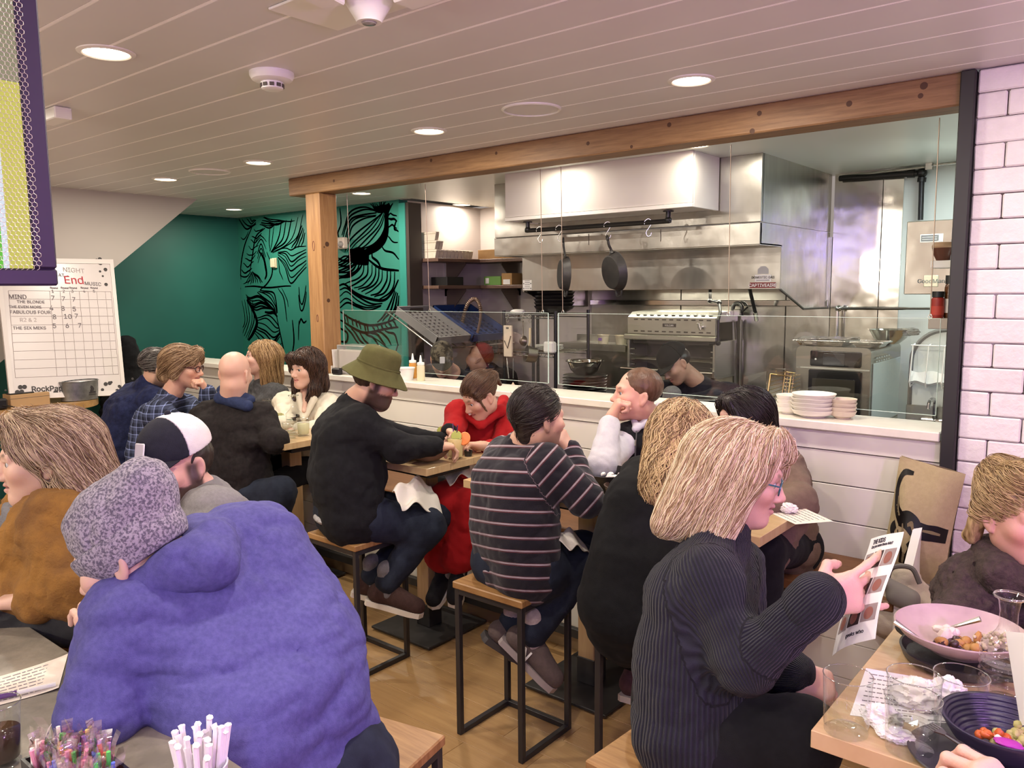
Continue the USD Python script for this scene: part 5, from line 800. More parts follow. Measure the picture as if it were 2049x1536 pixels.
# ---------------------------------------------------------------- figures: signed distance fields meshed by surface nets
def rc(a, b, r1, r2=None, k=0.02, op='u'): return ('c', np.array(a, float), np.array(b, float), r1, r1 if r2 is None else r2, k, op)
def el(c, r, R=None, k=0.02, op='u'): return ('e', np.array(c, float), np.array(r, float), np.eye(3) if R is None else np.asarray(R, float), k, op)
def sd(pr, P):
    if pr[0] == 'c':
        _, a, b, r1, r2, k, op = pr; ab = b - a; t = np.clip(((P - a) @ ab) / max(ab @ ab, 1e-12), 0, 1); return np.linalg.norm(P - a - t[..., None] * ab, axis=-1) - (r1 + (r2 - r1) * t)
    _, c, r, R, k, op = pr; q = (P - c) @ R; k0 = np.linalg.norm(q / r, axis=-1); k1 = np.linalg.norm(q / (r * r), axis=-1); return k0 * (k0 - 1) / np.maximum(k1, 1e-9)
def blend(d, e, k, op):
    if op == 'u': h = np.clip(.5 + .5 * (d - e) / k, 0, 1); return d * (1 - h) + e * h - k * h * (1 - h)
    h = np.clip(.5 - .5 * (d + e) / k, 0, 1); return d * (1 - h) - e * h + k * h * (1 - h)
def bounds(pr):
    if pr[0] == 'c': r = max(pr[3], pr[4]); return np.minimum(pr[1], pr[2]) - r, np.maximum(pr[1], pr[2]) + r
    r = np.abs(pr[3]) @ pr[2]; return pr[1] - r, pr[1] + r
def evaluate(prims, P):
    d = np.full(P.shape[:-1], 1.0)
    for pr in prims: d = blend(d, sd(pr, P), max(pr[-2], 1e-4), pr[-1])
    return d
def nets(prims, h, disp=None, clip=None):
    """surface of the blended primitives on a grid of step h; disp(P) is added to the distance near the surface"""
    B = [bounds(p) for p in prims if p[-1] == 'u']; lo = np.min([b[0] for b in B], 0) - 3 * h - .01; hi = np.max([b[1] for b in B], 0) + 3 * h + .01
    n = np.ceil((hi - lo) / h).astype(int) + 1; D = np.full(n, 1.0, np.float32); ax = [lo[i] + h * np.arange(n[i]) for i in range(3)]
    for pr in prims:
        a, b = bounds(pr); m = pr[-2] + 2.5 * h; i0 = np.clip(np.floor((a - m - lo) / h).astype(int), 0, n); i1 = np.clip(np.ceil((b + m - lo) / h).astype(int) + 1, 0, n)
        if (i1 <= i0).any(): continue
        s = tuple(slice(i0[i], i1[i]) for i in range(3)); P = np.stack(np.meshgrid(*[ax[i][s[i]] for i in range(3)], indexing='ij'), -1); D[s] = blend(D[s], sd(pr, P), max(pr[-2], 1e-4), pr[-1])
    if disp is not None:
        I = np.argwhere(np.abs(D) < 0.035); P = lo + I * h; D[tuple(I.T)] += disp(P)
    if clip is not None:
        I = np.argwhere(D < 2 * h); P = lo + I * h; D[tuple(I.T)] = np.maximum(D[tuple(I.T)], clip(P))
    s = D < 0; c = sum(s[i:n[0] - 1 + i, j:n[1] - 1 + j, k:n[2] - 1 + k].astype(np.int8) for i in (0, 1) for j in (0, 1) for k in (0, 1)); act = (c > 0) & (c < 8)
    idx = np.argwhere(act); vid = np.full(act.shape, -1); vid[act] = np.arange(len(idx)); pos = np.zeros((len(idx), 3)); cnt = np.zeros(len(idx))
    C = [(i, j, k) for i in (0, 1) for j in (0, 1) for k in (0, 1)]
    for a in C:
        for q in range(3):
            if a[q]: continue
            b = list(a); b[q] = 1; da = D[tuple((idx + a).T)]; db = D[tuple((idx + b).T)]; m = (da < 0) != (db < 0); t = da[m] / (da[m] - db[m]); p = np.array(a, float)[None] + t[:, None] * (np.array(b) - np.array(a)); pos[m] += p; cnt[m] += 1
    V = lo + h * (idx + pos / np.maximum(cnt, 1)[:, None]); F = []
    for q in range(3):
        u, w = (q + 1) % 3, (q + 2) % 3; sl = [slice(None)] * 3; sl2 = list(sl); sl[q] = slice(0, -1); sl2[q] = slice(1, None); e = s[tuple(sl)] != s[tuple(sl2)]
        I = np.argwhere(e); I = I[(I[:, u] > 0) & (I[:, w] > 0) & (I[:, u] < n[u] - 1) & (I[:, w] < n[w] - 1)]
        if not len(I): continue
        du, dw = np.eye(3, dtype=int)[u], np.eye(3, dtype=int)[w]; Q = np.stack([vid[tuple((I - du - dw).T)], vid[tuple((I - dw).T)], vid[tuple(I.T)], vid[tuple((I - du).T)]], 1); ins = s[tuple(I.T)]
        Q[~ins] = Q[~ins][:, ::-1]; F.append(Q)
    Q = np.vstack(F); Q = Q[(Q >= 0).all(1)]; return trimesh.Trimesh(V, np.vstack([Q[:, [0, 1, 2]], Q[:, [0, 2, 3]]]), process=False)
def folds(amp, sc, seed=0, st=(1, 1, 1)):
    st = np.array(st, float)
    def f(P):
        q = P * sc * st; a = meshkit.noise(q + 0.6 * meshkit.noise(q * .7, seed + 5)[:, None], seed); b = meshkit.noise(q * 2.1 + 1.2 * a[:, None], seed + 9); return -1.25 * amp * (np.abs(2 * a - 1) ** .7 - .45) - amp * .8 * (np.abs(2 * b - 1) ** .7 - .45)
    return f
def unit(v): v = np.asarray(v, float); return v / np.linalg.norm(v)

skin_m = M('skin', (.6, .35, .25), .48, tint=True, sss=.12, bump=.0003, bsc=500)
eye_m = M('eye_gloss', (.8, .8, .8), .12, tint=True); hair_m = {}
def hair_mat(name, a, b):
    if name not in hair_m: hair_m[name] = [M('hair_' + name, a, .42, c2=b, sc=60, st=(1, 1, .25), bump=.0015, bsc=150, bst=(1, 1, .12), spec=.35)] + [M('hair_%s_%d' % (name, i), c, .38, spec=.4) for i, c in enumerate((a, tuple(.5 * np.array(a) + .5 * np.array(b)), b))]
    return hair_m[name]

# head, in its own frame: x to its left... +y the face, +z up, unit = metre, centre between the ears
HP = [el((0, -.014, .040), (.0755, .098, .086)), el((0, .022, -.022), (.0665, .074, .088), k=.03), rc((0, .03, -.03), (0, .066, -.092), .056, .028, .03)]
def head_prims(jaw=1.0, nose=1.0, smile=0, beard=0, sex='m'):
    p = list(HP); w = jaw
    p += [rc((s * .040 * w, .005, -.055), (s * .018 * w, .060, -.095), .026, .018, .03) for s in (-1, 1)]
    p += [el((s * .043, .060, -.018), (.026, .026, .022), k=.025) for s in (-1, 1)]
    p += [rc((s * .012, .086, .030), (s * .044, .074, .028), .012, .010, .016) for s in (-1, 1)]
    p += [el((s * .0315, .100, .008), (.0185, .020, .0125), k=.012, op='s') for s in (-1, 1)]
    p += [rc((0, .090, .014), (0, .1105 * (1 + .03 * (nose - 1)), -.026), .0085, .0115 * nose, .012), el((0, .112, -.029), (.0125 * nose, .012, .010), k=.008)] + [el((s * .0125, .101, -.034), (.0085, .011, .008), k=.006) for s in (-1, 1)]
    p += [rc((s * .046, .076, .0165), (s * .018, .0895, .0155), .0060, .0060, .005) for s in (-1, 1)] + [rc((s * .045, .077, -.003), (s * .018, .088, -.002), .0046, .0046, .005) for s in (-1, 1)]
    ms = .020 + .008 * smile; mz = -.060 + .004 * smile
    p += [rc((-ms, .082, mz + .004), (0, .0975, mz + .0055), .006, .0072, .006), rc((ms, .082, mz + .004), (0, .0975, mz + .0055), .006, .0072, .006), rc((-ms * .8, .083, mz - .006), (0, .096, mz - .008), .0062, .0085, .006), rc((ms * .8, .083, mz - .006), (0, .096, mz - .008), .0062, .0085, .006), rc((-ms, .089, mz + .001 + .003 * smile), (0, .104, mz - .0012), .0022, .0026, .004, 's'), rc((ms, .089, mz + .001 + .003 * smile), (0, .104, mz - .0012), .0022, .0026, .004, 's')]
    p += [el((0, .078, -.098), (.020, .016, .016), k=.02)]
    for s in (-1, 1):
        R = trimesh.transformations.euler_matrix(0.15, 0, s * .35)[:3, :3]; p += [el((s * .079, -.014, -.006), (.009, .019, .033), R, k=.006), el((s * .088, -.010, -.003), (.007, .010, .021), R, k=.005, op='s'), el((s * .077, -.006, -.034), (.006, .009, .010), k=.006)]
    if beard: p += [el((0, .052, -.088), (.058 * w, .050, .042 * beard), k=.02), rc((-.055, .0, -.03), (-.02, .06, -.10), .020, .026, .02), rc((.055, 0, -.03), (.02, .06, -.10), .020, .026, .02)]
    return p
def dseg(P, a, b): a, b = np.array(a, float), np.array(b, float); ab = b - a; t = np.clip(((P - a) @ ab) / (ab @ ab), 0, 1); return np.linalg.norm(P - a - t[:, None] * ab, axis=1)
def sst(x, a, b): t = np.clip((x - a) / (b - a), 0, 1); return t * t * (3 - 2 * t)
def face_tint(P, base, lip, brow, beard=None, stubble=0, scalp=None, blush=.25, smile=0):
    c = np.tile(np.array(base, float), (len(P), 1)); c *= 1 + .10 * (meshkit.fbm(P * 38, 3, 4)[:, None] - .5)
    def mixin(w, col):
        nonlocal c
        c = c * (1 - w[:, None]) + np.array(col) * w[:, None]
    for s in (-1, 1): mixin(blush * (1 - sst(np.linalg.norm(P - np.array([s * .045, .07, -.03]), axis=1), .012, .04)), (base[0] * 1.05, base[1] * .72, base[2] * .68))
    mixin(.3 * (1 - sst(np.linalg.norm(P - np.array([0, .112, -.028]), axis=1), .006, .02)), (base[0] * 1.0, base[1] * .75, base[2] * .7))
    if beard is not None:
        w = sst(-.040 - P[:, 2] + .25 * np.maximum(0, -P[:, 1] + .03) + .012 * (meshkit.noise(P * 160, 3) - .5), -.006, .008) * sst(P[:, 1], -.035, -.015); side = sst(np.abs(P[:, 0]), .048, .060) * sst(P[:, 1], -.02, 0) * sst(.035 - P[:, 1], 0, .02) * sst(-P[:, 2], -.03, -.005); nk = 1 - sst(-P[:, 2], .115, .135)
        mixin(np.clip(np.maximum(w, side), 0, 1) * nk * (stubble or .96), beard)
    if scalp is not None: mixin(sst(P[:, 2] - .25 * P[:, 1], .028, .045), scalp)
    ms = .020 + .008 * smile; mz = -.060 + .004 * smile
    d = np.minimum(np.minimum(dseg(P, (-ms, .085, mz + .003), (0, .100, mz + .004)), dseg(P, (ms, .085, mz + .003), (0, .100, mz + .004))), np.minimum(dseg(P, (-ms * .7, .086, mz - .006), (0, .100, mz - .008)), dseg(P, (ms * .7, .086, mz - .006), (0, .100, mz - .008)))); mixin((1 - sst(d, .005, .0085)) * .85, lip)
    d = np.minimum(dseg(P, (-ms, .089, mz + .001 + .003 * smile), (0, .101, mz - .0012)), dseg(P, (ms, .089, mz + .001 + .003 * smile), (0, .101, mz - .0012))); mixin((1 - sst(d, .0012, .004)) * .8, tuple(np.array(lip) * .3))
    for s in (-1, 1):
        d = np.minimum(dseg(P, (s * .014, .093, .0285), (s * .034, .088, .033)), dseg(P, (s * .034, .088, .033), (s * .050, .072, .028))); mixin((1 - sst(d, .003, .0065)) * .8, brow)
        d = dseg(P, (s * .046, .078, .0135), (s * .018, .090, .0125)); mixin((1 - sst(d, .002, .0045)) * .75, (.05, .03, .025))
    return np.clip(c, 0, 1)

def hand_prims(w, d, palm, curls=(.5, .5, .5, .5), thumb=.5, side=1, s=1.0, spread=.12):
    """hand from the wrist w along d; palm = direction the palm faces; side +1: thumb on the +across side"""
    d = unit(d); n = unit(np.array(palm, float) - d * (np.array(palm) @ d)); ac = np.cross(d, n) * side; w = np.array(w, float); P = lambda a, b, c: w + s * (d * a + ac * b + n * c)
    p = [rc(P(-.03, 0, 0), P(.015, 0, 0), .023 * s, .024 * s, .012)] + [rc(P(.012, b * .55, 0), P(.082 - .006 * abs(i - 1), b, -.002), .0155 * s, .0125 * s, .018) for i, b in enumerate((.030, .010, -.010, -.029))] + [el(P(.04, .024, .008), np.array((.024, .017, .016)) * s, np.stack([d, ac, n], 1), k=.016)]
    L = [(.042, .026, .020), (.046, .030, .022), (.043, .028, .021), (.034, .021, .018)]; R = [.0088, .0092, .0088, .0078]
    for i, b in enumerate((.030, .010, -.010, -.029)):
        q = P(.082 - .006 * abs(i - 1), b, -.002); a = 0.0; c = curls[i]; sp = unit(d + ac * spread * (1.5 - i) * .7)
        for j in range(3):
            a += c * (1.15, 1.45, .95)[j]; v = sp * math.cos(a) + n * math.sin(a); e = q + v * L[i][j] * s; p.append(rc(q, e, R[i] * s * (1 - .07 * j), R[i] * s * (1 - .07 * (j + 1)), .0045)); q = e
    q = P(.022, .030, .010); v1 = unit(d * .70 + ac * .75 + n * .35); v2 = unit(d * (.95 - .3 * thumb) + ac * (.35 - .9 * thumb) + n * (.35 + .6 * thumb)); e = q + v1 * .040 * s; p.append(rc(q, e, .0135 * s, .0105 * s, .01)); e2 = e + v2 * .030 * s; p.append(rc(e, e2, .0102 * s, .0095 * s, .004)); p.append(rc(e2, e2 + unit(v2 + n * .2) * .022 * s, .0093 * s, .0075 * s, .004)); return p

def strands(prims_w, roots, n_out, flow, length, wid, mats, parent, seed=0, wave=0.0, off=.003, steps=22, jit=.25):
    """hair strands that run over the surface of the hair mass, from points near the roots, along flow(P) (world vectors), as curves in three tones"""
    r = np.random.default_rng(seed); P = roots[r.integers(len(roots), size=n_out)] + r.normal(0, .006, (n_out, 3)); pts = [P.copy()]; e = 1e-3; ph = 9 * meshkit.noise(P * 22, seed) + r.uniform(0, .9, n_out); L = length * r.uniform(.55, 1.0, n_out); st = L / steps; wob = r.normal(0, jit, (n_out, 3)); lift = off + np.abs(r.normal(0, .003, n_out))
    def grad(P): g = np.stack([evaluate(prims_w, P + np.eye(3)[i] * e) - evaluate(prims_w, P - np.eye(3)[i] * e) for i in range(3)], -1); return g / (np.linalg.norm(g, axis=1, keepdims=True) + 1e-9)
    for k in range(steps):
        g = grad(P); f = flow(P) + wob * .5; 
        if wave: f = f + np.cross(g, f) * (wave * np.sin(ph + k * 1.05))[:, None]
        f = f - g * (f * g).sum(1, keepdims=True); f /= np.linalg.norm(f, axis=1, keepdims=True) + 1e-9; P = P + f * st[:, None]; d = evaluate(prims_w, P); g = grad(P); P = P - g * np.clip(d - lift, -.02, .02)[:, None]; pts.append(P.copy())
    S = np.stack(pts, 1); off0 = LOC.get(parent.rsplit('/', 1)[0], np.zeros(3)) if parent not in LOC else LOC[parent]
    grp = r.integers(0, 3, n_out)
    for t in range(3):
        K = S[grp == t]
        if not len(K): continue
        path = numbered(parent, 'strands'); b = UsdGeom.BasisCurves.Define(stage, path); b.CreateTypeAttr('linear'); b.CreateCurveVertexCountsAttr(Vt.IntArray.FromNumpy(np.full(len(K), K.shape[1], np.int32))); b.CreatePointsAttr(Vt.Vec3fArray.FromNumpy((K - off0).reshape(-1, 3).astype(np.float32)))
        ww = np.tile(wid * np.concatenate([[.5], np.ones(K.shape[1] - 4), [.8, .5, .15]]), len(K)); b.CreateWidthsAttr(Vt.FloatArray.FromNumpy(ww.astype(np.float32))); b.SetWidthsInterpolation('vertex'); UsdShade.MaterialBindingAPI.Apply(b.GetPrim()).Bind(mats[1 + t]); tag(path, kind='stuff')

class Person:
    def __init__(s, label, at, head, face, tilt=(0, 0, 1), hs=1.0, skin=(.58, .33, .235), lip=(.42, .13, .12), brow=(.10, .06, .04), h=.0056, beard=None, bulk=0, stubble=0, scalp=None, smile=0, jaw=1.0, nose=1.0, eyes=True, iris=(.10, .14, .16), blush=.25, neck=None, neck_r=.052):
        s.path = thing('person', label, 'person', at); s.c = np.array(head, float); y = unit(face); z = np.array(tilt, float); z = unit(z - y * (z @ y)); x = np.cross(y, z); s.R = np.stack([x, y, z], 1) * hs; s.hs = hs; s.skin = np.array(skin); s.h = h
        pr = head_prims(jaw, nose, smile, bulk); 
        if neck is not None:
            nb = s.loc(neck); pr += [rc((0, -.018, -.06), nb + (0 - nb) * .0, neck_r / hs, (neck_r + .006) / hs, .03)]
        s.bodies = []; s.tints = []; m = nets(pr, h / hs); P = m.vertices.copy(); t = face_tint(P, skin, lip, brow, beard, stubble, scalp, blush, smile); m.vertices = s.W(P); s.bodies.append(m); s.tints.append(t)
        s.hp = pr
        if eyes:
            for sx in (-1, 1):
                e = trimesh.creation.icosphere(3, .0122); q = e.vertices / .0122; col = np.tile((.50, .47, .45), (len(q), 1)); a = q[:, 1]; col[a > .74] = iris; col[a > .91] = (.01, .01, .01); e.vertices = s.W(e.vertices + np.array([sx * .0318, .0772, .0058])); part(s.path, 'eye', e, eye_m, True, color=col)
    def W(s, p): return s.c + np.asarray(p, float) @ s.R.T
    def loc(s, p): return (np.asarray(p, float) - s.c) @ s.R / s.hs ** 2
    def worldp(s, prims):
        out = []
        for p in prims:
            if p[0] == 'c': out.append(('c', s.W(p[1]), s.W(p[2]), p[3] * s.hs, p[4] * s.hs, p[5], p[6]))
            else: out.append(('e', s.W(p[1]), p[2] * s.hs, (s.R / s.hs) @ p[3], p[4], p[5]))
        return out
    def flesh(s, prims, h=None): m = nets(prims, h or s.h); t = np.tile(s.skin, (len(m.vertices), 1)) * (1 + .12 * (meshkit.fbm(m.vertices * 40, 3, 2)[:, None] - .5)); s.bodies.append(m); s.tints.append(t)
    def hand(s, *a, **k): s.flesh(hand_prims(*a, **k), min(s.h, .0038))
    def done(s, J=None):
        if J: s.flesh([rc(J['hip'], J['waist'], .07, .07, .05), rc(J['waist'], J['chest'], .07, .08, .05), rc(J['chest'], J['neck'], .07, .045, .04)] + [rc(J['chest'], J['sh' + q], .05, .04, .03) for q in 'LR'] + arm(J, 'L', (.038, .032, .026)) + arm(J, 'R', (.038, .032, .026)), .013)
        part(s.path, 'body', join(s.bodies), skin_m, True, color=np.vstack(s.tints))
    def wear(s, name, prims, mat, h=.0115, amp=.006, sc=22, seed=0, st=(1, 1, 1), along=None, clip=None, label=None):
        m = nets(prims, h, folds(amp, sc, seed, st) if amp else None, clip); at = along(m.vertices) if along else None; return part(s.path, name, m, mat, True, attr=at, label=label)
    def trs(s, prims, mat, h=.014, amp=.005, sc=14, seed=3): return s.wear('trousers', prims, mat, h, amp, sc, seed)
    def hair(s, prims, mat, h=.005, amp=.004, sc=60, n=0, flow=None, root=None, length=.2, wid=.0012, wave=0, seed=1, st=(1, 1, .3), name='hair', steps=22, off=.002, jit=.25):
        pr = s.worldp(prims); m = nets(pr, h, folds(amp, sc, seed, st)); pth = part(s.path, name, m, mat[0], True)
        if n:
            f = flow or (lambda P: np.tile(s.R @ np.array([0, -.3, -1.0]), (len(P), 1))); q = m.vertices; lq = (q - s.c) @ s.R / s.hs ** 2; keep = root(lq) if root else lq[:, 2] > .06; strands(pr, q[keep], n, f, length, wid, mat, pth, seed, wave, off, steps, jit)
        return pth
    def glasses(s, mat, w=.024, h_=.018, r=.0018, round_=False, lens=False):
        t = s.part_x('glasses')
        for sx in (-1, 1):
            k = np.linspace(0, 2 * PI, 25); e = 2.6 if not round_ else 2; X = np.sign(np.cos(k)) * np.abs(np.cos(k)) ** (2 / e) * w; Z = np.sign(np.sin(k)) * np.abs(np.sin(k)) ** (2 / e) * h_
            part(t, 'rim', tube(s.W(np.stack([sx * .033 + X, .1035 - .20 * np.abs(sx * .033 + X) ** 1.5 * 2.2, .004 + Z], 1)), r * s.hs, 7), mat); part(t, 'temple', tube(s.W([(sx * (.033 + w), .094, .010), (sx * .074, .055, .012), (sx * .083, -.005, .008), (sx * .082, -.025, -.008)]), r * s.hs, 6), mat)
            if lens: part(t, 'lens', place(lathe([(0, .0004), (w * .97 * s.hs, .0004), (w * .97 * s.hs, 0), (0, 0)], n=24), s.W((sx * .033, .0995, .004)), *[s.R[:, i] / s.hs for i in (0, 2)], -s.R[:, 1] / s.hs), pane('spectacle_lens'))
        part(t, 'bridge', tube(s.W([(-.011, .1025, .008), (0, .106, .0105), (.011, .1025, .008)]), r * s.hs, 6), mat)
    def part_x(s, name): p = numbered(s.path, name); UsdGeom.Xform.Define(stage, p); return p
def side_of(J): return unit(np.array(J['shR']) - np.array(J['shL']))
def torso(J, rh=.115, rw=.105, rch=.115, rs=.062, k=.06, belly=0):
    a = side_of(J); hp, wa, ch, nk = [np.array(J[q], float) for q in ('hip', 'waist', 'chest', 'neck')]; sl, sr = np.array(J['shL'], float), np.array(J['shR'], float); p = []
    for sg in (-1, 1): p += [rc(hp + a * sg * .075, wa + a * sg * .06, rh, rw, k), rc(wa + a * sg * .06, ch + a * sg * .075, rw, rch, k)]
    p += [rc(ch + a * .05, sr, rch * .8, rs, k), rc(ch - a * .05, sl, rch * .8, rs, k), rc(nk + (sr - nk) * .15, sr, .062, rs, .04), rc(nk + (sl - nk) * .15, sl, .062, rs, .04), rc(ch, nk, rch * .8, .065, .05)]
    if belly: p.append(el(wa + np.array(J['fwd']) * .06, (belly, belly, .13), k=.06))
    return p
def arm(J, s_, r=(.060, .048, .040), end=1.0, k=.03):
    a, b, c = [np.array(J[q + s_], float) for q in ('sh', 'el', 'wr')]; return [rc(a, b, r[0], r[1], k), rc(b, b + (c - b) * end, r[1], r[2], k)]
def leg(J, s_, r=(.092, .066, .05), k=.03, end=1.0):
    a, b, c = [np.array(J[q + s_], float) for q in ('hp', 'kn', 'an')]; return [rc(a, b, r[0], r[1], k), rc(b, b + (c - b) * end, r[1], r[2], k)]
def shoe(pth, an, d, mat, sole, up=(0, 0, 1), L=.27, name='shoe', hi=.0, letter=None):
    an = np.array(an, float); d = unit(d); u = np.array(up, float); u = unit(u - d * (u @ d)); x = np.cross(d, u); o = an - u * .07
    pr = [rc(o - d * .045 + u * .02, o + d * (L - .11) + u * .008, .038, .036, .03), rc(o + u * .03 - d * .03, an + u * (.01 + hi), .042, .040, .03), rc(o + d * .06 + u * .04, o + d * .14 + u * .01, .036, .032, .03)]
    t = part(pth, name, nets(pr, .0085, None, lambda P: -((P - o) @ u) - .022), mat, True)
    out = [(-.085, -.022), (-.075, -.036), (0, -.036), (L - .14, -.043), (L - .09, -.034), (L - .075, 0), (L - .09, .034), (L - .14, .043), (0, .036), (-.075, .036), (-.085, .022)]; part(pth, 'sole', prism(out, .024, o - u * .036, d, np.cross(u, d)), sole)
    if letter:
        for sg in (-1, 1):
            bx = d * sg; oo = o + x * sg * .041 + d * .02 + u * .012; part(pth, 'letter', text(letter, .042, oo, bx * -1 if False else (d if np.dot(np.cross(d, u), x * sg) > 0 else -d), u, .004, True, True), trim_m)
    return t
def fabric(name, col, c2=None, rough=.85, sc=60, bump=.0008, bsc=450, sheen=.02, **k): return M('cloth_' + name, col, rough, c2=c2 if c2 is not None else tuple(.78 * np.array(col)), sc=sc, bump=bump, bsc=bsc, sheen=sheen, spec=.12, **k)
RT, FW = np.array([math.cos(YAW), math.sin(YAW), 0]), np.array([-math.sin(YAW), math.cos(YAW), 0])
def D(a, b, c): return a * RT + b * FW + np.array([0, 0, c])
def lerp(a, b, t): return np.asarray(a, float) * (1 - t) + np.asarray(b, float) * t
def pose(hip, neck, fwd, sw=.185, hunch=.03, drop=.045, kn=(.42, .02), an=(.02, .40), kspread=.11, **over):
    f = np.array([fwd[0], fwd[1], 0.0]); f = unit(f); a = np.cross(f, [0, 0, 1.0]); hip, neck = np.array(hip, float), np.array(neck, float); J = dict(hip=hip, neck=neck, fwd=f, side=a)
    J['waist'] = lerp(hip, neck, .36) - f * hunch * .5; J['chest'] = lerp(hip, neck, .70) - f * hunch * .6
    for s, q in ((-1, 'L'), (1, 'R')):
        J['sh' + q] = neck + a * s * sw - np.array([0, 0, drop]); J['hp' + q] = hip + a * s * .085
        k = J['hp' + q] + f * kn[0] + a * s * (kspread - .085) + np.array([0, 0, -kn[1]]); J['kn' + q] = k; J['an' + q] = k + f * an[0] - np.array([0, 0, an[1]])
        e = J['sh' + q] + f * .12 + a * s * .04 - np.array([0, 0, .26]); J['el' + q] = e; J['wr' + q] = e + f * .22 - a * s * .10 + np.array([0, 0, .02])
    for k, v in over.items(): J[k] = np.array(v, float)
    return J
def cut_above(z): return lambda P: P[:, 2] - z
jeans = fabric('dark_denim', (.022, .028, .045), (.012, .014, .024), sc=14, ramp=(.35, .7)); black_c = fabric('black_jersey', (.012, .012, .014), (.009, .009, .010)); black_p = fabric('black_trouser', (.010, .010, .012)); sole_w = M('sole_white', (.62, .56, .49), .6); sole_d = M('sole_dark', (.05, .045, .045), .7)
napm = M('napkin_cloth', (.74, .68, .60), .8, bump=.002, bsc=40)
sock = fabric('grey_sock', (.16, .15, .16))

# ---- man in the olive bucket hat
P = Person('man in an olive bucket hat and black sweater eating at the small table', (-2.9, 2.36, .63), V(-2.840, 2.450, 1.335), D(.95, .22, -.40), D(.25, 0, 1), .96, neck=V(-2.948, 2.425, 1.240), neck_r=.060, beard=(.055, .032, .024), bulk=1.1, brow=(.04, .025, .02), iris=(.06, .04, .03))
J = pose(V(-2.907, 2.326, 0.717), V(-2.962, 2.409, 1.212), D(.80, .60, 0), .205, .05, .05, shR=V(-2.803, 2.322, 1.149), shL=V(-3.109, 2.470, 1.128), elR=V(-2.660, 2.424, 1.047), wrR=V(-2.611, 2.592, 1.031), elL=V(-2.867, 2.680, 1.019), wrL=V(-2.752, 2.774, 1.018), knR=V(-2.631, 2.558, 0.655), knL=V(-2.767, 2.744, 0.642), anR=V(-2.736, 2.394, 0.404), anL=V(-2.897, 2.442, 0.390))
P.wear('sweater', torso(J, .150, .150, .145, .08, belly=.13) + arm(J, 'R', (.080, .068, .048)) + arm(J, 'L', (.075, .06, .045)), black_c, amp=.009, sc=13, seed=2)
tb = V(-2.907, 2.326, 0.712); P.wear('shirt_hem', [el(tb + V(0, 0, .0), (.175, .165, .035), k=.01)], fabric('grey_tee', (.40, .38, .38)), amp=.003)
P.trs([rc(J['hpL'], J['hpR'], .135), rc(J['hip'], V(-2.911, 2.346, 0.779), .14, .14, .05)] + leg(J, 'R', (.115, .085, .058)) + leg(J, 'L', (.115, .085, .058)), jeans, amp=.006, sc=14, seed=3)
for q in 'RL':
    P.wear('sock', [rc(J['an' + q] + V(0, 0, .06), J['an' + q] - V(0, 0, .05), .046, .042)], sock, .006, .002); shoe(P.path, J['an' + q] - V(0, 0, .015), D(.93, -.1, -.22), fabric('brown_suede', (.060, .032, .028)), sole_w)
P.hand(J['wrR'] + D(.01, 0, 0), D(.8, .5, -.1), (0, 0, -1), (.5, .6, .6, .6), .7, 1); P.hand(J['wrL'], D(.9, .2, .0), (0, 0, -1), (.6, .6, .6, .6), .7, -1)
hm = hair_mat('dark_brown', (.030, .018, .012), (.055, .032, .020)); P.hair([el((0, -.030, .018), (.083, .092, .075)), el((0, .06, -.03), (.09, .07, .12), k=.01, op='s'), el((0, -.02, -.13), (.09, .14, .075), k=.01, op='s')], hm, amp=.004)
P.done(J); P.glasses(blackcap, r=.0028)
hat = fabric('olive_canvas', (.105, .10, .038), (.085, .078, .028), sc=12)
def lathe_on(P, prof, tilt=0, at=(0, 0, 0), n=48, wob=0.0, seed=0):
    m = lathe(prof, n=n); a = np.arctan2(m.vertices[:, 1], m.vertices[:, 0]); rr = np.linalg.norm(m.vertices[:, :2], axis=1); m.vertices[:, 1] *= 1.22; m.vertices[:, 2] += wob * rr * 8 * np.sin(3 * a + seed)
    if wob: m.vertices += (meshkit.noise(m.vertices * 28, seed)[:, None] - .5) * wob * 1.6
    m = rot(m, tilt, (1, 0, 0)); m.vertices = P.W(m.vertices + np.array(at)); return m
t = P.part_x('bucket_hat'); part(t, 'crown', lathe_on(P, [(0, .155), (.045, .153), (.070, .142), (.080, .115), (.088, .055), (.090, .04), (.086, .04), (.076, .11), (0, .145)], 2, (0, -.014, .012), wob=.006, seed=2), hat, True); part(t, 'brim', lathe_on(P, [(.088, .062), (.100, .045), (.136, -.002), (.137, -.006), (.130, -.003), (.096, .040), (.086, .056)], 2, (0, -.010, .012), wob=.003), hat, True)
part(t, 'stitch_band', lathe_on(P, [(.0885, .060), (.0905, .062), (.0905, .068), (.0875, .070)], 2, (0, -.012, .012)), hat, True)
n = thing('cloth_napkin', 'white cloth napkin draped on the lap of the bucket hat man', 'napkin', V(-2.648, 2.497, 0.778)); c0, c1, c2, c3 = V(-2.657, 2.370, 0.850), V(-2.702, 2.656, 0.826), V(-2.604, 2.647, 0.668), V(-2.560, 2.338, 0.797)
part(n, 'cloth', sheet(30, 24, lambda u, v: list(np.moveaxis(c0 * ((1 - u) * (1 - v))[..., None] + c1 * (u * (1 - v))[..., None] + c2 * (u * v)[..., None] + c3 * ((1 - u) * v)[..., None] + np.array([0, 0, 1]) * (.055 * np.sin(PI * u) * (1 - v * .5) + .016 * np.sin(u * 12 + v * 4) + .01 * np.sin(v * 9 - u * 3))[..., None], -1, 0)), .004), napm, True)

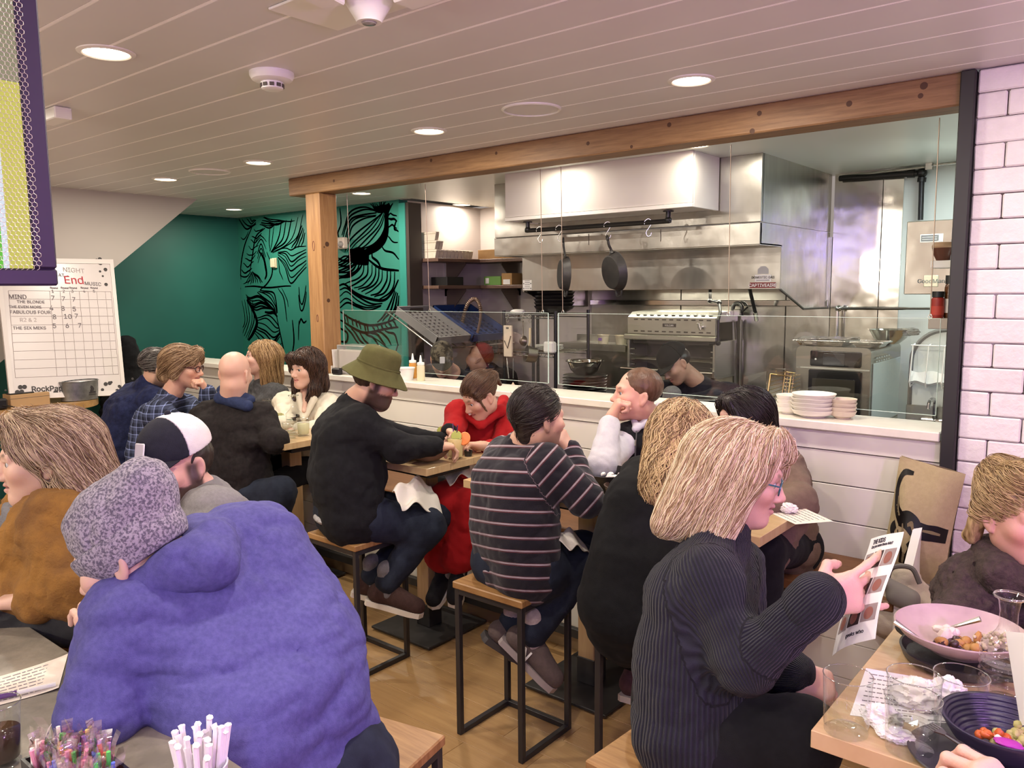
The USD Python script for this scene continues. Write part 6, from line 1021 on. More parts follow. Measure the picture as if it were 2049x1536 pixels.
# ---- woman in red
P = Person('woman in a red jumpsuit with tied brown hair leaning over the small table', (-2.85, 3.15, .62), V(-2.723, 3.049, 1.209), D(-.72, -.42, -.50), D(-.25, -.2, 1), .93, neck=V(-2.777, 3.160, 1.113), neck_r=.048, skin=(.60, .34, .24), brow=(.12, .07, .045))
J = pose(V(-2.850, 3.173, 0.656), V(-2.823, 3.184, 1.095), D(-.35, -.93, 0), .175, .03, .05, shR=V(-2.872, 3.040, 1.103), shL=V(-2.710, 3.275, 1.078), elR=V(-2.775, 2.887, 1.029), wrR=V(-2.742, 2.828, 1.056), elL=V(-2.602, 3.054, 0.928), wrL=V(-2.602, 2.931, 0.981), knR=V(-2.757, 2.814, 0.705), knL=V(-2.626, 2.867, 0.690), anR=V(-2.817, 2.840, 0.347), anL=V(-2.692, 2.820, 0.393))
red = fabric('red_cotton', (.36, .012, .014), (.30, .009, .011), sc=10)
P.wear('jumpsuit_top', torso(J, .12, .115, .115, .065) + arm(J, 'R', (.068, .056, .048), .5) + arm(J, 'L', (.068, .058, .050), .6), red, amp=.007, sc=18, seed=5)
P.wear('jumpsuit_trousers', [rc(J['hpL'], J['hpR'], .12)] + leg(J, 'R', (.11, .09, .095), end=.85) + leg(J, 'L', (.11, .09, .10), end=.85), red, amp=.008, sc=14, seed=6)
P.wear('collar', [rc(V(-2.790, 3.017, 1.103), V(-2.713, 3.035, 1.061), .022), rc(V(-2.713, 3.035, 1.061), V(-2.689, 3.168, 1.120), .024), rc(V(-2.689, 3.168, 1.120), V(-2.758, 3.274, 1.161), .03)], red, .006, .003)
P.wear('cuff', [rc(lerp(J['elR'], J['wrR'], .2), J['wrR'], .045, .040)], black_c, .006, .003)
for k in ((1, 828), (0, 0)):
    pass
for q in (V(-2.747, 2.990, 1.121), V(-2.700, 3.052, 1.104)): part(P.path, 'button', trimesh.creation.icosphere(1, .008).apply_translation(q), trim_m)
P.flesh(arm(J, 'L', (.03, .034, .026))); P.hand(J['wrR'], D(.35, -.55, -.15), (.2, -.6, -.7), (.75, .8, .85, .9), .7, 1, .9); P.hand(J['wrL'], D(-.9, -.15, .1), (.1, -.3, -1), (.5, .6, .65, .7), .6, -1, .92)
for q in 'RL':
    P.wear('sock', [rc(J['an' + q] + V(0, 0, .06), J['an' + q] - V(0, 0, .06), .045, .04)], fabric('beige_sock', (.36, .29, .25)), .006, .002); shoe(P.path, J['an' + q] - V(0, 0, .03), D(-.30, -.75, -.35) if q == 'R' else D(-.05, -.8, -.30), fabric('black_canvas', (.014, .013, .015)), sole_w, L=.25)
hm = hair_mat('brown', (.055, .026, .014), (.13, .066, .034))
P.hair([el((0, -.018, .046), (.086, .106, .090)), el((0, .095, -.035), (.072, .062, .095), k=.012, op='s'), el((0, .0, -.14), (.1, .12, .08), k=.012, op='s'), rc((-.07, .05, .06), (-.080, .042, -.06), .011, .005, .02), rc((.07, .05, .06), (.080, .042, -.05), .011, .005, .02), el((0, -.118, .055), (.036, .036, .036), k=.01), rc((0, -.13, .05), (.03, -.15, -.03), .02, .012, .015)], hm, amp=.004, n=700, length=.17, wid=.0018, flow=lambda Q: np.tile(P.R @ np.array([0, -1.0, .15]), (len(Q), 1)), root=lambda l: (l[:, 1] > .0) & (l[:, 2] > .03))
P.done(J)
n = thing('cloth_napkin', 'white cloth napkin on the lap of the woman in red', 'napkin', V(-2.737, 2.953, 0.823)); c0, c1, c2, c3 = V(-2.810, 2.828, 0.828), V(-2.712, 3.041, 0.837), V(-2.629, 2.935, 0.808), V(-2.679, 2.764, 0.809)
part(n, 'cloth', sheet(24, 18, lambda u, v: list(np.moveaxis(c0 * ((1 - u) * (1 - v))[..., None] + c1 * (u * (1 - v))[..., None] + c2 * (u * v)[..., None] + c3 * ((1 - u) * v)[..., None] + np.array([0, 0, 1]) * (.03 * np.sin(PI * u) + .014 * np.sin(u * 11 + v * 4))[..., None], -1, 0)), .004), napm, True)

# ---- man in the striped sweater
P = Person('dark haired man in a navy sweater with thin stripes, chin in his hand', (-1.92, 2.32, .63), V(-1.844, 2.398, 1.259), D(.86, .50, -.06), D(0, 0, 1), .96, neck=V(-1.905, 2.385, 1.163), neck_r=.056, beard=(.16, .09, .07), stubble=.45, brow=(.03, .02, .016), iris=(.06, .04, .03))
J = pose(V(-1.883, 2.307, 0.698), V(-1.927, 2.388, 1.130), D(.72, .70, 0), .20, .05, .055, shR=V(-1.773, 2.354, 1.097), shL=V(-2.056, 2.444, 1.081), elR=V(-1.641, 2.417, 0.971), wrR=V(-1.779, 2.509, 1.119), elL=V(-1.964, 2.696, 0.946), wrL=V(-1.921, 2.672, 0.989), knR=V(-1.736, 2.515, 0.672), knL=V(-1.870, 2.728, 0.650), anR=V(-1.782, 2.277, 0.471), anL=V(-1.900, 2.309, 0.462))
if 'cloth_stripe' not in _mats:
    _mats['cloth_stripe'] = usdkit.material(stage, '/World/Looks/cloth_stripe', {'a': ('attribute', dict(attribute='along')), 'm': ('math', dict(math_type='fraction')), 'r': ('rgb_ramp', dict(ramp=[(0, (.012, .010, .016)), (.44, (.012, .010, .016)), (.45, (.075, .022, .030)), (.53, (.075, .022, .030)), (.54, (.30, .24, .27)), (.66, (.30, .24, .27)), (.67, (.075, .022, .030)), (.72, (.012, .010, .016)), (1, (.012, .010, .016))])), 'g': ('geometry', {}), 'n': ('noise_texture', dict(scale=420.0, detail=2.0)), 'b': ('bump', dict(strength=1.0, distance=.0008)), 'p': ('principled_bsdf', dict(roughness=.9, sheen_weight=.15, specular_ior_level=.2))},
        [('a.fac', 'm.value1'), ('m.value', 'r.fac'), ('r.color', 'p.base_color'), ('g.position', 'n.vector'), ('n.fac', 'b.height'), ('b.normal', 'p.normal')], surface='p.BSDF')
def along_stripes(J, step):
    def f(Pv):
        ax = unit(J['neck'] - J['hip']); base = ((Pv - J['hip']) @ ax) / step; best = np.full(len(Pv), 9.0); out = base.copy(); dT = np.minimum(dseg(Pv, J['hip'], J['chest']) - .12, dseg(Pv, J['chest'], J['neck']) - .10)
        for q in 'LR':
            a, b, c = J['sh' + q], J['el' + q], J['wr' + q]
            for (u, v, off) in ((a, b, 0), (b, c, np.linalg.norm(b - a))):
                d = dseg(Pv, u, v) - .05; t = ((Pv - u) @ unit(v - u) + off); s0 = ((a - J['hip']) @ ax); m = (d < dT - .012) & (d < best); out[m] = (s0 - t[m]) / step; best = np.minimum(best, d)
        return out
    return f
P.wear('sweater', torso(J, .135, .128, .132, .070) + arm(J, 'R', (.074, .064, .050)) + arm(J, 'L', (.070, .060, .046)), _mats['cloth_stripe'], .007, amp=.006, sc=15, seed=11, along=along_stripes(J, .0475))
P.trs([rc(J['hpL'], J['hpR'], .125)] + leg(J, 'R', (.11, .08, .062)) + leg(J, 'L', (.11, .08, .062)), jeans, amp=.006, sc=14, seed=12)
gs = fabric('grey_suede', (.115, .085, .078), (.095, .07, .064))
for q, dd in (('R', D(.70, -.25, -.62)), ('L', D(.55, .15, -.45))):
    P.wear('sock', [rc(J['an' + q] + V(0, 0, .05), J['an' + q] - V(0, 0, .05), .044, .042)], fabric('pink_sock', (.42, .34, .34)), .006, .002); shoe(P.path, J['an' + q] - V(0, 0, .02), dd, gs, sole_d if q == 'L' else M('sole_grey', (.30, .25, .24), .7), letter='N', up=D(.5, 0, 1))
P.hand(J['wrR'], D(-.45, -.1, .85), D(-.6, .3, -.1), (1.0, 1.0, 1.0, 1.0), .8, -1, 1.0); P.hand(J['wrL'], D(.9, .1, 0), (0, 0, -1), (.5, .6, .6, .6), .6, -1)
hm = hair_mat('black_brown', (.018, .012, .010), (.036, .025, .019))
P.hair([el((0, -.024, .046), (.088, .106, .092)), el((0, .085, -.055), (.082, .072, .10), k=.012, op='s'), el((0, .11, .05), (.05, .045, .05), k=.02, op='s'), el((.085, .03, -.06), (.02, .04, .06), k=.01, op='s'), el((-.085, .03, -.06), (.02, .04, .06), k=.01, op='s'), el((0, .0, -.155), (.1, .14, .08), k=.012, op='s'), rc((0, -.05, .0), (0, -.052, -.055), .062, .045, .03)], hm, amp=.005, sc=45, n=700, length=.12, wid=.0018, flow=lambda Q: np.tile(P.R @ np.array([0, -1.0, -.5]), (len(Q), 1)), root=lambda l: l[:, 2] > .0)
P.done(J)
n = thing('cloth_napkin', 'white cloth napkin on the knee of the striped sweater man', 'napkin', V(-1.680, 2.385, 0.798)); c0, c1, c2, c3 = V(-1.735, 2.343, 0.821), V(-1.788, 2.556, 0.791), V(-1.678, 2.506, 0.724), V(-1.652, 2.330, 0.803)
part(n, 'cloth', sheet(20, 16, lambda u, v: list(np.moveaxis(c0 * ((1 - u) * (1 - v))[..., None] + c1 * (u * (1 - v))[..., None] + c2 * (u * v)[..., None] + c3 * ((1 - u) * v)[..., None] + np.array([0, 0, 1]) * (.02 * np.sin(PI * u) + .008 * np.sin(u * 11 + v * 4))[..., None], -1, 0)), .004), napm, True)

# ---- man in the vest
P = Person('man in a black vest over a pale shirt resting his mouth on his fist', (-1.85, 3.15, .62), V(-1.848, 3.128, 1.273), D(-.97, -.10, .08), D(0, 0, 1), .97, neck=V(-1.844, 3.242, 1.149), neck_r=.060, skin=(.62, .32, .24), brow=(.10, .05, .03), jaw=1.05, blush=.5)
J = pose(V(-1.849, 3.213, 0.721), V(-1.862, 3.274, 1.110), D(-.75, -.65, 0), .20, .02, .055, shR=V(-1.871, 3.437, 1.030), shL=V(-1.875, 3.074, 1.067), elL=V(-1.807, 2.783, 1.017), wrL=V(-1.867, 2.942, 1.186), elR=V(-1.786, 3.286, 0.859), wrR=V(-1.779, 3.091, 0.829))
shirt = fabric('pale_shirt', (.56, .53, .58), (.50, .47, .53), sc=30)
P.wear('shirt', arm(J, 'L', (.070, .060, .048), .86) + arm(J, 'R', (.066, .056, .045)), shirt, .007, .004, 16, 21)
P.wear('vest', torso(J, .135, .130, .122, .074), black_c, .008, .005, 15, 22)
P.wear('shirt_collar', [rc(V(-1.826, 3.292, 1.206), V(-1.801, 3.121, 1.146), .018), rc(V(-1.801, 3.121, 1.146), V(-1.810, 3.059, 1.131), .014), rc(V(-1.851, 3.109, 1.166), V(-1.815, 3.068, 1.129), .014)], shirt, .005, .002)
part(P.path, 'zip', tube([V(-1.799, 3.048, 1.125), V(-1.793, 3.032, 1.076), V(-1.793, 3.025, 0.987)], .003, 6), M('zip_dark', (.06, .06, .06), .4)); part(P.path, 'zip_pull', tube([V(-1.789, 3.024, 1.089), V(-1.788, 3.015, 1.064)], .004, 6), hookm)
P.flesh([rc(lerp(J['elL'], J['wrL'], .75), J['wrL'], .034, .029)]); P.hand(J['wrL'], D(.45, .1, .85), D(.6, .0, -.5), (1.1, 1.15, 1.15, 1.1), .9, 1, 1.05); P.hand(J['wrR'], D(-.8, -.3, 0), (0, 0, -1), (.5,) * 4, .5, 1)
P.hair([el((0, -.022, .044), (.083, .102, .088)), el((0, .088, -.03), (.080, .066, .098), k=.012, op='s'), el((0, .0, -.135), (.1, .14, .08), k=.012, op='s'), el((.08, .035, -.03), (.02, .04, .05), k=.01, op='s'), el((-.08, .035, -.03), (.02, .04, .05), k=.01, op='s')], hair_mat('chestnut', (.075, .034, .018), (.13, .066, .040)), .005, .002, 130)
P.done(J)

# ---- woman in the long black coat, wavy blonde hair, seen from behind
P = Person('woman with long wavy blonde hair in a black coat, seen from behind', (-1.27, 2.33, .63), V(-1.282, 2.468, 1.252), D(.15, .97, -.15), D(0, 0, 1), .92, neck=V(-1.271, 2.413, 1.171), skin=(.6, .36, .27), eyes=False)
J = pose(V(-1.296, 2.243, 0.698), V(-1.282, 2.400, 1.146), D(.35, .94, 0), .185, .03, .05, shR=V(-1.148, 2.498, 1.060), shL=V(-1.405, 2.421, 1.090), elL=V(-1.401, 2.341, 0.884), wrL=V(-1.496, 2.490, 0.922), elR=V(-1.169, 2.554, 0.857), wrR=V(-1.287, 2.720, 0.868))
P.wear('coat', torso(J, .15, .135, .125, .066) + arm(J, 'R', (.072, .06, .048)) + arm(J, 'L', (.072, .06, .048)) + [rc(J['hip'] + V(0, 0, -.02), V(-1.355, 2.256, 0.595), .14, .12, .06)], fabric('black_wool', (.008, .008, .009)), amp=.007, sc=12, seed=31)
P.trs([rc(J['hpL'], J['hpR'], .12)] + leg(J, 'R') + leg(J, 'L'), black_p, amp=.004)
for q in 'RL': shoe(P.path, J['an' + q] - V(0, 0, .02), D(.5, .8, -.1), fabric('mauve_shoe', (.10, .05, .055)), sole_w, L=.24)
P.hand(J['wrL'], D(.2, .9, 0), (0, 0, -1), (.5,) * 4, .5, -1, .9); P.hand(J['wrR'], D(.2, .9, 0), (0, 0, -1), (.5,) * 4, .5, 1, .9)
hb = hair_mat('wheat_blonde', (.15, .085, .035), (.58, .41, .22))
L0 = P.loc
hp = [el((0, -.022, .036), (.090, .110, .090)), rc((0, -.075, .0), L0(V(-1.213, 2.299, 1.132)), .095, .085, .06), rc((-.05, -.06, -.02), L0(V(-1.264, 2.277, 1.095)), .07, .06, .05), rc((.05, -.06, -.02), L0(V(-1.141, 2.352, 1.091)), .07, .055, .05), rc(L0(V(-1.214, 2.300, 1.148)), L0(V(-1.165, 2.271, 1.030)), .08, .045, .05), el((0, .085, -.05), (.06, .06, .10), k=.02, op='s')]
P.hair(hp, hb, .006, .010, 26, n=2600, length=.55, wid=.0026, wave=.75, flow=lambda Q: np.tile([-.10, -.12, -1.0], (len(Q), 1)), root=lambda l: l[:, 2] > .02, steps=30, off=.004, jit=.22, st=(1, 1, .4))
P.done(J)

# ---- dark haired woman in taupe beyond her
P = Person('dark haired woman in a taupe cardigan facing left behind the blondes', (-1.2, 3.15, .62), V(-1.298, 3.027, 1.230), D(-.95, -.18, -.10), D(0, 0, 1), .92, neck=V(-1.271, 3.135, 1.106), neck_r=.048, skin=(.64, .36, .29), brow=(.06, .035, .025), iris=(.08, .06, .05))
J = pose(V(-1.219, 3.168, 0.700), V(-1.276, 3.177, 1.071), D(-.60, -.80, 0), .175, .03, .05, shR=V(-1.306, 3.122, 1.045), shL=V(-1.138, 3.065, 1.047), elL=V(-1.032, 2.942, 0.949), wrL=V(-1.088, 2.793, 0.959), elR=V(-1.247, 2.893, 0.934), wrR=V(-1.185, 2.752, 0.955), knL=V(-1.065, 2.700, 0.822), knR=V(-1.196, 2.655, 0.807), anL=V(-1.050, 2.731, 0.518), anR=V(-1.168, 2.696, 0.498))
P.wear('cardigan', torso(J, .13, .12, .115, .065) + arm(J, 'L', (.075, .066, .05)) + arm(J, 'R', (.07, .06, .05)) + [rc(V(-1.104, 2.936, 0.870), V(-1.086, 2.778, 0.760), .10, .07, .05)], fabric('taupe_knit', (.17, .115, .085), (.14, .095, .07), sc=40), amp=.010, sc=14, seed=41)
P.trs([rc(J['hpL'], J['hpR'], .12)] + leg(J, 'R') + leg(J, 'L'), black_p, amp=.004); P.hand(J['wrL'], D(-.9, -.2, 0), (0, 0, -1), (.5,) * 4, .5, -1, .9)
P.hair([el((0, -.022, .044), (.090, .108, .092)), rc((0, -.05, .0), (0, -.085, -.12), .085, .07, .05), rc((.05, -.03, .0), (.05, -.05, -.16), .05, .04, .04), rc((-.05, -.03, .0), (-.05, -.05, -.16), .05, .04, .04), rc((.03, .07, .085), (.085, .03, -.03), .030, .028, .03), rc((-.03, .07, .085), (-.085, .03, -.03), .030, .028, .03), el((0, .112, -.035), (.085, .078, .108), k=.012, op='s')], hair_mat('near_black', (.010, .006, .006), (.022, .013, .012)), .006, .004, 40, n=700, length=.25, wid=.0022, flow=lambda Q: np.tile(P.R @ np.array([0, -.5, -1.0]), (len(Q), 1)), root=lambda l: l[:, 2] > .06)
P.done(J)
# ---- blonde woman with glasses and the quiz sheet
P = Person('blonde woman with teal glasses and navy ribbed sweater holding a sheet', (-.86, 1.66, .63), V(-0.780, 1.807, 1.300), D(.96, -.25, -.24), D(.10, 0, 1), .93, h=.0034, neck=V(-0.811, 1.771, 1.150), neck_r=.050, skin=(.62, .36, .28), lip=(.45, .17, .17), brow=(.22, .13, .08), iris=(.15, .22, .26), nose=1.08)
J = pose(V(-0.812, 1.679, 0.721), V(-0.818, 1.764, 1.138), D(.92, .25, 0), .175, .04, .05, shR=V(-0.764, 1.620, 1.098), shL=V(-0.835, 1.917, 1.035), elR=V(-0.652, 1.560, 0.954), wrR=V(-0.522, 1.587, 1.116), elL=V(-0.749, 1.825, 0.823), wrL=V(-0.614, 1.761, 0.870), knR=V(-0.558, 1.639, 0.789), knL=V(-0.615, 1.840, 0.707), anR=V(-0.583, 1.614, 0.507), anL=V(-0.652, 1.802, 0.401))
if 'cloth_rib' not in _mats:
    _mats['cloth_rib'] = usdkit.material(stage, '/World/Looks/cloth_rib', {'a': ('attribute', dict(attribute='along')), 's': ('math', dict(math_type='sine')), 'b': ('bump', dict(strength=1.0, distance=.0016)), 'g': ('geometry', {}), 'n': ('noise_texture', dict(scale=500.0, detail=2.0)), 'b2': ('bump', dict(strength=.6, distance=.0012)), 'r': ('rgb_ramp', dict(ramp=[(0, (.007, .007, .012)), (1, (.015, .015, .025))])), 'mr': ('map_range', dict(from_min=-1.0, from_max=1.0, to_min=0.0, to_max=1.0)), 'p': ('principled_bsdf', dict(roughness=.85, sheen_weight=.08, specular_ior_level=.25))},
        [('a.fac', 's.value1'), ('s.value', 'b.height'), ('s.value', 'mr.value'), ('mr.result', 'r.fac'), ('r.color', 'p.base_color'), ('g.position', 'n.vector'), ('n.fac', 'b2.height'), ('b.normal', 'b2.normal'), ('b2.normal', 'p.normal')], surface='p.BSDF')
def around(J, n):
    """angle about the nearest bone, for knitted ribs that run along body and sleeves"""
    bones = [(J['hip'], J['chest'], .14, 2.2), (J['chest'], J['neck'], .12, 2.2)] + [b for q in 'LR' for b in ((J['sh' + q], J['el' + q], .06, 1.0), (J['el' + q], J['wr' + q], .05, 1.0))]
    def f(Pv):
        best = np.full(len(Pv), 9.0); out = np.zeros(len(Pv))
        for u, v, r, g in bones:
            d = dseg(Pv, u, v) - r; x, y, z = frame_of(np.array(v) - np.array(u), J['fwd']); q = Pv - u; a = np.arctan2(q @ y, q @ x) * n * g; m = d < best; out[m] = a[m]; best = np.minimum(best, d)
        return out
    return f
P.wear('sweater', torso(J, .142, .122, .115, .062) + arm(J, 'R', (.070, .058, .048)) + arm(J, 'L', (.068, .058, .046)), _mats['cloth_rib'], .006, .006, 14, 51, along=around(J, 52))
P.wear('cuff', [rc(lerp(J['elR'], J['wrR'], .93), lerp(J['elR'], J['wrR'], 1.05), .055, .056, .005)], _mats['cloth_rib'], .004, .0, along=around(J, 52))
P.wear('roll_collar', [rc(P.W((-.05, -.03, -.155)), P.W((.05, -.03, -.155)), .055, .055, .04), rc(P.W((-.035, .02, -.150)), P.W((.035, .02, -.150)), .045, .045, .04)], _mats['cloth_rib'], .005, .003, 20, 52, along=around(J, 52))
P.trs([rc(J['hpL'], J['hpR'], .13)] + leg(J, 'R', (.11, .085, .06)) + leg(J, 'L', (.11, .085, .06)), black_p, amp=.005)
for q in 'RL': shoe(P.path, J['an' + q] - V(0, 0, .02), D(.95, .1, -.1), fabric('black_shoe', (.01, .01, .01)), sole_d, L=.25)
hd_ = D(.86, -.10, .40); n_ = D(.55, .80, -.10)
P.flesh([rc(lerp(J['elR'], J['wrR'], .8), J['wrR'] + D(.01, 0, .0), .032, .030)]); P.hand(J['wrR'] + D(.005, 0, .002), D(.93, -.02, .26), D(.25, .95, -.1), (.10, .48, .62, .16), .75, 1, 1.03, .30)
P.flesh([rc(lerp(J['elL'], J['wrL'], .8), J['wrL'], .032, .028)]); P.hand(J['wrL'], D(.85, -.25, -.32), D(.1, .5, -.8), (.55, .75, .8, .8), .9, -1, .98)
hb2 = hair_mat('ash_blonde', (.30, .19, .10), (.80, .66, .46))
hp = [el((0, -.020, .046), (.090, .110, .094)), rc((0, -.07, .01), (0, -.09, -.13), .085, .075, .06), rc((.055, -.03, .03), (.066, -.035, -.19), .042, .036, .04), rc((-.055, -.03, .03), (-.066, -.035, -.19), .042, .036, .04), rc((.03, -.10, -.06), (.03, -.15, -.17), .055, .030, .04), rc((.02, .055, .108), (.080, .022, .020), .024, .020, .03), rc((.080, .022, .020), (.078, -.006, -.17), .022, .022, .03), rc((-.02, .075, .105), (-.070, .085, .03), .030, .024, .03), rc((-.070, .085, .03), (-.078, .055, -.08), .022, .014, .03), rc((0, .06, .118), (0, .10, .082), .024, .014, .02), el((.02, .120, -.030), (.080, .078, .102), k=.012, op='s')]
P.hair(hp, hb2, .0045, .005, 42, n=4200, length=.42, wid=.0015, wave=.14, flow=lambda Q: P.hairflow(Q) if hasattr(P, 'hairflow') else (np.array([0, 0, -1.0]) + .55 * ((Q - P.W((0, .075, .125))) * np.array([1, 1, 0])) / (np.linalg.norm((Q - P.W((0, .075, .125)))[:, :2], axis=1, keepdims=True) + .03) - .15 * np.tile(P.R[:, 1], (len(Q), 1))), root=lambda l: l[:, 2] > .055, steps=26, off=.0015, jit=.16)
P.done(J); P.glasses(M('teal_frame', (.035, .12, .15), .25), .024, .0195, .0022, True)
# quiz sheet in her hand
q00, q10, q11, q01 = V(-0.509, 1.680, 0.972), V(-0.407, 1.609, 1.064), V(-0.382, 1.661, 1.274), V(-0.466, 1.753, 1.220)
def sheet_pt(u, v): u, v = np.asarray(u, float), np.asarray(v, float); w = lambda a: a[..., None]; p = q00 * w((1 - u) * (1 - v)) + q10 * w(u * (1 - v)) + q11 * w(u * v) + q01 * w((1 - u) * v); nn = unit(np.cross(q10 - q00, q01 - q00)); return p + nn * w(.012 * np.sin(PI * u) * (.4 + .6 * (1 - v)) + .006 * np.sin(v * 5))
qs = thing('quiz_sheet', 'white quiz sheet of small portrait photos held up by the blonde woman', 'paper', sheet_pt(.5, .5)); paper = M('paper_white', (.80, .77, .77), .6)
part(qs, 'paper', sheet(20, 26, lambda u, v: list(np.moveaxis(sheet_pt(u, v), -1, 0)), .0006), paper, True)
nS = unit(np.cross(q10 - q00, q01 - q00)); nS = nS if nS @ (EYE - q00) > 0 else -nS
def on_sheet(u0, u1, v0, v1, lift, nu=5, nv=6, m=None, name='photo', col=None): return part(qs, name, sheet(nu, nv, lambda u, v: list(np.moveaxis(sheet_pt(u0 + (u1 - u0) * u, v0 + (v1 - v0) * v) + nS * lift, -1, 0)), .0002), m, True)
dk = M('photo_dark', (.05, .03, .03), .6); sk_ = M('photo_skin', (.50, .22, .18), .6); gy = M('photo_grey', (.30, .24, .24), .6); ink = M('ink', (.03, .025, .04), .6)
for i, (u0, v0) in enumerate(((.06, .70), (.37, .70), (.67, .70), (.06, .44), (.37, .44), (.67, .44), (.08, .16), (.38, .17), (.68, .18))):
    on_sheet(u0, u0 + .27, v0, v0 + .155, .0008, m=(gy, dk, gy)[i % 3]); e = [(u0 + .135 + .085 * math.cos(t), v0 + .072 + .058 * math.sin(t)) for t in np.linspace(0, 2 * PI, 14, endpoint=False)]; V0 = np.array([sheet_pt(a, b) + nS * .0012 for a, b in e] + [sheet_pt(u0 + .135, v0 + .072) + nS * .0014]); F0 = np.array([[k, (k + 1) % 14, 14] for k in range(14)]); part(qs, 'portrait', trimesh.Trimesh(np.vstack([V0, V0]), np.vstack([F0, F0[:, ::-1] + 15]), process=False), sk_, False)
ux, vy = unit(q11 - q01), unit(q01 - q00)
def sheet_text(s_, u, v, h, sx=1.0):
    m = meshkit.text_mesh(s_, h, .0004, True); uv = m.vertices[:, :2].copy(); W_, H_ = np.linalg.norm(q10 - q00), np.linalg.norm(q01 - q00); m.vertices = sheet_pt(u + uv[:, 0] / W_ * sx, v + uv[:, 1] / H_) + nS * (.0008 + m.vertices[:, 2:3]); 
    part(qs, 'lettering', m, ink, False)
sheet_text('THE KIDS', .16, .935, .010); sheet_text('Can you name these kids?', .16, .90, .0062, .95); sheet_text('geeks who', .40, .08, .0085)

# ---- man in the grey beanie and blue hoodie, in front
P = Person('man in a grey beanie and blue hoodie leaning with his elbow on the bar', (-1.45, 1.1, .63), V(-1.577, 0.709, 1.232), D(-.95, -.02, -.42), D(-.38, .05, .92), 1.0, h=.0035, neck=V(-1.585, 0.854, 1.195), neck_r=.058, skin=(.60, .36, .28), eyes=False)
J = pose(V(-1.312, 0.880, 0.748), V(-1.576, 0.860, 1.195), D(-.55, .82, 0), .2, .02, .05, shL=V(-1.519, 0.675, 1.121), shR=V(-1.567, 0.994, 1.162), elL=V(-1.475, 0.585, 0.979), wrL=V(-1.716, 0.689, 0.998), elR=V(-1.758, 1.035, 0.924), wrR=V(-1.892, 0.921, 0.901), waist=V(-1.358, 0.867, 0.910), chest=V(-1.514, 0.840, 1.067))
hoodie = fabric('blue_heather', (.095, .090, .26), (.072, .068, .21), sc=90, bump=.001)
P.wear('hoodie', torso(J, .145, .140, .135, .080) + arm(J, 'L', (.085, .072, .055)) + arm(J, 'R', (.085, .065, .05)) + [rc(V(-1.580, 0.878, 1.162), V(-1.576, 0.936, 1.175), .10, .10, .06), rc(V(-1.546, 0.822, 1.125), V(-1.381, 0.958, 0.952), .105, .125, .06), rc(V(-1.567, 0.993, 1.156), V(-1.437, 1.001, 1.022), .10, .12, .06)], hoodie, .0075, .011, 9, 61, st=(1, 1, 1.3))
P.wear('hood', [rc(V(-1.504, 0.685, 1.194), V(-1.465, 0.737, 1.236), .024, .030, .02), rc(V(-1.465, 0.737, 1.236), V(-1.472, 0.827, 1.263), .030, .032, .02), rc(V(-1.472, 0.827, 1.263), V(-1.564, 0.903, 1.235), .032, .03, .02), rc(V(-1.504, 0.708, 1.175), V(-1.435, 0.798, 1.221), .034, .050, .03), rc(V(-1.435, 0.798, 1.221), V(-1.522, 0.882, 1.217), .050, .040, .03)], hoodie, .006, .006, 14, 62)
P.trs([rc(J['hpL'], J['hpR'], .14)] + leg(J, 'R', (.12, .09, .06)) + leg(J, 'L', (.12, .09, .06)), jeans, amp=.006)
for q in 'RL': shoe(P.path, J['an' + q] - V(0, 0, .02), D(-.5, .8, 0), black_c, sole_d)
P.hand(J['wrL'], D(-.25, .4, .75), D(-.5, .5, 0), (.6, .7, .7, .7), .6, -1)
bn_m = M('beanie_marl', (.30, .27, .31), .9, c2=(.09, .08, .11), sc=190, ramp=(.42, .6), bump=.0012, bsc=260, detail=2)
t = P.part_x('beanie'); part(t, 'crown', nets(P.worldp([el((0, -.014, .062), (.0895, .112, .100)), el((0, -.09, .12), (.06, .05, .05), k=.05)]), .004, folds(.005, 16, 7)), bn_m, True)
m = nets(P.worldp([el((0, -.010, .030), (.0945, .117, .092))]), .004, folds(.002, 20, 8), lambda Q: np.maximum(np.abs(((Q - P.c) @ P.R / P.hs ** 2) @ np.array([0, .17, 1]) - .012) - .036, 0) + (np.abs(((Q - P.c) @ P.R / P.hs ** 2) @ np.array([0, .17, 1]) - .012) < .036) * -1); part(t, 'cuff', m, bn_m, True)
P.done(J)

# ---- man in the trucker cap
P = Person('bearded man in a navy and white trucker cap looking down', (-2.05, 1.4, .63), V(-2.136, 1.101, 1.267), D(-.46, -.88, -.16), D(-.04, .0, 1), .97, h=.0032, neck=V(-2.130, 1.157, 1.173), neck_r=.060, skin=(.60, .32, .26), beard=(.05, .028, .022), bulk=1.0, brow=(.06, .035, .025), iris=(.06, .05, .05))
J = pose(V(-2.054, 1.161, 0.787), V(-2.149, 1.177, 1.150), D(-.75, -.66, 0), .20, .03, .055, shL=V(-1.950, 1.105, 1.143), shR=V(-2.282, 1.278, 1.075), elL=V(-1.832, 0.988, 1.012), wrL=V(-1.848, 0.904, 0.983), elR=V(-2.317, 1.219, 0.874), wrR=V(-2.182, 1.069, 0.874))
gq = fabric('grey_quarter_zip', (.21, .20, .205), (.175, .165, .17), sc=120)
P.wear('pullover', torso(J, .14, .135, .14, .08) + arm(J, 'L', (.085, .07, .05)) + arm(J, 'R', (.085, .07, .05)), gq, .007, .008, 12, 71)
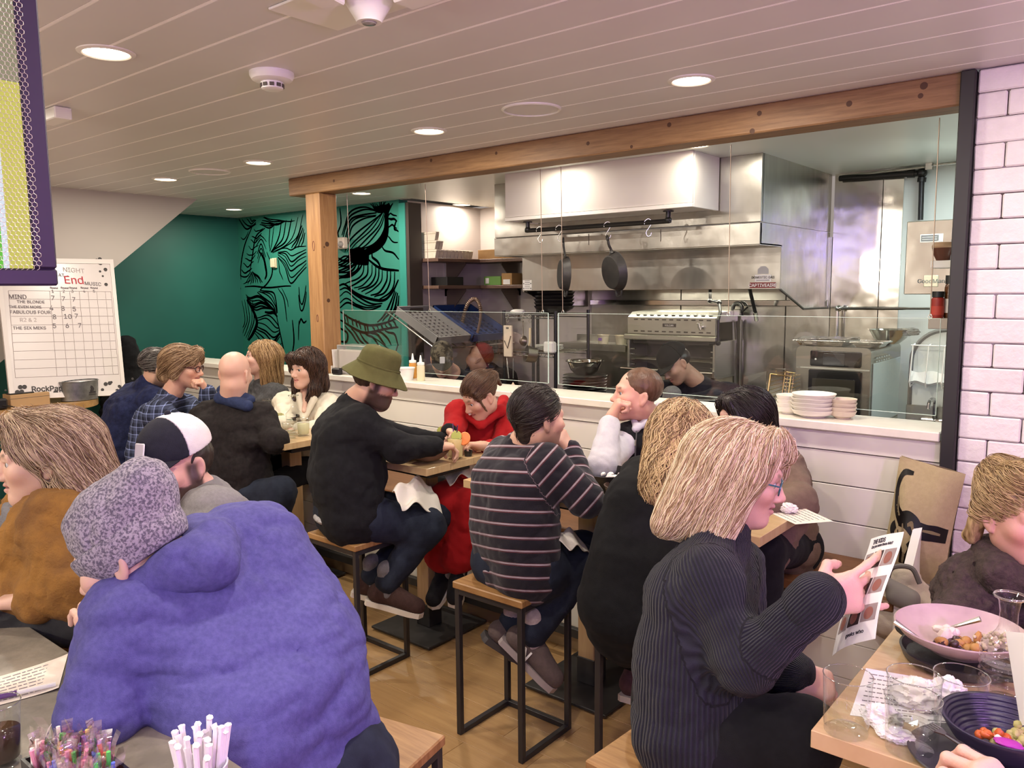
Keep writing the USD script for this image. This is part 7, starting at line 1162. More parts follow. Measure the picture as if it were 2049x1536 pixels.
P.wear('stand_collar', [rc(P.W((.055, -.06, -.125)), P.W((.06, .03, -.155)), .018, .016, .02), rc(P.W((-.055, -.06, -.125)), P.W((-.06, .03, -.155)), .018, .016, .02), rc(P.W((.055, -.06, -.125)), P.W((-.055, -.06, -.125)), .022, .022, .03), rc(P.W((.06, .03, -.155)), P.W((.02, .07, -.20)), .016, .012, .02), rc(P.W((-.06, .03, -.155)), P.W((-.02, .07, -.20)), .016, .012, .02)], gq, .005, .003)
P.trs([rc(J['hpL'], J['hpR'], .13)] + leg(J, 'R') + leg(J, 'L'), jeans, amp=.005); P.hand(J['wrL'], D(-.9, -.2, -.1), (0, 0, -1), (.5,) * 4, .5, -1); P.hand(J['wrR'], D(-.9, -.2, -.1), (0, 0, -1), (.5,) * 4, .5, 1)
for q in 'RL': shoe(P.path, J['an' + q] - V(0, 0, .02), J['fwd'], black_c, sole_d)
P.hair([el((0, -.030, .015), (.081, .090, .075)), el((0, .07, -.03), (.09, .07, .12), k=.01, op='s'), el((0, -.02, -.13), (.09, .14, .08), k=.01, op='s')], hm, amp=.004)
P.done(J)
navy = fabric('cap_navy', (.020, .020, .030), (.016, .016, .024), sc=60); mesh_w = M('cap_mesh', (.70, .64, .64), .8, bump=.0015, bsc=420)
def cap(P, label_mat, front, back, logo=True, brim=None, split=.0, brim_curve=.35):
    t = P.part_x('cap'); loc = lambda Q: (Q - P.c) @ P.R / P.hs ** 2; tl = np.array([0, .12, 1]); base = lambda Q: .040 - loc(Q) @ tl
    pr = P.worldp([el((0, -.010, .058), (.0885, .112, .096))])
    part(t, 'front_panel', nets(pr, .0035, None, lambda Q: np.maximum(base(Q), split - loc(Q)[:, 1])), front, True); part(t, 'back_mesh', nets(pr, .0035, folds(.002, 20, 3), lambda Q: np.maximum(base(Q), loc(Q)[:, 1] - split + .001)), back, True); part(t, 'button', trimesh.creation.icosphere(2, .009).apply_translation(P.W((0, -.012, .155))), front)
    a = np.linspace(-1, 1, 21)
    def f(u, v): x = (2 * u - 1) * .080; y0 = .100 * np.sqrt(np.maximum(0, 1 - (x / .094) ** 2)) - .010; y = y0 + v * (.082 - 5.5 * x * x); z = .032 + .012 - brim_curve * 6 * x * x - .22 * (y - y0) * 1.0 - .12 * y0 + .012; return list(np.moveaxis(P.W(np.stack([x, y, z], -1)), -1, 0))
    part(t, 'brim', sheet(26, 12, f, .004), brim or front, True)
    if logo:
        y = .105; o = P.W((-.019, .1035, .076)); zz = unit(P.R @ np.array([0, -.35, 1.0])); part(t, 'patch', place(box(0, .038, -.026, .026, -.002, .003, .003), o, unit(P.R[:, 0]), zz, np.cross(unit(P.R[:, 0]), zz)), M('patch_white', (.70, .68, .68), .6)); part(t, 'patch_mark', place(join([box(.012, .026, -.004, .016, .003, .0042, .002), box(.009, .029, -.016, -.011, .003, .0042)]), o, unit(P.R[:, 0]), zz, np.cross(unit(P.R[:, 0]), zz)), M('patch_grey', (.20, .20, .24), .6))
    return t
cap(P, None, navy, mesh_w, True, split=.012)

# ---- blonde woman in the mustard shawl, left edge
P = Person('long haired blonde woman in a mustard and grey shawl at the left edge', (-2.75, 1.25, .63), V(-2.219, 0.794, 1.328), D(-.88, -.46, -.08), D(.02, 0, 1), .93, h=.0032, neck=V(-2.277, 0.807, 1.208), neck_r=.048, skin=(.62, .38, .28), lip=(.45, .17, .15), brow=(.13, .08, .05), iris=(.10, .09, .06))
J = pose(V(-2.243, 0.798, 0.881), V(-2.284, 0.799, 1.198), D(-.9, .2, 0), .175, .02, .05, shL=V(-2.113, 0.781, 1.176), shR=V(-2.443, 0.826, 1.119), elL=V(-2.019, 0.787, 1.054), wrL=V(-2.093, 0.694, 1.014), elR=V(-2.475, 0.762, 0.956), wrR=V(-2.426, 0.686, 0.962), knL=V(-2.205, 0.635, 0.889), knR=V(-2.510, 0.714, 0.831))
mus = fabric('mustard_shawl', (.26, .125, .030), (.15, .072, .026), sc=7, bump=.003, bsc=130, ramp=(.40, .62)); gsh = fabric('grey_shawl', (.20, .195, .20), (.11, .105, .11), sc=14, bump=.003, bsc=130)
P.wear('shawl', torso(J, .12, .125, .125, .075) + arm(J, 'L', (.095, .095, .07), .75) + [rc(V(-2.144, 0.826, 1.127), V(-2.113, 0.837, 1.031), .10, .11, .05)], mus, .007, .012, 12, 81)
P.wear('shawl_yoke', [rc(V(-2.259, 0.765, 1.180), V(-2.137, 0.826, 1.174), .065, .085, .04), rc(V(-2.202, 0.854, 1.197), V(-2.136, 0.825, 1.162), .06, .08, .04), rc(V(-2.287, 0.705, 1.109), V(-2.274, 0.688, 1.011), .06, .05, .03)], gsh, .007, .010, 18, 82)
P.wear('fringe', [rc(V(-2.111, 0.738, 1.143), V(-2.020, 0.788, 1.150), .008, .010, .01)], M('fringe_white', (.55, .50, .46), .9, bump=.004, bsc=120), .004, .006, 60, 83)
P.trs([rc(J['hpL'], J['hpR'], .13), rc(V(-2.147, 0.742, 0.939), V(-2.015, 0.803, 0.966), .08, .075)] + leg(J, 'R') + leg(J, 'L'), fabric('charcoal_jean', (.045, .045, .045), (.03, .03, .03), sc=20), amp=.005)
for q in 'RL': shoe(P.path, J['an' + q] - V(0, 0, .02), J['fwd'], black_c, sole_d)
P.hand(J['wrL'], D(-.9, .1, -.1), (0, 0, -1), (.5,) * 4, .5, -1, .9)
hb3 = hair_mat('highlighted', (.17, .105, .055), (.55, .42, .27))
P.hair([el((0, -.020, .046), (.090, .110, .092)), rc((-.05, -.03, .03), (-.065, -.07, -.13), .045, .045, .04), rc((0, -.08, .02), (-.02, -.13, -.12), .08, .06, .06), rc((.05, -.03, .03), (.068, .03, -.20), .045, .030, .04), rc((-.068, -.05, -.03), (-.055, .03, -.28), .028, .026, .03), rc((-.055, .05, -.28), (-.05, .08, -.42), .028, .018, .03), rc((.0, .05, .115), (-.078, .0, .035), .024, .018, .03), rc((.0, .05, .115), (.078, .0, .035), .024, .018, .03), el((0, .115, -.030), (.085, .080, .106), k=.012, op='s'), el((-.085, -.012, -.012), (.03, .030, .045), k=.012, op='s')], hb3, .0045, .005, 42, n=3200, length=.50, wid=.0015, wave=.2, flow=lambda Q: np.tile(P.R @ np.array([0, -.55, -1.0]), (len(Q), 1)), root=lambda l: l[:, 2] > .06, steps=26, off=.0015, jit=.18)
P.done(J)

# ---- the far table: five guests
def plain_shoes(P, J, d=None):
    for q in 'RL': shoe(P.path, J['an' + q] - V(0, 0, .02), J['fwd'] if d is None else d, fabric('dark_shoe', (.02, .017, .016)), sole_d)
P = Person('man with greying dark hair in a navy cable sweater hunched at the far table', (-5.2, 2.25, .63), V(-4.872, 2.436, 1.279), D(.72, .50, -.22), D(.1, 0, 1), .97, neck=V(-4.935, 2.393, 1.162), neck_r=.060, beard=(.07, .05, .045), stubble=.7, eyes=False)
J = pose(V(-5.107, 2.282, 0.680), V(-4.973, 2.384, 1.138), D(.75, .65, 0), .20, .05, .05, elR=V(-4.632, 2.376, 0.865), wrR=V(-4.505, 2.485, 0.900))
nv = fabric('navy_knit', (.020, .026, .075), (.012, .015, .045), sc=30, bump=.004, bsc=55)
P.wear('sweater', torso(J, .15, .145, .145, .085) + arm(J, 'R', (.08, .065, .05)) + arm(J, 'L', (.08, .065, .05)) + [rc(V(-4.916, 2.385, 1.180), V(-4.902, 2.387, 1.118), .075, .085, .03)], nv, .010, .009, 14, 91)
P.trs([rc(J['hpL'] - V(0, 0, .02), J['hpR'] - V(0, 0, .02), .135)] + leg(J, 'R') + leg(J, 'L'), fabric('khaki', (.19, .13, .06)), amp=.005); plain_shoes(P, J); P.hand(J['wrR'], J['fwd'], (0, 0, -1), (.5,) * 4, .5, 1)
P.hair([el((0, -.024, .044), (.085, .103, .088)), el((0, .090, -.045), (.085, .070, .10), k=.012, op='s'), el((0, .0, -.14), (.1, .14, .08), k=.012, op='s'), el((.085, .03, -.06), (.02, .04, .06), k=.01, op='s')], hair_mat('salt_pepper', (.035, .028, .025), (.16, .14, .13)), .005, .003, 60, n=350, length=.10, wid=.003, flow=lambda Q: np.tile(P.R @ np.array([0, -1.0, -.5]), (len(Q), 1)), root=lambda l: l[:, 2] > 0)
P.done(J)
P = Person('smiling woman with short brown hair, dark glasses and a blue plaid shirt', (-4.6, 2.3, .63), V(-4.465, 2.386, 1.315), D(.94, -.02, -.12), D(-.02, 0, 1), .95, neck=V(-4.526, 2.339, 1.167), neck_r=.054, smile=1, skin=(.58, .32, .23), brow=(.15, .09, .06))
J = pose(V(-4.554, 2.240, 0.670), V(-4.555, 2.337, 1.135), D(.8, .6, 0), .185, .05, .05, shR=V(-4.414, 2.194, 1.061), shL=V(-4.629, 2.472, 1.053), elL=V(-4.359, 2.486, 0.969), wrL=V(-4.311, 2.439, 1.173), elR=V(-4.180, 2.305, 0.955), wrR=V(-4.161, 2.447, 0.922))
if 'cloth_plaid' not in _mats:
    L_ = []; N_ = {'g': ('geometry', {}), 'x': ('vector_math', dict(math_type='dot_product', vector2=tuple(RT * 1.0))), 'z': ('separate_xyz', {}), 'a': ('math', dict(math_type='multiply', value2=24.0)), 'b': ('math', dict(math_type='multiply', value2=24.0)), 'fa': ('math', dict(math_type='fraction')), 'fb': ('math', dict(math_type='fraction')), 'ra': ('rgb_ramp', dict(ramp=[(0, (.30,) * 3), (.45, (.30,) * 3), (.46, (1,) * 3), (.86, (1,) * 3), (.87, (4.5,) * 3), (.97, (4.5,) * 3), (.98, (.3,) * 3), (1, (.3,) * 3)])), 'rb': ('rgb_ramp', dict(ramp=[(0, (.30,) * 3), (.45, (.30,) * 3), (.46, (1,) * 3), (.86, (1,) * 3), (.87, (4.5,) * 3), (.97, (4.5,) * 3), (.98, (.3,) * 3), (1, (.3,) * 3)])), 'm': ('mix_color', dict(blend_type='add', fac=1.0, use_clamp=False)), 'm2': ('mix_color', dict(blend_type='multiply', fac=1.0, b=(.028, .034, .062), use_clamp=False)), 'p': ('principled_bsdf', dict(roughness=.9, specular_ior_level=.15))}
    _mats['cloth_plaid'] = usdkit.material(stage, '/World/Looks/cloth_plaid', N_, [('g.position', 'x.vector1'), ('x.value', 'a.value1'), ('a.value', 'fa.value1'), ('g.position', 'z.vector'), ('z.z', 'b.value1'), ('b.value', 'fb.value1'), ('fa.value', 'ra.fac'), ('fb.value', 'rb.fac'), ('ra.color', 'm.a'), ('rb.color', 'm.b'), ('m.result', 'm2.a'), ('m2.result', 'p.base_color')], surface='p.BSDF')
P.wear('plaid_shirt', torso(J, .14, .135, .125, .072) + arm(J, 'R', (.075, .062, .05)) + arm(J, 'L', (.075, .062, .05)) + [rc(V(-4.555, 2.242, 0.684), V(-4.581, 2.230, 0.577), .13, .12, .05)], _mats['cloth_plaid'], .009, .008, 14, 92)
P.trs([rc(J['hpL'], J['hpR'], .13)] + leg(J, 'R') + leg(J, 'L'), jeans, amp=.005); plain_shoes(P, J); P.hand(J['wrL'], D(-.35, -.2, .85), D(-.6, -.2, 0), (1.0,) * 4, .7, -1, .95); P.hand(J['wrR'], J['fwd'], (0, 0, -1), (.5,) * 4, .5, 1)
P.hair([el((0, -.022, .048), (.092, .110, .092)), rc((0, -.07, .03), (0, -.10, -.06), .075, .055, .05), rc((.07, -.01, .05), (.080, -.02, -.05), .03, .026, .04), rc((-.07, -.01, .05), (-.080, -.02, -.05), .03, .026, .04), rc((0, .08, .105), (.06, .075, .045), .028, .018, .03), rc((0, .08, .105), (-.06, .075, .045), .028, .018, .03), el((0, .115, -.040), (.066, .066, .098), k=.014, op='s')], hair_mat('sandy', (.14, .08, .04), (.36, .24, .14)), .005, .004, 45, n=900, length=.22, wid=.003, flow=lambda Q: np.tile(P.R @ np.array([0, -.9, -.7]), (len(Q), 1)), root=lambda l: l[:, 2] > .05)
P.done(J); P.glasses(M('maroon_frame', (.05, .012, .014), .3), .024, .017, .003)
P = Person('bald man in a black sweater with a blue collar, back to the room', (-4.0, 2.35, .63), V(-3.961, 2.409, 1.304), D(.18, .97, -.12), D(.05, 0, 1), .98, neck=V(-3.980, 2.401, 1.187), neck_r=.064, skin=(.64, .38, .29), scalp=(.66, .40, .31), eyes=False)
J = pose(V(-3.919, 2.363, 0.611), V(-4.021, 2.412, 1.138), D(.45, .89, 0), .215, .05, .055, shL=V(-4.114, 2.309, 1.052), shR=V(-3.856, 2.484, 1.063), elR=V(-3.676, 2.459, 0.955), wrR=V(-3.917, 2.454, 0.940), elL=V(-4.067, 2.250, 0.836), wrL=V(-3.784, 2.370, 0.948), knR=V(-3.599, 2.418, 0.692), knL=V(-4.318, 2.586, 0.545), anR=V(-3.652, 2.393, 0.387), anL=V(-4.008, 2.479, 0.307))
P.wear('sweater', torso(J, .150, .138, .138, .08) + arm(J, 'R', (.078, .065, .05)) + arm(J, 'L', (.078, .065, .05)), fabric('black_brown_knit', (.020, .016, .016), (.013, .011, .011), sc=60), .009, .010, 12, 93)
P.wear('collar', [rc(V(-4.016, 2.343, 1.174), V(-3.843, 2.402, 1.138), .034, .032, .02), rc(V(-4.054, 2.383, 1.212), V(-3.888, 2.447, 1.162), .03, .03, .02)], fabric('blue_collar', (.030, .042, .10)), .006, .003)
P.trs([rc(J['hpL'], J['hpR'], .14)] + leg(J, 'R', (.12, .085, .06)) + leg(J, 'L', (.12, .085, .06)), jeans, amp=.006, sc=14); plain_shoes(P, J, D(.7, .3, -.2)); P.hand(J['wrR'], J['fwd'], (0, 0, -1), (.5,) * 4, .5, 1)
P.done(J)
P = Person('woman with long straight blonde hair in a grey sweater looking up left', (-4.45, 3.2, .62), V(-4.689, 3.049, 1.310), D(-.95, -.30, .16), D(.1, 0, 1), .93, neck=V(-4.715, 3.069, 1.155), neck_r=.047, skin=(.64, .38, .30))
J = pose(V(-4.680, 3.020, 0.642), V(-4.707, 3.070, 1.121), D(-.7, -.7, 0), .175, .02, .05)
P.wear('sweater', torso(J, .125, .12, .118, .07) + arm(J, 'R', (.07, .06, .05)) + arm(J, 'L', (.07, .06, .05)), fabric('grey_marl', (.085, .085, .088), (.055, .055, .058), sc=80), .009, .008, 14, 94); P.trs([rc(J['hpL'], J['hpR'], .12)] + leg(J, 'R') + leg(J, 'L'), black_p, amp=.004); plain_shoes(P, J)
P.hair([el((0, -.020, .044), (.088, .108, .090)), rc((0, -.07, .02), (0, -.10, -.14), .080, .062, .06), rc((.05, -.04, .0), (.055, -.06, -.20), .045, .032, .04), rc((-.05, -.04, .0), (-.055, -.06, -.20), .045, .032, .04), rc((0, -.10, -.12), (0, -.12, -.24), .055, .03, .04), el((0, .115, -.030), (.085, .080, .106), k=.014, op='s')], hair_mat('dark_blonde', (.17, .095, .04), (.42, .27, .13)), .005, .004, 45, n=900, length=.40, wid=.003, flow=lambda Q: np.tile(P.R @ np.array([0, -.3, -1.0]), (len(Q), 1)), root=lambda l: l[:, 2] > .05)
P.done(J)
P = Person('woman with dark brown wavy hair and a fringe in a white jacket', (-3.95, 3.2, .62), V(-4.175, 3.036, 1.269), D(-.58, -.80, -.06), D(.02, 0, 1), .95, neck=V(-4.234, 3.068, 1.113), neck_r=.046, skin=(.66, .40, .31), lip=(.45, .12, .12), brow=(.05, .03, .02))
J = pose(V(-4.202, 3.024, 0.654), V(-4.246, 3.079, 1.078), D(-.45, -.89, 0), .18, .02, .05, elL=V(-3.922, 2.969, 0.917), wrL=V(-3.956, 2.813, 0.935), elR=V(-4.191, 2.880, 0.933), wrR=V(-4.007, 2.712, 0.974))
wj = fabric('white_jacket', (.70, .64, .52), (.64, .58, .47), sc=12); P.wear('jacket', torso(J, .12, .118, .115, .07) + arm(J, 'R', (.072, .062, .05)) + arm(J, 'L', (.078, .066, .05)), wj, .009, .008, 14, 95)
P.wear('lapel', [rc(V(-4.167, 2.967, 1.112), V(-4.087, 2.932, 0.973), .020, .014, .01), rc(V(-4.093, 3.024, 1.087), V(-4.082, 2.936, 0.967), .024, .014, .01)], wj, .006, .002); P.flesh([rc(V(-4.194, 3.036, 1.119), V(-4.094, 2.947, 1.021), .032, .014)]); P.trs([rc(J['hpL'], J['hpR'], .12)] + leg(J, 'R') + leg(J, 'L'), black_p, amp=.004); plain_shoes(P, J); P.hand(J['wrL'], D(-.9, -.3, 0), (0, 0, -1), (.5,) * 4, .5, -1, .9)
P.hair([el((0, -.018, .048), (.092, .108, .094)), rc((.06, -.02, .03), (.088, -.02, -.12), .045, .045, .05), rc((-.06, -.02, .03), (-.078, .0, -.14), .038, .030, .05), rc((.085, .0, -.11), (.075, .05, -.20), .04, .02, .04), rc((-.075, .02, -.13), (-.05, .07, -.25), .026, .016, .03), rc((0, -.06, .0), (0, -.09, -.12), .08, .07, .05), rc((-.05, .082, .085), (.05, .082, .085), .026, .026, .02), rc((.05, .075, .08), (.075, .05, .0), .024, .018, .03), el((-.012, .120, -.042), (.060, .066, .094), k=.012, op='s')], hair_mat('auburn_brown', (.022, .010, .007), (.075, .036, .022)), .005, .006, 30, n=900, length=.34, wid=.003, wave=.3, flow=lambda Q: np.tile([0, 0, -1.0], (len(Q), 1)), root=lambda l: l[:, 2] > .06)
P.done(J)

# ---- woman at the right edge
P = Person('woman with pinned up blonde hair and a grey brown fluffy sweater at the right edge', (-.12, 2.62, .55), V(-0.274, 2.423, 1.145), D(.10, -.99, -.06), D(0, 0, 1), .96, h=.0032, neck=V(-0.273, 2.480, 1.007), neck_r=.050, skin=(.58, .30, .24), brow=(.18, .10, .06), iris=(.08, .12, .14))
J = pose(V(-0.294, 2.495, 0.705), V(-0.281, 2.520, 0.966), D(.2, -.98, 0), .19, .02, .045, shR=V(-0.357, 2.400, 0.935), shL=V(-0.178, 2.597, 0.918), elR=V(-0.371, 2.235, 0.869), wrR=V(-0.284, 2.213, 0.855), elL=V(-0.114, 2.380, 0.856), wrL=V(-0.171, 2.207, 0.890), knR=V(-0.265, 2.114, 0.785), knL=V(-0.183, 2.182, 0.784))
fluff = fabric('fluffy_brown', (.075, .052, .048), (.045, .032, .030), sc=50, bump=.006, bsc=90); P.wear('sweater', torso(J, .135, .13, .13, .08) + arm(J, 'R', (.088, .074, .055)) + arm(J, 'L', (.085, .07, .05)), fluff, .007, .012, 24, 101)
P.wear('cowl_collar', [rc(V(-0.338, 2.431, 1.035), V(-0.298, 2.330, 1.010), .045, .045, .03), rc(V(-0.298, 2.330, 1.010), V(-0.222, 2.337, 0.986), .045, .045, .03), rc(V(-0.339, 2.481, 1.029), V(-0.267, 2.616, 1.008), .045, .05, .03)], fluff, .006, .006, 30, 102)
P.trs([rc(J['hpL'], J['hpR'], .12)] + leg(J, 'R') + leg(J, 'L'), black_p, amp=.004); plain_shoes(P, J); P.hand(J['wrR'], D(.8, -.5, 0), (0, 0, -1), (.5,) * 4, .5, 1, .9)
P.hair([el((0, -.022, .046), (.088, .106, .092)), el((-.01, -.09, .085), (.06, .06, .06), k=.03), el((0, .035, .125), (.065, .06, .035), k=.03), rc((-.07, -.05, .0), (-.08, -.075, -.075), .028, .024, .03), rc((.07, -.05, .0), (.08, -.075, -.075), .028, .024, .03), el((0, .112, -.035), (.085, .080, .112), k=.012, op='s'), el((-.088, -.002, -.012), (.03, .022, .036), k=.01, op='s')], hair_mat('honey_blonde', (.16, .09, .04), (.48, .33, .17)), .0045, .006, 36, n=1600, length=.22, wid=.0018, wave=.12, flow=lambda Q: np.tile(P.R @ np.array([0, -1.0, .35]), (len(Q), 1)), root=lambda l: (l[:, 2] > -.01) & (l[:, 1] > -.08))
t = P.part_x('earring'); o = P.W((-.092, -.008, -.052)); part(t, 'drop', tube([o + P.R @ np.array([0, .010 * math.cos(k), -.03 + .028 * math.sin(k)]) for k in np.linspace(0, 2 * PI, 21)], .0026, 7), chrome); part(t, 'bead', trimesh.creation.icosphere(2, .006).apply_translation(o - np.array([0, 0, .075])), chrome)
P.done(J)

# ---- the cooks
P = Person('cook in a camouflage cap bending over the pass at the left', (-4.3, 4.45, 0), V(-4.245, 4.316, 1.229), D(.10, -.82, -.52), D(.05, -.3, 1), .96, neck=V(-4.280, 4.466, 1.119), neck_r=.06, eyes=False, beard=(.07, .045, .04), stubble=.5)
J = pose(V(-4.280, 4.564, 0.473), V(-4.304, 4.507, 1.087), D(-.2, -.98, 0), .21, .04, .05, kn=(.05, .42), an=(-.02, .42), elR=V(-4.330, 4.265, 0.923), wrR=V(-4.124, 4.113, 0.956), elL=V(-4.002, 4.470, 0.926), wrL=V(-4.005, 4.147, 0.962)); J['anR'] = J['hpR'] * np.array([1, 1, 0]) + V(0, 0, .08); J['anL'] = J['hpL'] * np.array([1, 1, 0]) + V(0, 0, .08); J['knR'] = lerp(J['hpR'], J['anR'], .5); J['knL'] = lerp(J['hpL'], J['anL'], .5)
P.wear('work_shirt', torso(J, .14, .14, .14, .085) + arm(J, 'R', (.08, .07, .05)) + arm(J, 'L', (.08, .07, .05)), fabric('dark_work_shirt', (.022, .020, .022)), .010, .008, 14, 111); P.trs([rc(J['hpL'], J['hpR'], .13)] + leg(J, 'R') + leg(J, 'L'), black_p, .010); plain_shoes(P, J); P.hand(J['wrR'], D(.2, -.9, -.2), (0, 0, -1), (.5,) * 4, .5, 1); P.hand(J['wrL'], D(-.2, -.9, -.2), (0, 0, -1), (.5,) * 4, .5, -1)
P.done(J); camo = M('camo', (.030, .022, .014), .85, c2=(.11, .09, .06), sc=28, ramp=(.5, .53)); cap(P, None, camo, camo, True, fabric('cap_brim_dark', (.02, .018, .018)), .01)
P = Person('cook in a red cap stooping far back at the sink corner', (-4.5, 5.3, 0), V(-4.632, 5.161, 1.166), D(.5, .3, -.75), D(.4, -.2, 1), .96, neck=V(-4.599, 5.241, 1.079), eyes=False)
J = pose(V(-4.523, 5.208, 0.448), V(-4.580, 5.252, 1.048), D(.6, .7, 0), .2, .05, .05); J['anR'] = J['hpR'] * np.array([1, 1, 0]) + V(0, 0, .08); J['anL'] = J['hpL'] * np.array([1, 1, 0]) + V(0, 0, .08); J['knR'] = lerp(J['hpR'], J['anR'], .5); J['knL'] = lerp(J['hpL'], J['anL'], .5)
P.wear('work_shirt', torso(J, .14, .14, .14, .08) + arm(J, 'R', (.075, .065, .05)) + arm(J, 'L', (.075, .065, .05)), fabric('dark_red_work_shirt', (.022, .014, .015)), .012, .007, 14, 112); P.trs([rc(J['hpL'], J['hpR'], .13)] + leg(J, 'R') + leg(J, 'L'), black_p, .012); plain_shoes(P, J); P.done(J); rc_m = fabric('red_cap', (.20, .012, .012)); cap(P, None, rc_m, rc_m, False)
P = Person('cook in a black cap and grey apron bent over the right side of the pass', (-2.5, 4.4, 0), V(-2.448, 4.629, 1.268), D(-.72, -.30, -.60), D(-.3, 0, 1), .97, neck=V(-2.364, 4.746, 1.152), neck_r=.055, skin=(.40, .22, .15), brow=(.03, .02, .015), eyes=False)
J = pose(V(-2.282, 4.731, 0.610), V(-2.351, 4.777, 1.117), D(-.6, -.8, 0), .2, .05, .05, elL=V(-2.339, 4.354, 1.012), wrL=V(-2.284, 4.193, 0.946), elR=V(-2.480, 4.617, 0.934), wrR=V(-2.404, 4.350, 0.913)); J['anR'] = J['hpR'] * np.array([1, 1, 0]) + V(0, 0, .08); J['anL'] = J['hpL'] * np.array([1, 1, 0]) + V(0, 0, .08); J['knR'] = lerp(J['hpR'], J['anR'], .5); J['knL'] = lerp(J['hpL'], J['anL'], .5)
P.wear('work_shirt', torso(J, .14, .14, .14, .08) + arm(J, 'R', (.075, .065, .05)) + arm(J, 'L', (.075, .065, .05)), fabric('navy_work_shirt', (.016, .014, .022)), .009, .008, 14, 113); P.trs([rc(J['hpL'], J['hpR'], .13)] + leg(J, 'R') + leg(J, 'L'), black_p, .010); plain_shoes(P, J); P.hand(J['wrL'], D(-.4, -.8, -.2), (0, 0, -1), (.5,) * 4, .5, -1); P.hand(J['wrR'], D(-.4, -.8, -.2), (0, 0, -1), (.5,) * 4, .5, 1)
P.wear('apron', [rc(V(-2.371, 4.444, 1.092), V(-2.358, 4.426, 0.907), .06, .075, .03)], fabric('grey_apron', (.16, .15, .15)), .008, .003); P.hair([el((0, -.030, .015), (.081, .092, .070)), el((0, .07, -.03), (.09, .07, .12), k=.01, op='s'), el((0, -.02, -.13), (.09, .14, .09), k=.01, op='s')], hair_mat('near_black', (.010, .006, .006), (.022, .013, .012)), amp=.003); P.done(J); bcap = fabric('black_cap_cloth', (.012, .012, .013)); cap(P, None, bcap, bcap, False, split=-.02)

# ---- the hand with a fork at the right foreground table
t = thing('person', 'hand of a guest outside the picture holding a fork over the black bowl', 'person', V(-0.141, 1.236, 1.035)); w0 = V(-0.098, 1.181, 1.032)
hp_ = [rc(V(-0.090, 1.118, 1.012), w0, .036, .030)] + hand_prims(w0, D(-.50, .55, .55), D(-.25, .75, -.55), (.62, .72, .75, .7), .75, -1, 1.05, .15); m = nets(hp_, .003); part(t, 'hand', m, skin_m, True, color=np.tile((.62, .36, .28), (len(m.vertices), 1))); part(t, 'sleeve', nets([rc(V(-0.090, 1.118, 1.012), V(-0.050, 1.074, 0.931), .05, .06)], .008), black_c, True)
# dark coat behind the whiteboard
c = V(-6.352, 2.881, 1.073); t = thing('hanging_coat', 'black coat hanging in the recess behind the whiteboard', 'coat', c)
part(t, 'coat', nets([rc(V(-6.958, 3.194, 1.265), V(-6.895, 3.142, 0.580), .12, .17), rc(V(-6.974, 3.142, 1.009), V(-6.871, 3.070, -0.020), .16, .20)], .015, folds(.02, 9, 3)), black_c, True)
# ---------------------------------------------------------------- wood counter, whiteboard and what stands there
slab_m = M('live_edge_slab', (.46, .27, .10), .4, c2=(.32, .17, .055), sc=7, st=(6, .8, 4), detail=6)
t = thing('wall_counter', 'honey wood counter with a rounded end on the grey end wall', 'counter', (-6.15, 1.3, .94))
part(t, 'slab', prism([(-6.398, -.5), (-5.93, -.5)] + [(-6.398 + .468 * math.cos(k), 2.35 + .30 * math.sin(k)) for k in np.linspace(0, PI / 2, 10)], .045, (0, 0, .94)), slab_m)
for y in (.6, 2.1): part(t, 'bracket', prism([(0, 0), (.36, 0), (.36, -.02), (.03, -.28), (0, -.28)], .02, (-6.398, y, .939), (1, 0, 0), (0, 0, 1)), steel_dark)
TL, TR_, BR, BL = V(-6.322, 2.050, 2.004), V(-6.340, 2.864, 2.010), V(-6.040, 2.758, 0.991), V(-6.040, 1.980, 1.043); TRb, BRb, BLb = V(-6.319, 2.854, 2.010), V(-6.020, 2.749, 0.993), V(-6.020, 1.974, 1.046); nW = unit(TRb - TR_ - ((TRb - TR_) @ unit(BR - TR_)) * unit(BR - TR_)); nW = nW if nW[0] > 0 else -nW
xW, yW = unit(BR - BL), unit(TR_ - BR); nW = unit(np.cross(xW, yW)); nW = nW if nW[0] > 0 else -nW
wb_ = thing('whiteboard', 'white score board with handwritten quiz scores leaning on the wood counter', 'whiteboard', BL)
def quad(a, b, c, d, lo, hi): return hull([p + nW * h for p in (a, b, c, d) for h in (lo, hi)])
def inner(p, f=.035): c = (TL + TR_ + BR + BL) / 4; return p + (c - p) * f
part(wb_, 'panel', quad(*[inner(p, .03) for p in (TL, TR_, BR, BL)], -.012, -.002), M('whiteboard_face', (.60, .55, .53), .30))
for a, b in ((TL, TR_), (TR_, BR), (BR, BL), (BL, TL)): part(wb_, 'frame_bar', quad(a, b, inner(b, .07), inner(a, .07), -.016, .004), M('frame_white', (.66, .61, .575), .45))
mk = M('marker_grey', (.13, .11, .12), .7); mkr = M('marker_red', (.45, .03, .05), .7); mkf = M('marker_faint', (.42, .37, .36), .7); mkb = M('marker_black', (.03, .025, .025), .6)
def write(s_, p, h, m=mk, slant=0, bold=False):
    x = unit(xW * math.cos(slant) + yW * math.sin(slant)); part(wb_, 'lettering', text(s_, h, p, x, np.cross(nW, x), .0006, bold), m, False)
for s_, p, h in (('MIND', V(-6.240, 2.091, 1.722), .030), ('THE BLONDE', V(-6.232, 2.136, 1.690), .021), ('THE EVEN MORE', V(-6.221, 2.080, 1.657), .019), ('FABULOUS FOUR', V(-6.210, 2.080, 1.619), .023), ('THE SIX MEKS', V(-6.178, 2.080, 1.509), .022)): write(s_, p, h, mk, .03)
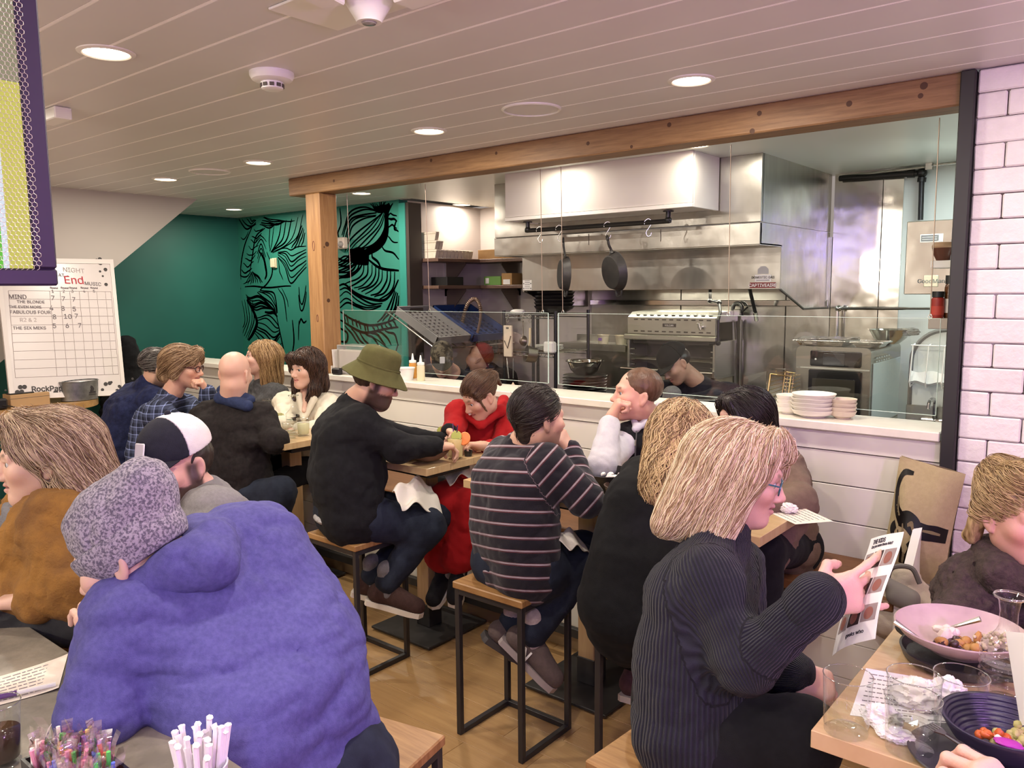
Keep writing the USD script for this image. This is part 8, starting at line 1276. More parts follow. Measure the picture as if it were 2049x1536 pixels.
write('R2 & 2', V(-6.195, 2.133, 1.562), .026, mkf, .03); write('NIGHT', V(-6.304, 2.481, 1.913), .034, mkf); write('AT -', V(-6.293, 2.443, 1.877), .024, mk); write('End', V(-6.278, 2.475, 1.826), .058, mkr, .05); write('- MUSIC', V(-6.278, 2.583, 1.818), .026, mk)
for k, (x, y) in enumerate(((100, 576), (121, 577), (138, 577), (161, 577), (181, 577))): write('Round', V(0, 0, 0) + lerp(V(-6.266, 2.370, 1.790), V(-6.271, 2.653, 1.789), (x - 100) / 81), .013, mk, 0, True); write(str(k + 1), lerp(V(-6.257, 2.374, 1.761), V(-6.263, 2.672, 1.759), (x - 100) / 83), .022, mk)
for r_, (row, a, b) in enumerate((('777', V(-6.242, 2.361, 1.707), V(-6.241, 2.503, 1.694)), ('485', V(-6.220, 2.338, 1.636), V(-6.220, 2.493, 1.625)), (('8', '10', '7'), V(-6.202, 2.347, 1.572), V(-6.205, 2.498, 1.574)), ('567', V(-6.183, 2.335, 1.509), V(-6.185, 2.509, 1.505)))):
    for k in range(3): write(row[k], lerp(a, b, k / 2), .034, mk)
write('RockPaperS', V(-6.054, 2.121, 1.082), .036, mkb, .0, True)
g0_, g1_, g2_, g3_ = V(-6.257, 2.098, 1.777), V(-6.267, 2.800, 1.765), V(-6.086, 2.737, 1.149), V(-6.083, 2.039, 1.185)
grid = [tube([lerp(g0_, g3_, v) + nW * .0002, lerp(g1_, g2_, v) + nW * .0002], .0012, 4) for v in np.linspace(0, 1, 11)] + [tube([lerp(g0_, g1_, u) + nW * .0002, lerp(g3_, g2_, u) + nW * .0002], .0012, 4) for u in (0, .38, .48, .575, .67, .76, .85, .94, 1)]
part(wb_, 'grid_lines', grid, M('grid_grey', (.45, .40, .39), .7), False, kind='stuff'); rg = np.random.default_rng(3)
dots = []
for (c, n_, sx, sy) in ((V(-6.329, 2.545, 1.995), 7, .10, .02), (V(-6.331, 2.747, 1.989), 5, .06, .02), (V(-6.297, 2.786, 1.868), 4, .03, .08), (V(-6.058, 2.046, 1.100), 9, .10, .03), (V(-6.047, 2.251, 1.048), 5, .06, .02), (V(-6.065, 2.675, 1.081), 12, .12, .04)):
    for k in range(n_): r = rg.uniform(.005, .017); dots.append(place(lathe([(0, .0012), (r, .0008), (r, 0)], n=9), c + xW * rg.normal(0, sx * .5) + yW * rg.normal(0, sy * .6), xW, yW, nW))
part(wb_, 'pebble_print', dots, mkb, False, kind='stuff')
CZ = .986
c = V(-6.070, 2.441, 0.986); galv = M('galvanised', (.33, .335, .33), .35, .8, c2=(.22, .225, .22), sc=22)
t = thing('galvanised_bucket', 'oval galvanised bucket with a black emblem on the wood counter', 'bucket', (c[0], c[1], CZ)); b_ = lathe([(0, 0), (.115, 0), (.125, .004), (.132, .135), (.136, .14), (.132, .144), (.127, .135), (.12, .01), (0, .008)], n=40); b_.vertices *= (.62, 1.0, 1); b_.apply_translation((c[0], c[1], CZ)); part(t, 'body', b_, galv)
part(t, 'handle', tube([(c[0] + .02, c[1] + .13 * math.cos(k), CZ + .138 + .012 * math.sin(k)) for k in np.linspace(0, PI, 15)], .004, 6), steel_dark)
o = V(c[0] + .082, c[1] + .055, CZ + .05); part(t, 'emblem', [prism([(0, 0), (.05, .0), (.046, .012), (.03, .014), (.038, .03), (.028, .05), (.018, .056), (.012, .04), (.02, .032), (.01, .02), (.016, .013), (.004, .012)], .004, o + V(-.004, -.02, 0), (-.25, 1, 0), (0, 0, 1)), prism([(0, 0), (.055, 0), (.055, .005), (0, .005)], .004, o + V(-.004, -.022, -.012), (-.25, 1, 0), (0, 0, 1))], mkb)
a, b = V(-6.006, 1.971, 0.986), V(-5.988, 2.218, 0.986); kr = M('kraft_box', (.42, .26, .12), .7)
t = thing('kraft_box', 'flat kraft cardboard box at the left end of the wood counter', 'box', (lerp(a, b, .5))); part(t, 'body', box(a[0] - .14, a[0], a[1], b[1], CZ, CZ + .088, .003), kr); part(t, 'lid_seam', box(a[0] - .14, a[0] + .001, a[1] + .001, b[1] - .001, CZ + .062, CZ + .064), gap_dark)
single('mobile_phone', box(a[0] - .10, a[0] - .02, a[1] + .005, a[1] + .16, CZ + .0885, CZ + .097, .004), blackcap, 'black mobile phone lying on the kraft box', 'phone')
c = V(-5.972, 1.912, 0.986); t = thing('power_plug', 'black plug adapter with a hanging cable on the wood counter', 'plug', c); part(t, 'plug', box(c[0] - .05, c[0], c[1] - .03, c[1] + .035, CZ, CZ + .075, .012), blackcap); part(t, 'cable', tube(curve([(c[0], c[1], CZ + .03), (c[0] + .05, c[1] + .05, CZ + .02), (c[0] + .09, c[1] + .06, CZ + .004), (-5.925, c[1] + .06, CZ - .06), (-5.93, c[1] + .04, CZ - .3)], 24), .004, 6), blackcap)
# ---------------------------------------------------------------- hanging screen with wire mesh, top left
FX, FY1, FZ0 = -1.35, V(-1.350, 0.524, 1.763)[1], V(-1.350, 0.524, 1.763)[2]
t = thing('hanging_screen', 'lit screen in a purple black frame covered with honeycomb wire mesh', 'screen', (FX, FY1 - .4, FZ0)); purp = M('purple_frame', (.020, .010, .035), .45)
part(t, 'side_bar', box(FX - .03, FX, FY1 - .034, FY1, FZ0 + .026, CEIL - .004, .003), purp); part(t, 'bottom_bar', box(FX - .03, FX, FY1 - .9, FY1, FZ0, FZ0 + .026, .003), purp); part(t, 'side_bar', box(FX - .03, FX, FY1 - .9, FY1 - .866, FZ0 + .026, CEIL - .004, .003), purp); part(t, 'back_board', box(FX - .035, FX - .03, FY1 - .9, FY1, FZ0, CEIL - .004), purp)
y1 = FY1 - .034
for nm, ya, yb, za, zb, col, e in (('yellow_strip', y1 - .032, y1, FZ0 + .026, FZ0 + .30, (.75, .68, .16), .9), ('pale_area', y1 - .80, y1, FZ0 + .301, CEIL - .01, (.60, .54, .36), .55), ('white_strip', y1 - .040, y1 - .0325, FZ0 + .026, FZ0 + .22, (.8, .85, .95), 1.0), ('green_area', y1 - .80, y1 - .0405, FZ0 + .026, FZ0 + .30, (.22, .75, .10), .8), ('blue_patch', y1 - .040, y1 - .0325, FZ0 + .221, FZ0 + .30, (.10, .25, .8), .9)):
    part(t, nm, box(FX - .008, FX - .002, ya, yb, za, zb), emitter('screen_' + nm, col, e), False)
hx = []; s_ = .0042; R3 = math.sqrt(3) * s_
for i in range(40):
    for j in range(-1, 118):
        cy = FY1 - .027 - i * R3 - (j % 2) * R3 / 2; cz = FZ0 + .034 + j * 1.5 * s_
        if cy < FY1 - .26 or cz > 2.5: continue
        v_ = [V(FX + .002, cy + s_ * math.sin(q), cz + s_ * math.cos(q)) for q in (0, PI / 3, 2 * PI / 3, PI)]
        for k in range(3): hx.append((v_[k], v_[k + 1]))
H = np.array(hx); dH = H[:, 1] - H[:, 0]; dH /= np.linalg.norm(dH, axis=1, keepdims=True); sH = np.cross(dH, [1.0, 0, 0]); e3 = np.array([1.0, 0, 0]); r_ = .00042
Vx = np.stack([H[:, k] + r_ * (math.cos(q) * sH + math.sin(q) * e3) for k in (0, 1) for q in (.5, 2.6, 4.7)], 1).reshape(-1, 3); Fx = np.array([[0, 1, 4], [0, 4, 3], [1, 2, 5], [1, 5, 4], [2, 0, 3], [2, 3, 5]]); Fx = (Fx[None] + 6 * np.arange(len(H))[:, None, None]).reshape(-1, 3)
part(t, 'wire_mesh', trimesh.Trimesh(Vx, Fx, process=False), M('mesh_wire', (.55, .50, .40), .35, .6), True, kind='stuff')
for y in (FY1 - .1, FY1 - .8): part(t, 'hanger', cyl((FX - .015, y, CEIL - .004), (FX - .015, y, CEIL - .001), .02, 12), purp)
# ---------------------------------------------------------------- glasses, bowls and papers on the tables
gl = pane('thin_glass', (.955, .97, .965), .045); water = pane('water_surface', (.93, .95, .95), .05); rim_m = pane('rim_glass', (.80, .84, .83), .30); glass_s = pane('thick_glass', (.90, .93, .925), .10); WATER = pane('water_fill', (.955, .975, .975), .05)
def tumbler(label, x, y, R=.041, h=.095, fill=0.0, liquid=None, z=TZ, taper=.86):
    t = thing('tumbler', label, 'glass', (x, y, z)); o = (x, y, z); part(t, 'wall', lathe([(R * taper, .0), (R * taper, .004), (R, h)], o, 40), gl, True); part(t, 'base', lathe([(0, .009), (R * taper * .7, .009), (R * taper, .002)], o, 40), glass_s, True); part(t, 'rim', lathe([(R - .0014, h), (R, h + .0012), (R + .001, h), (R, h - .0010), (R - .0014, h)], o, 40), rim_m, True)
    if fill:
        rf = R * taper + R * (1 - taper) * fill - .0018; part(t, 'drink', lathe([(0, .0125), (R * taper - .002, .0125), (rf, h * fill), (0, h * fill)] if liquid else [(rf, h * fill - .0015), (rf * .97, h * fill), (0, h * fill)], o, 40), liquid or WATER, True)
    return t
def carafe(label, x, y, s=1.0, z=TZ, fill=.45):
    t = thing('carafe', label, 'carafe', (x, y, z)); o = (x, y, z); pr = [(.043, .0), (.046, .02), (.0465, .12)] + [(.0465 - .030 * math.sin(k), .12 + .045 * (k / (PI / 2))) for k in np.linspace(.2, PI / 2, 6)] + [(.0165, .19), (.020, .212), (.028, .222)]
    if s < 1: q_ = np.linspace(.0, .222, 80); pr = [(np.interp(q, [p[1] for p in pr], [p[0] for p in pr]) + (.0018 * math.sin(q * 420) if .03 < q < .12 else 0), q) for q in q_]
    part(t, 'wall', lathe([(r * s, q * s) for r, q in pr], o, 40), gl, True); part(t, 'base', lathe([(0, .009 * s), (.03 * s, .009 * s), (.044 * s, .002)], o, 40), glass_s, True); part(t, 'lip', lathe([(.0265 * s, .2215 * s), (.0285 * s, .2245 * s), (.030 * s, .2215 * s), (.0285 * s, .219 * s), (.0265 * s, .2215 * s)], o, 36), rim_m, True)
    part(t, 'water', lathe([(.0450 * s, .19 * s * fill - .001), (.044 * s, .19 * s * fill), (0, .19 * s * fill)], o, 36), WATER, True); return t
def bowl(name, label, x, y, R, h, mat, z=TZ, foot=.6, ridges=0):
    pr = bowl_prof(R, h, .005, foot)
    if ridges: pr = [(0, 0), (R * foot, 0), (R * foot * 1.02, .004)] + [(R * (foot + (1 - foot) * u ** .6), h * u + .004) for u in np.linspace(.1, 1, 8)] + [(R - .004, h + .004)] + [(R * (foot + (1 - foot) * u ** .6) - .005 + .0012 * math.sin(u * 50), h * u + .006) for u in np.linspace(.95, .1, 30)] + [(R * foot * .9, .006), (0, .006)]
    t = thing(name, label, 'bowl', (x, y, z)); part(t, 'body', lathe(pr, (x, y, z), 48), mat, True if ridges else 40); return t
def scatter(n, c, sx, sy, h, r0, r1, seed, sub=1):
    g = np.random.default_rng(seed); return [blob(c + np.array([g.normal(0, sx), g.normal(0, sy), abs(g.normal(0, h))]), g.uniform(r0, r1, 3), .5, 9, k, sub) for k in range(n)]
def crumple(name, label, c, r, mat, seed): t = thing(name, label, 'napkin', c); m = trimesh.creation.icosphere(4); q = m.vertices; m.vertices = q * (1 - .55 * np.abs(2 * meshkit.noise(q * 2.6 + seed, seed) - 1)[:, None] - .25 * np.abs(2 * meshkit.noise(q * 6 + seed, seed + 1) - 1)[:, None] + .2) * np.array(r); m.vertices[:, 2] = np.maximum(m.vertices[:, 2], -r[2] * .75); m.apply_translation(np.array(c) + V(0, 0, r[2] * .75)); part(t, 'paper', m, mat, 40); return t
nap = M('tissue', (.76, .70, .68), .8)
# far table
c = V(-3.821, 2.683, 0.945); carafe('clear water carafe on the far table before the woman in white', c[0], c[1]); c = V(-3.724, 2.581, 0.945); tumbler('short glass of water at the corner of the far table', c[0], c[1], .04, .088, .5)
c = V(-3.717, 2.682, 0.945); tumbler('glass with a pale drink beside the carafe on the far table', c[0] - .02, c[1], .037, .10, .7, M('pale_drink', (.75, .70, .45), .05, trans=.2, ior=1.2)); c = V(-4.427, 2.899, 0.945); tumbler('tall glass behind the bald man on the far table', c[0] - .02, c[1] + .02, .034, .12, .6)
c = V(-4.182, 2.842, 0.945); g = bowl('black_bowl', 'black food bowl on the far table behind the carafe', c[0] - .02, c[1] + .02, .105, .045, blackplate); part(g, 'food', scatter(14, c + V(-.04, .0, .04), .03, .03, .006, .010, .018, 4), M('green_food', (.28, .26, .10), .6), kind='stuff')
# small table
lem = M('lemonade', (.85, .66, .33), .12, trans=.12, ior=1.2); c = V(-2.624, 2.751, 0.945); tm = tumbler('tall glass of cloudy lemonade with fruit slices on the small table', c[0], c[1], .041, .105, .92, lem)
part(tm, 'straw', tube([c + V(.0, .0, .02), c + V(-.035, .02, .165)], .0028, 7), M('straw_purple', (.10, .03, .12), .4)); part(tm, 'straw', tube([c + V(-.01, .01, .02), c + V(.02, -.005, .165)], .0028, 7), M('straw_purple', (.10, .03, .12), .4))
part(tm, 'lime_slice', place(lathe([(0, .003), (.024, .003), (.026, 0), (.024, -.003), (0, -.003)], n=24), c + V(.012, -.005, .112), *frame_of((.5, -.8, .2))), M('lime', (.42, .45, .10), .4)); part(tm, 'orange_slice', place(lathe([(0, .004), (.03, .004), (.033, 0), (.03, -.004), (0, -.004)], n=24), c + V(.045, .015, .10), *frame_of((.2, -.9, .3))), M('orange_fruit', (.75, .22, .06), .4))
c = V(-2.791, 2.805, 0.945); tm = tumbler('clear glass with lime behind the bucket hat man\'s hand', c[0] - .02, c[1] + .05, .040, .10, .6); part(tm, 'lime_slice', place(lathe([(0, .003), (.022, .003), (.022, -.003), (0, -.003)], n=20), c + V(-.03, .05, .10), *frame_of((.3, -.8, .3))), M('lime', (.42, .45, .10), .4))
c = V(-2.663, 2.608, 0.945); t = thing('kraft_tray', 'brown kraft paper food tray under the bucket hat man\'s arm', 'paper tray', c); part(t, 'tray', sheet(20, 14, lambda u, v: [c[0] - .02 + (u - .5) * .20, c[1] + .01 + (v - .5) * .15, TZ + .006 + .05 * np.abs(2 * u - 1) ** 3 + .035 * np.abs(2 * v - 1) ** 3], .003), M('kraft_tray', (.20, .115, .075), .7), True); part(t, 'liner', sheet(10, 8, lambda u, v: [c[0] + .03 + (u - .5) * .08, c[1] + .02 + (v - .5) * .09, TZ + .03 + .025 * u + .004 * np.sin(v * 9)], .001), nap)
c = V(-2.980, 2.856, 0.945); bowl('black_bowl', 'wide shallow black plate at the back of the small table', c[0] - .05, c[1] + .07, .125, .03, blackplate, foot=.75)
c = V(-2.615, 2.831, 0.945); t = thing('sauce_cup', 'small black sauce cup beside the lemonade', 'cup', c); part(t, 'cup', lathe([(0, 0), (.018, 0), (.022, .028), (.020, .028), (.016, .003), (0, .003)], c, 24), blackplate)
c = V(-3.518, 3.240, 0.630); t = thing('black_handbag', 'black soft bag lying on the bench under the small table', 'bag', (-3.0, 3.12, .626)); part(t, 'bag', nets([rc((-3.12, 3.12, .68), (-2.98, 3.10, .685), .055, .05, .03), rc((-2.98, 3.10, .69), (-2.80, 3.12, .675), .05, .05, .03)], .008, folds(.008, 18, 4)), black_c, True)
# long table
c = V(-1.725, 2.691, 0.945); g = bowl('black_bowl', 'deep black bowl on the long table before the man in the vest', c[0], c[1], .115, .075, blackplate, foot=.7); part(g, 'scraps', scatter(10, c + V(0, 0, .05), .05, .04, .006, .006, .016, 14), nap, kind='stuff')
c = V(-1.611, 2.600, 0.945); bowl('brown_bowl', 'smaller brown bowl beside the deep black bowl', c[0] + .02, c[1] - .0, .075, .055, brownp); c = V(-1.845, 2.934, 0.945); bowl('white_bowl', 'white bowl behind the deep black bowl', c[0], c[1] - .06, .07, .06, wb)
q = [V(-1.098, 2.772, 0.947), V(-0.947, 2.667, 0.947), V(-0.857, 2.782, 0.947), V(-1.050, 2.930, 0.947)]
def flat_paper(name, label, q, mat, z, rows=0, cat='paper', seed=0, lift=.0):
    t = thing(name, label, cat, sum(q) / 4); W4 = lambda u, v: (q[0] * ((1 - u) * (1 - v))[..., None] + q[1] * (u * (1 - v))[..., None] + q[2] * (u * v)[..., None] + q[3] * ((1 - u) * v)[..., None])
    def f(u, v): p = W4(u, v); p[..., 2] = z + .0006 + lift * u ** 2 * .0 + lift * np.abs(2 * u - 1) ** 3; return list(np.moveaxis(p, -1, 0))
    part(t, 'sheet', sheet(12, 12, f, .0006), mat, True); g = np.random.default_rng(seed); bs = []
    for k in range(rows):
        v = .12 + .76 * k / max(rows - 1, 1); u = .1
        while u < .86:
            L_ = g.uniform(.03, .10); pts = W4(np.array([u, min(u + L_, .9)]), np.array([v, v])); d_ = pts[1] - pts[0]; s2 = unit(np.cross(d_, [0, 0, 1])) * .0016; bs.append(hull([p + s2 * e + V(0, 0, h_ - p[2] + z) for p in pts for e in (-1, 1) for h_ in (.0012, .0016)])); u += L_ + .02
    if bs: part(t, 'print', bs, ink if False else M('print_ink', (.22, .19, .2), .7), False, kind='stuff')
    return t
menu_m = M('menu_paper', (.74, .66, .56), .7, c2=(.66, .58, .49), sc=20)
flat_paper('paper_placemat', 'printed paper placemat overhanging the right end of the long table', q, menu_m, TZ, 7, seed=5); crumple('crumpled_napkin', 'small crumpled white napkin on the paper placemat', V(-1.019, 2.795, 0.948), (.03, .024, .018), nap, 3)
c = V(-1.083, 2.887, 0.947); single('dark_phone', rot(box(c[0] - .06, c[0] + .05, c[1] - .02, c[1] + .02, TZ + .002, TZ + .014, .004), 20, (0, 0, 1), c), M('olive_case', (.10, .085, .06), .5), 'dark phone lying at the edge of the paper placemat', 'phone')
n = thing('cloth_napkin', 'white cloth napkin hanging under the edge of the long table', 'napkin', V(-1.548, 2.444, 0.901)); part(n, 'cloth', sheet(10, 12, lambda u, v: list(np.moveaxis(lerp(V(-1.591, 2.476, 0.917), V(-1.545, 2.487, 0.914), 0) + np.stack([(u) * .055, .012 * np.sin(u * 7), -v * .11 - .01 * np.sin(u * 6)], -1), -1, 0)), .003), napm, True)
# right foreground table
pk = M('pink_stoneware', (.50, .37, .36), .35, c2=(.44, .32, .315), sc=18); c = V(-0.306, 1.872, 0.985); BX, BY = c[0], c[1]
t = thing('iron_stand', 'black cast iron stand with side handles under the pink bowl', 'stand', (BX, BY, TZ)); part(t, 'dish', lathe([(0, 0), (.09, 0), (.108, .008), (.115, .026), (.110, .027), (.10, .012), (0, .008)], (BX, BY, TZ), 44), black_iron)
for k in (PI * .86, PI * 1.86): o = V(BX + .11 * math.cos(k), BY + .11 * math.sin(k), TZ + .022); part(t, 'handle', tube(curve([o + V(-.02 * math.sin(k), .02 * math.cos(k), 0), o + V(.028 * math.cos(k) - .014 * math.sin(k), .028 * math.sin(k) + .014 * math.cos(k), .006), o + V(.028 * math.cos(k) + .014 * math.sin(k), .028 * math.sin(k) - .014 * math.cos(k), .006), o + V(.02 * math.sin(k), -.02 * math.cos(k), 0)], 14), .008, 8), black_iron)
PZ2 = TZ + .0285; t = thing('pink_bowl', 'wide pink stoneware bowl with leftovers on the iron stand', 'bowl', (BX, BY, PZ2)); part(t, 'body', lathe([(0, 0), (.06, 0), (.064, .004), (.115, .034), (.128, .052), (.125, .054), (.110, .038), (.06, .010), (0, .008)], (BX, BY, PZ2), 56), pk)
f0 = V(BX + .025, BY - .03, PZ2 + .022)
lf = thing('leftover_food', 'leftover vegetables, rice and beans in the pink bowl', 'food', f0); part(lf, 'squash', scatter(12, f0, .028, .018, .008, .008, .016, 21), M('squash', (.40, .20, .05), .5), kind='stuff'); part(lf, 'beans', scatter(16, f0 + V(-.005, -.012, 0), .03, .016, .006, .006, .011, 22), M('black_beans', (.05, .022, .02), .35), kind='stuff'); part(lf, 'rice', scatter(60, f0 + V(.05, .035, .012), .024, .022, .006, .003, .006, 23), M('rice', (.50, .42, .27), .6), kind='stuff'); part(lf, 'fish', scatter(7, f0 + V(-.055, .02, .006), .012, .014, .008, .008, .015, 24), M('white_fish', (.70, .60, .50), .5), kind='stuff')
def cutlery(name, label, a, b, mat, w=.018, tines=0):
    t = thing(name, label, name, lerp(a, b, .5)); a, b = np.array(a, float), np.array(b, float); d_ = unit(b - a); s2 = unit(np.cross(d_, [0, 0, 1.0])); L_ = np.linalg.norm(b - a)
    part(t, 'handle', tube([a, lerp(a, b, .35), lerp(a, b, .72)], [.0065, .0045, .003], 8), mat)
    if tines:
        part(t, 'neck', hull([lerp(a, b, .72) + s2 * e + V(0, 0, h_) for e in (-.003, .003) for h_ in (-.001, .001)] + [lerp(a, b, .85) + s2 * e + V(0, 0, h_) for e in (-.011, .011) for h_ in (-.001, .001)]), mat)
        for k in range(tines): o = s2 * ((k - (tines - 1) / 2) * .0062); part(t, 'tine', tube([lerp(a, b, .84) + o, lerp(a, b, 1.0) + o * .9], .0014, 6), mat)
    else: m = trimesh.creation.icosphere(2); m.vertices *= (w, w * .62, .004); x, y, z = s2, d_, np.cross(s2, d_); part(t, 'bowl', place(m, lerp(a, b, .86), d_, s2, np.cross(d_, s2)), mat)
    return t
cutlery('spoon', 'silver spoon resting across the pink bowl', V(-0.272, 1.893, 1.045), V(-0.349, 1.885, 1.000), hookm); cutlery('fork', 'silver fork sticking out of the pink bowl at the left', V(-0.417, 1.792, 1.035), V(-0.345, 1.793, 1.000), hookm, tines=4)
c = V(-0.203, 1.741, 0.945); carafe('ribbed glass water carafe on the right foreground table', c[0], c[1], .97)
c = V(-0.409, 1.446, 0.945); tumbler('tumbler with a little water at the left corner of the right table', c[0], c[1], .0425, .108, .36, taper=.9)
c = V(-0.302, 1.454, 0.945); tumbler('outer tumbler of the two nested ones on the right table', c[0], c[1], .046, .098, .0, taper=.9); tumbler('inner tumbler nested in another on the right table', c[0], c[1], .044, .102, .12, z=TZ + .036, taper=.88); c = V(-0.253, 1.592, 0.945); tumbler('empty tumbler beside the ribbed carafe', c[0], c[1], .046, .100, taper=.9)
flat_paper('printed_sheet', 'printed white sheet on the right table behind the water glass', [V(-0.420, 1.506, 0.946), V(-0.309, 1.555, 0.946), V(-0.328, 1.754, 0.946), V(-0.452, 1.723, 0.946)], paper, TZ, 9, seed=8)
flat_paper('printed_sheet', 'second printed sheet under the crumpled napkins on the right table', [V(-0.300, 1.472, 0.947), V(-0.191, 1.538, 0.947), V(-0.211, 1.694, 0.947), V(-0.321, 1.642, 0.947)], paper, TZ + .001, 6, seed=9)
for k, (c, r) in enumerate(((V(-0.362, 1.503, 0.946), (.034, .024, .022)), (V(-0.327, 1.622, 0.946), (.045, .032, .03)), (V(-0.279, 1.642, 0.948), (.032, .03, .035)), (V(-0.333, 1.472, 0.946), (.03, .02, .012)))): crumple('crumpled_napkin', ('rolled white napkin between the glasses on the right table', 'large crumpled napkin behind the nested tumblers', 'upright crumpled napkin beside the ribbed carafe', 'flattened napkin at the foot of the nested tumblers')[k], c, r, nap, 11 + k)
nb = M('navy_bowl', (.022, .017, .045), .35); c = V(-0.188, 1.514, 0.960); NX, NY = c[0] + .015, c[1]
t = thing('dark_plate', 'dark flat plate under the navy bowl at the bottom right', 'plate', (NX - .02, NY - .02, TZ)); part(t, 'plate', lathe([(0, .002), (.08, .002), (.105, .010), (.103, .012), (.078, .005), (0, .005)], (NX - .035, NY - .03, TZ), 44), M('charcoal_plate', (.025, .022, .032), .45))
bowl('navy_bowl', 'ridged dark navy bowl of rice at the bottom right', NX, NY, .098, .058, nb, TZ + .013, .5, 1)
f0 = V(NX + .02, NY - .028, TZ + .045); rf = thing('rice_salad', 'green rice salad with a purple petal and salsa in the navy bowl', 'food', f0); part(rf, 'rice', scatter(90, f0 + V(.012, .01, 0), .022, .018, .010, .005, .010, 31), M('green_rice', (.42, .38, .14), .6), kind='stuff'); part(rf, 'salsa', scatter(9, f0 + V(-.035, -.012, .012), .008, .008, .005, .005, .009, 32), M('salsa', (.50, .10, .02), .4), kind='stuff'); part(rf, 'petal', blob(f0 + V(-.005, -.035, .022), (.022, .012, .006), .4, 6, 5), M('purple_petal', (.35, .02, .30), .5)); part(rf, 'onion', scatter(3, f0 + V(-.02, -.03, .02), .006, .004, .002, .004, .007, 33), nap, kind='stuff')
cutlery('fork', 'dark steel fork held over the navy bowl', V(-0.164, 1.355, 1.020), V(-0.264, 1.391, 1.035), M('dark_cutlery', (.10, .09, .11), .3, 1.0), tines=4)
a, b, c, d_ = V(-0.185, 1.558, 1.158), V(-0.130, 1.442, 1.209), V(-0.102, 1.405, 1.077), V(-0.151, 1.525, 1.014); t = thing('quiz_card', 'white quiz card standing at the right edge of the picture', 'paper', lerp(a, c, .5)); part(t, 'card', sheet(10, 12, lambda u, v: list(np.moveaxis(a * ((1 - u) * (1 - v))[..., None] + b * (u * (1 - v))[..., None] + c * (u * v)[..., None] + d_ * ((1 - u) * v)[..., None], -1, 0)), .001), paper, True)
# bench things at the right
pil = M('khaki_linen', (.36, .285, .155), .85, c2=(.32, .25, .135), sc=60, bump=.0008, bsc=500); po = V(-0.698, 3.300, 0.815); t = thing('cushion', 'khaki cushion with a black bull skull print on the bench end', 'cushion', po)
zc, xc, W2 = .86, V(-0.802, 3.330, 0.813)[0] + .115, .215; S = lambda u, v: 3.33 - .07 * (1 - np.abs(2 * u - 1) ** 2.5) * (1 - np.abs(2 * v - 1) ** 2.5) - .10 * (1 - v) + .006 * np.sin(9 * u + 5 * v)
tilt_ = math.radians(-9); XZ = lambda u, v: (xc + ((2 * u - 1) * math.cos(tilt_) - (2 * v - 1) * math.sin(tilt_)) * .115 * (1 - .05 * np.cos((2 * v - 1) * PI / 2) ** 1), zc + ((2 * u - 1) * math.sin(tilt_) * .6 + (2 * v - 1) * math.cos(tilt_)) * W2)
fr = sheet(30, 30, lambda u, v: [XZ(u, v)[0], S(u, v), XZ(u, v)[1]]); bkk = sheet(30, 30, lambda u, v: [XZ(u, v)[0], 2 * (3.33 - .10 * (1 - v)) - S(u, v) + .012, XZ(u, v)[1]]); bkk.faces = bkk.faces[:, ::-1]; part(t, 'cover', join([fr, bkk]), pil, True)
def decal(pts, w):
    q = curve(pts, 20); P3 = lambda u, v: np.stack([XZ(u, v)[0], S(u, v) - .0015, XZ(u, v)[1]], -1); tn = np.gradient(q, axis=0); tn /= np.linalg.norm(tn, axis=1, keepdims=True); nn = np.stack([-tn[:, 1], tn[:, 0]], 1); ww = np.interp(np.linspace(0, 1, len(q)), np.linspace(0, 1, len(w)), w)[:, None] / 2; a_, b_ = q - nn * ww, q + nn * ww; Vv = np.vstack([P3(a_[:, 0], a_[:, 1]), P3(b_[:, 0], b_[:, 1])]); k = len(q); i = np.arange(k - 1); f = np.vstack([np.stack([i, i + 1, i + k + 1], 1), np.stack([i, i + k + 1, i + k], 1)]); return trimesh.Trimesh(np.vstack([Vv, Vv]), np.vstack([f, f[:, ::-1] + 2 * k]), process=False)
part(t, 'skull_print', [decal([(.27, .90), (.12, .88), (.06, .74), (.12, .58), (.25, .50)], [.03, .06, .07, .10, .13]), decal([(.20, .50), (.34, .52), (.48, .47), (.52, .38)], [.12, .16, .18, .10]), decal([(.52, .46), (.65, .46), (.80, .47), (.95, .46)], [.15, .14, .14, .12]), decal([(.15, .44), (.10, .38), (.14, .34)], [.08, .10, .05]), decal([(.30, .46), (.36, .36), (.38, .26), (.37, .12)], [.22, .22, .14, .12]), decal([(.42, .34), (.47, .28), (.42, .22)], [.06, .06, .05])], M('print_black', (.012, .009, .008), .35)); part(t, 'skull_highlight', [decal([(.36, .48), (.42, .50), (.46, .45)], [.03, .05, .03]), decal([(.28, .48), (.30, .42), (.29, .38)], [.02, .035, .02]), decal([(.60, .47), (.74, .475), (.86, .47)], [.02, .03, .02]), decal([(.37, .24), (.375, .18), (.37, .14)], [.03, .04, .03]), decal([(.11, .68), (.15, .58), (.20, .53)], [.015, .025, .02])], pil)
for m_ in ('skull_highlight',): stage.GetPrimAtPath(t + '/skull_highlight').GetAttribute('points').Set(Vt.Vec3fArray([Gf.Vec3f(p[0], p[1] - .0012, p[2]) for p in stage.GetPrimAtPath(t + '/skull_highlight').GetAttribute('points').Get()]))
tote = M('canvas_tote', (.42, .36, .275), .85, bump=.001, bsc=300); c = V(-0.674, 3.060, 0.639); t = thing('tote_bag', 'beige canvas bag with a grey flap leaning on the cushion', 'bag', c); part(t, 'bag', nets([rc(c + V(-.02, .02, .03), c + V(.03, .04, -.09), .07, .11, .05), rc(c + V(-.06, 0, -.10), c + V(.06, .02, -.10), .08, .08, .05)], .007, folds(.010, 13, 8)), tote, True)
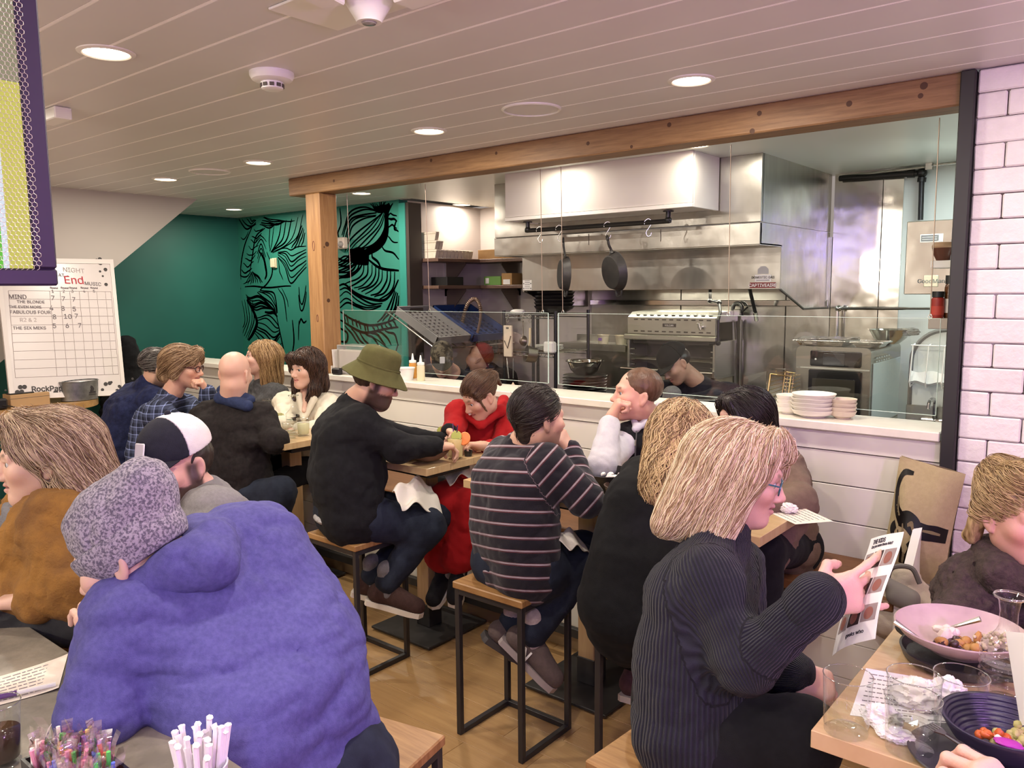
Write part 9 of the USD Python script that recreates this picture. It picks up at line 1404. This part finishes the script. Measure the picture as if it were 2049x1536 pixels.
part(t, 'flap', nets([rc(c + V(-.05, -.075, .055), c + V(.03, -.075, .02), .022, .03, .02), rc(c + V(-.02, -.085, .015), c + V(.035, -.085, -.005), .03, .024, .02)], .005), M('grey_flap', (.16, .145, .125), .7), True); part(t, 'strap', tube(curve([c + V(-.06, -.05, .04), c + V(-.04, -.06, .11), c + V(.02, -.05, .12), c + V(.05, -.05, .07)], 20), .009, 8), M('grey_strap', (.10, .09, .08), .6))
t = thing('bench_end', 'white slanted end panel of the bench beside the steel column', 'panel', (-.69, 3.2, 0)); part(t, 'panel', prism([(2.98, 0), (3.41, 0), (3.41, 1.0), (3.36, 1.0), (2.98, .62)], .03, (-.698, 0, 0), (0, 1, 0), (0, 0, 1)), M('panel_white', (.68, .67, .62), .4))
# ---------------------------------------------------------------- on the bar
BZ = .9505; q = [V(-1.735, 0.456, 0.952), V(-1.698, 0.602, 0.952), V(-1.847, 0.679, 0.952), V(-1.857, 0.511, 0.952)]; flat_paper('answer_sheet', 'printed answer sheet on the concrete bar beside the elbow', [q[0], q[1], q[2], q[3]], menu_m, BZ, 8, seed=12, lift=.004)
a, b = V(-1.750, 0.495, 0.958), V(-1.712, 0.602, 0.958); t = thing('pen', 'purple and white pen lying on the answer sheet', 'pen', lerp(a, b, .5)); part(t, 'barrel', tube([lerp(a, b, .36), b], .0045, 10), trim_m); part(t, 'cap', tube([a, lerp(a, b, .40)], .0055, 10), M('pen_purple', (.09, .02, .16), .4))
c = V(-1.480, 0.423, 0.952); tumbler('dark drink glass cut by the left edge of the picture', c[0] - .02, c[1] + .01, .036, .11, .55, M('cola', (.05, .03, .02), .1), z=BZ)
c = V(-1.301, 0.480, 0.952); SX, SY2 = c[0], c[1]; t = thing('straw_caddy', 'open caddy of wrapped coloured straws on the bar', 'caddy', (SX, SY2, BZ)); part(t, 'caddy', join([box(SX - .095, SX + .095, SY2 - .05, SY2 - .045, BZ, BZ + .05), box(SX - .095, SX + .095, SY2 + .045, SY2 + .05, BZ, BZ + .05), box(SX - .095, SX - .09, SY2 - .045, SY2 + .045, BZ, BZ + .05), box(SX + .09, SX + .095, SY2 - .045, SY2 + .045, BZ, BZ + .05), box(SX - .09, SX + .09, SY2 - .045, SY2 + .045, BZ, BZ + .003)]), blackcap)
sc_ = [M('straw_%d' % k, c_, .35) for k, c_ in enumerate(((.75, .30, .40), (.80, .35, .06), (.75, .60, .08), (.10, .45, .10), (.10, .14, .55), (.55, .30, .70), (.70, .06, .06), (.75, .68, .62)))]; film = pane('straw_film', (.93, .84, .90), .34); g = np.random.default_rng(5)
for k in range(84):
    x, y = SX + g.uniform(-.088, .088), SY2 + g.uniform(-.042, .042); top = V(x + g.normal(0, .006), y + g.normal(0, .006), BZ + g.uniform(.055, .085)); s1 = thing('wrapped_straw', 'film wrapped coloured drinking straw standing in the bar caddy', 'straw', (x, y, BZ + .004), 'wrapped straws in the caddy'); part(s1, 'straw', tube([(x, y, BZ + .0045), top], .0034, 7), sc_[g.integers(8)]); e = top + V(g.normal(0, .010), g.normal(0, .010), g.uniform(.014, .030)); aa = g.uniform(0, PI); sx_ = V(math.cos(aa), math.sin(aa), 0) * g.uniform(.005, .008)
    part(s1, 'wrapper', sheet(3, 9, lambda u, v: list(np.moveaxis(lerp(V(x, y, BZ + .005), top, 0) * (1 - v)[..., None] + e * v[..., None] + sx_ * ((2 * u - 1) * (.8 + .5 * v))[..., None] + np.cross(sx_, [0, 0, 1]) * (.5 * np.sin(v * 16 + k))[..., None] * v[..., None], -1, 0))), film, True)
c = V(-1.159, 0.610, 0.952); cupm = M('straw_cup', (.60, .56, .60), .5); t = thing('straw_cup', 'cup holding white paper wrapped straws at the end of the bar', 'cup', (c[0], c[1], BZ)); part(t, 'cup', lathe([(0, 0), (.036, 0), (.042, .045), (.039, .045), (.034, .003), (0, .003)], (c[0], c[1], BZ), 28), cupm)
for k in range(26):
    a_ = g.uniform(0, 6.28); r = .03 * math.sqrt(g.uniform(0, 1)); x, y = c[0] + r * math.cos(a_), c[1] + r * math.sin(a_); s1 = thing('paper_straw', 'white paper wrapped straw in the cup at the end of the bar', 'straw', (x, y, BZ + .004), 'paper wrapped straws in the cup'); tp = V(x + r * .5 * math.cos(a_), y + r * .5 * math.sin(a_), BZ + g.uniform(.075, .10)); part(s1, 'wrapper', tube([(x, y, BZ + .0045), tp, tp + V(g.normal(0, .003), 0, .006)], [.0045, .0048, .006], 6), M('straw_paper', (.78, .73, .76), .7))
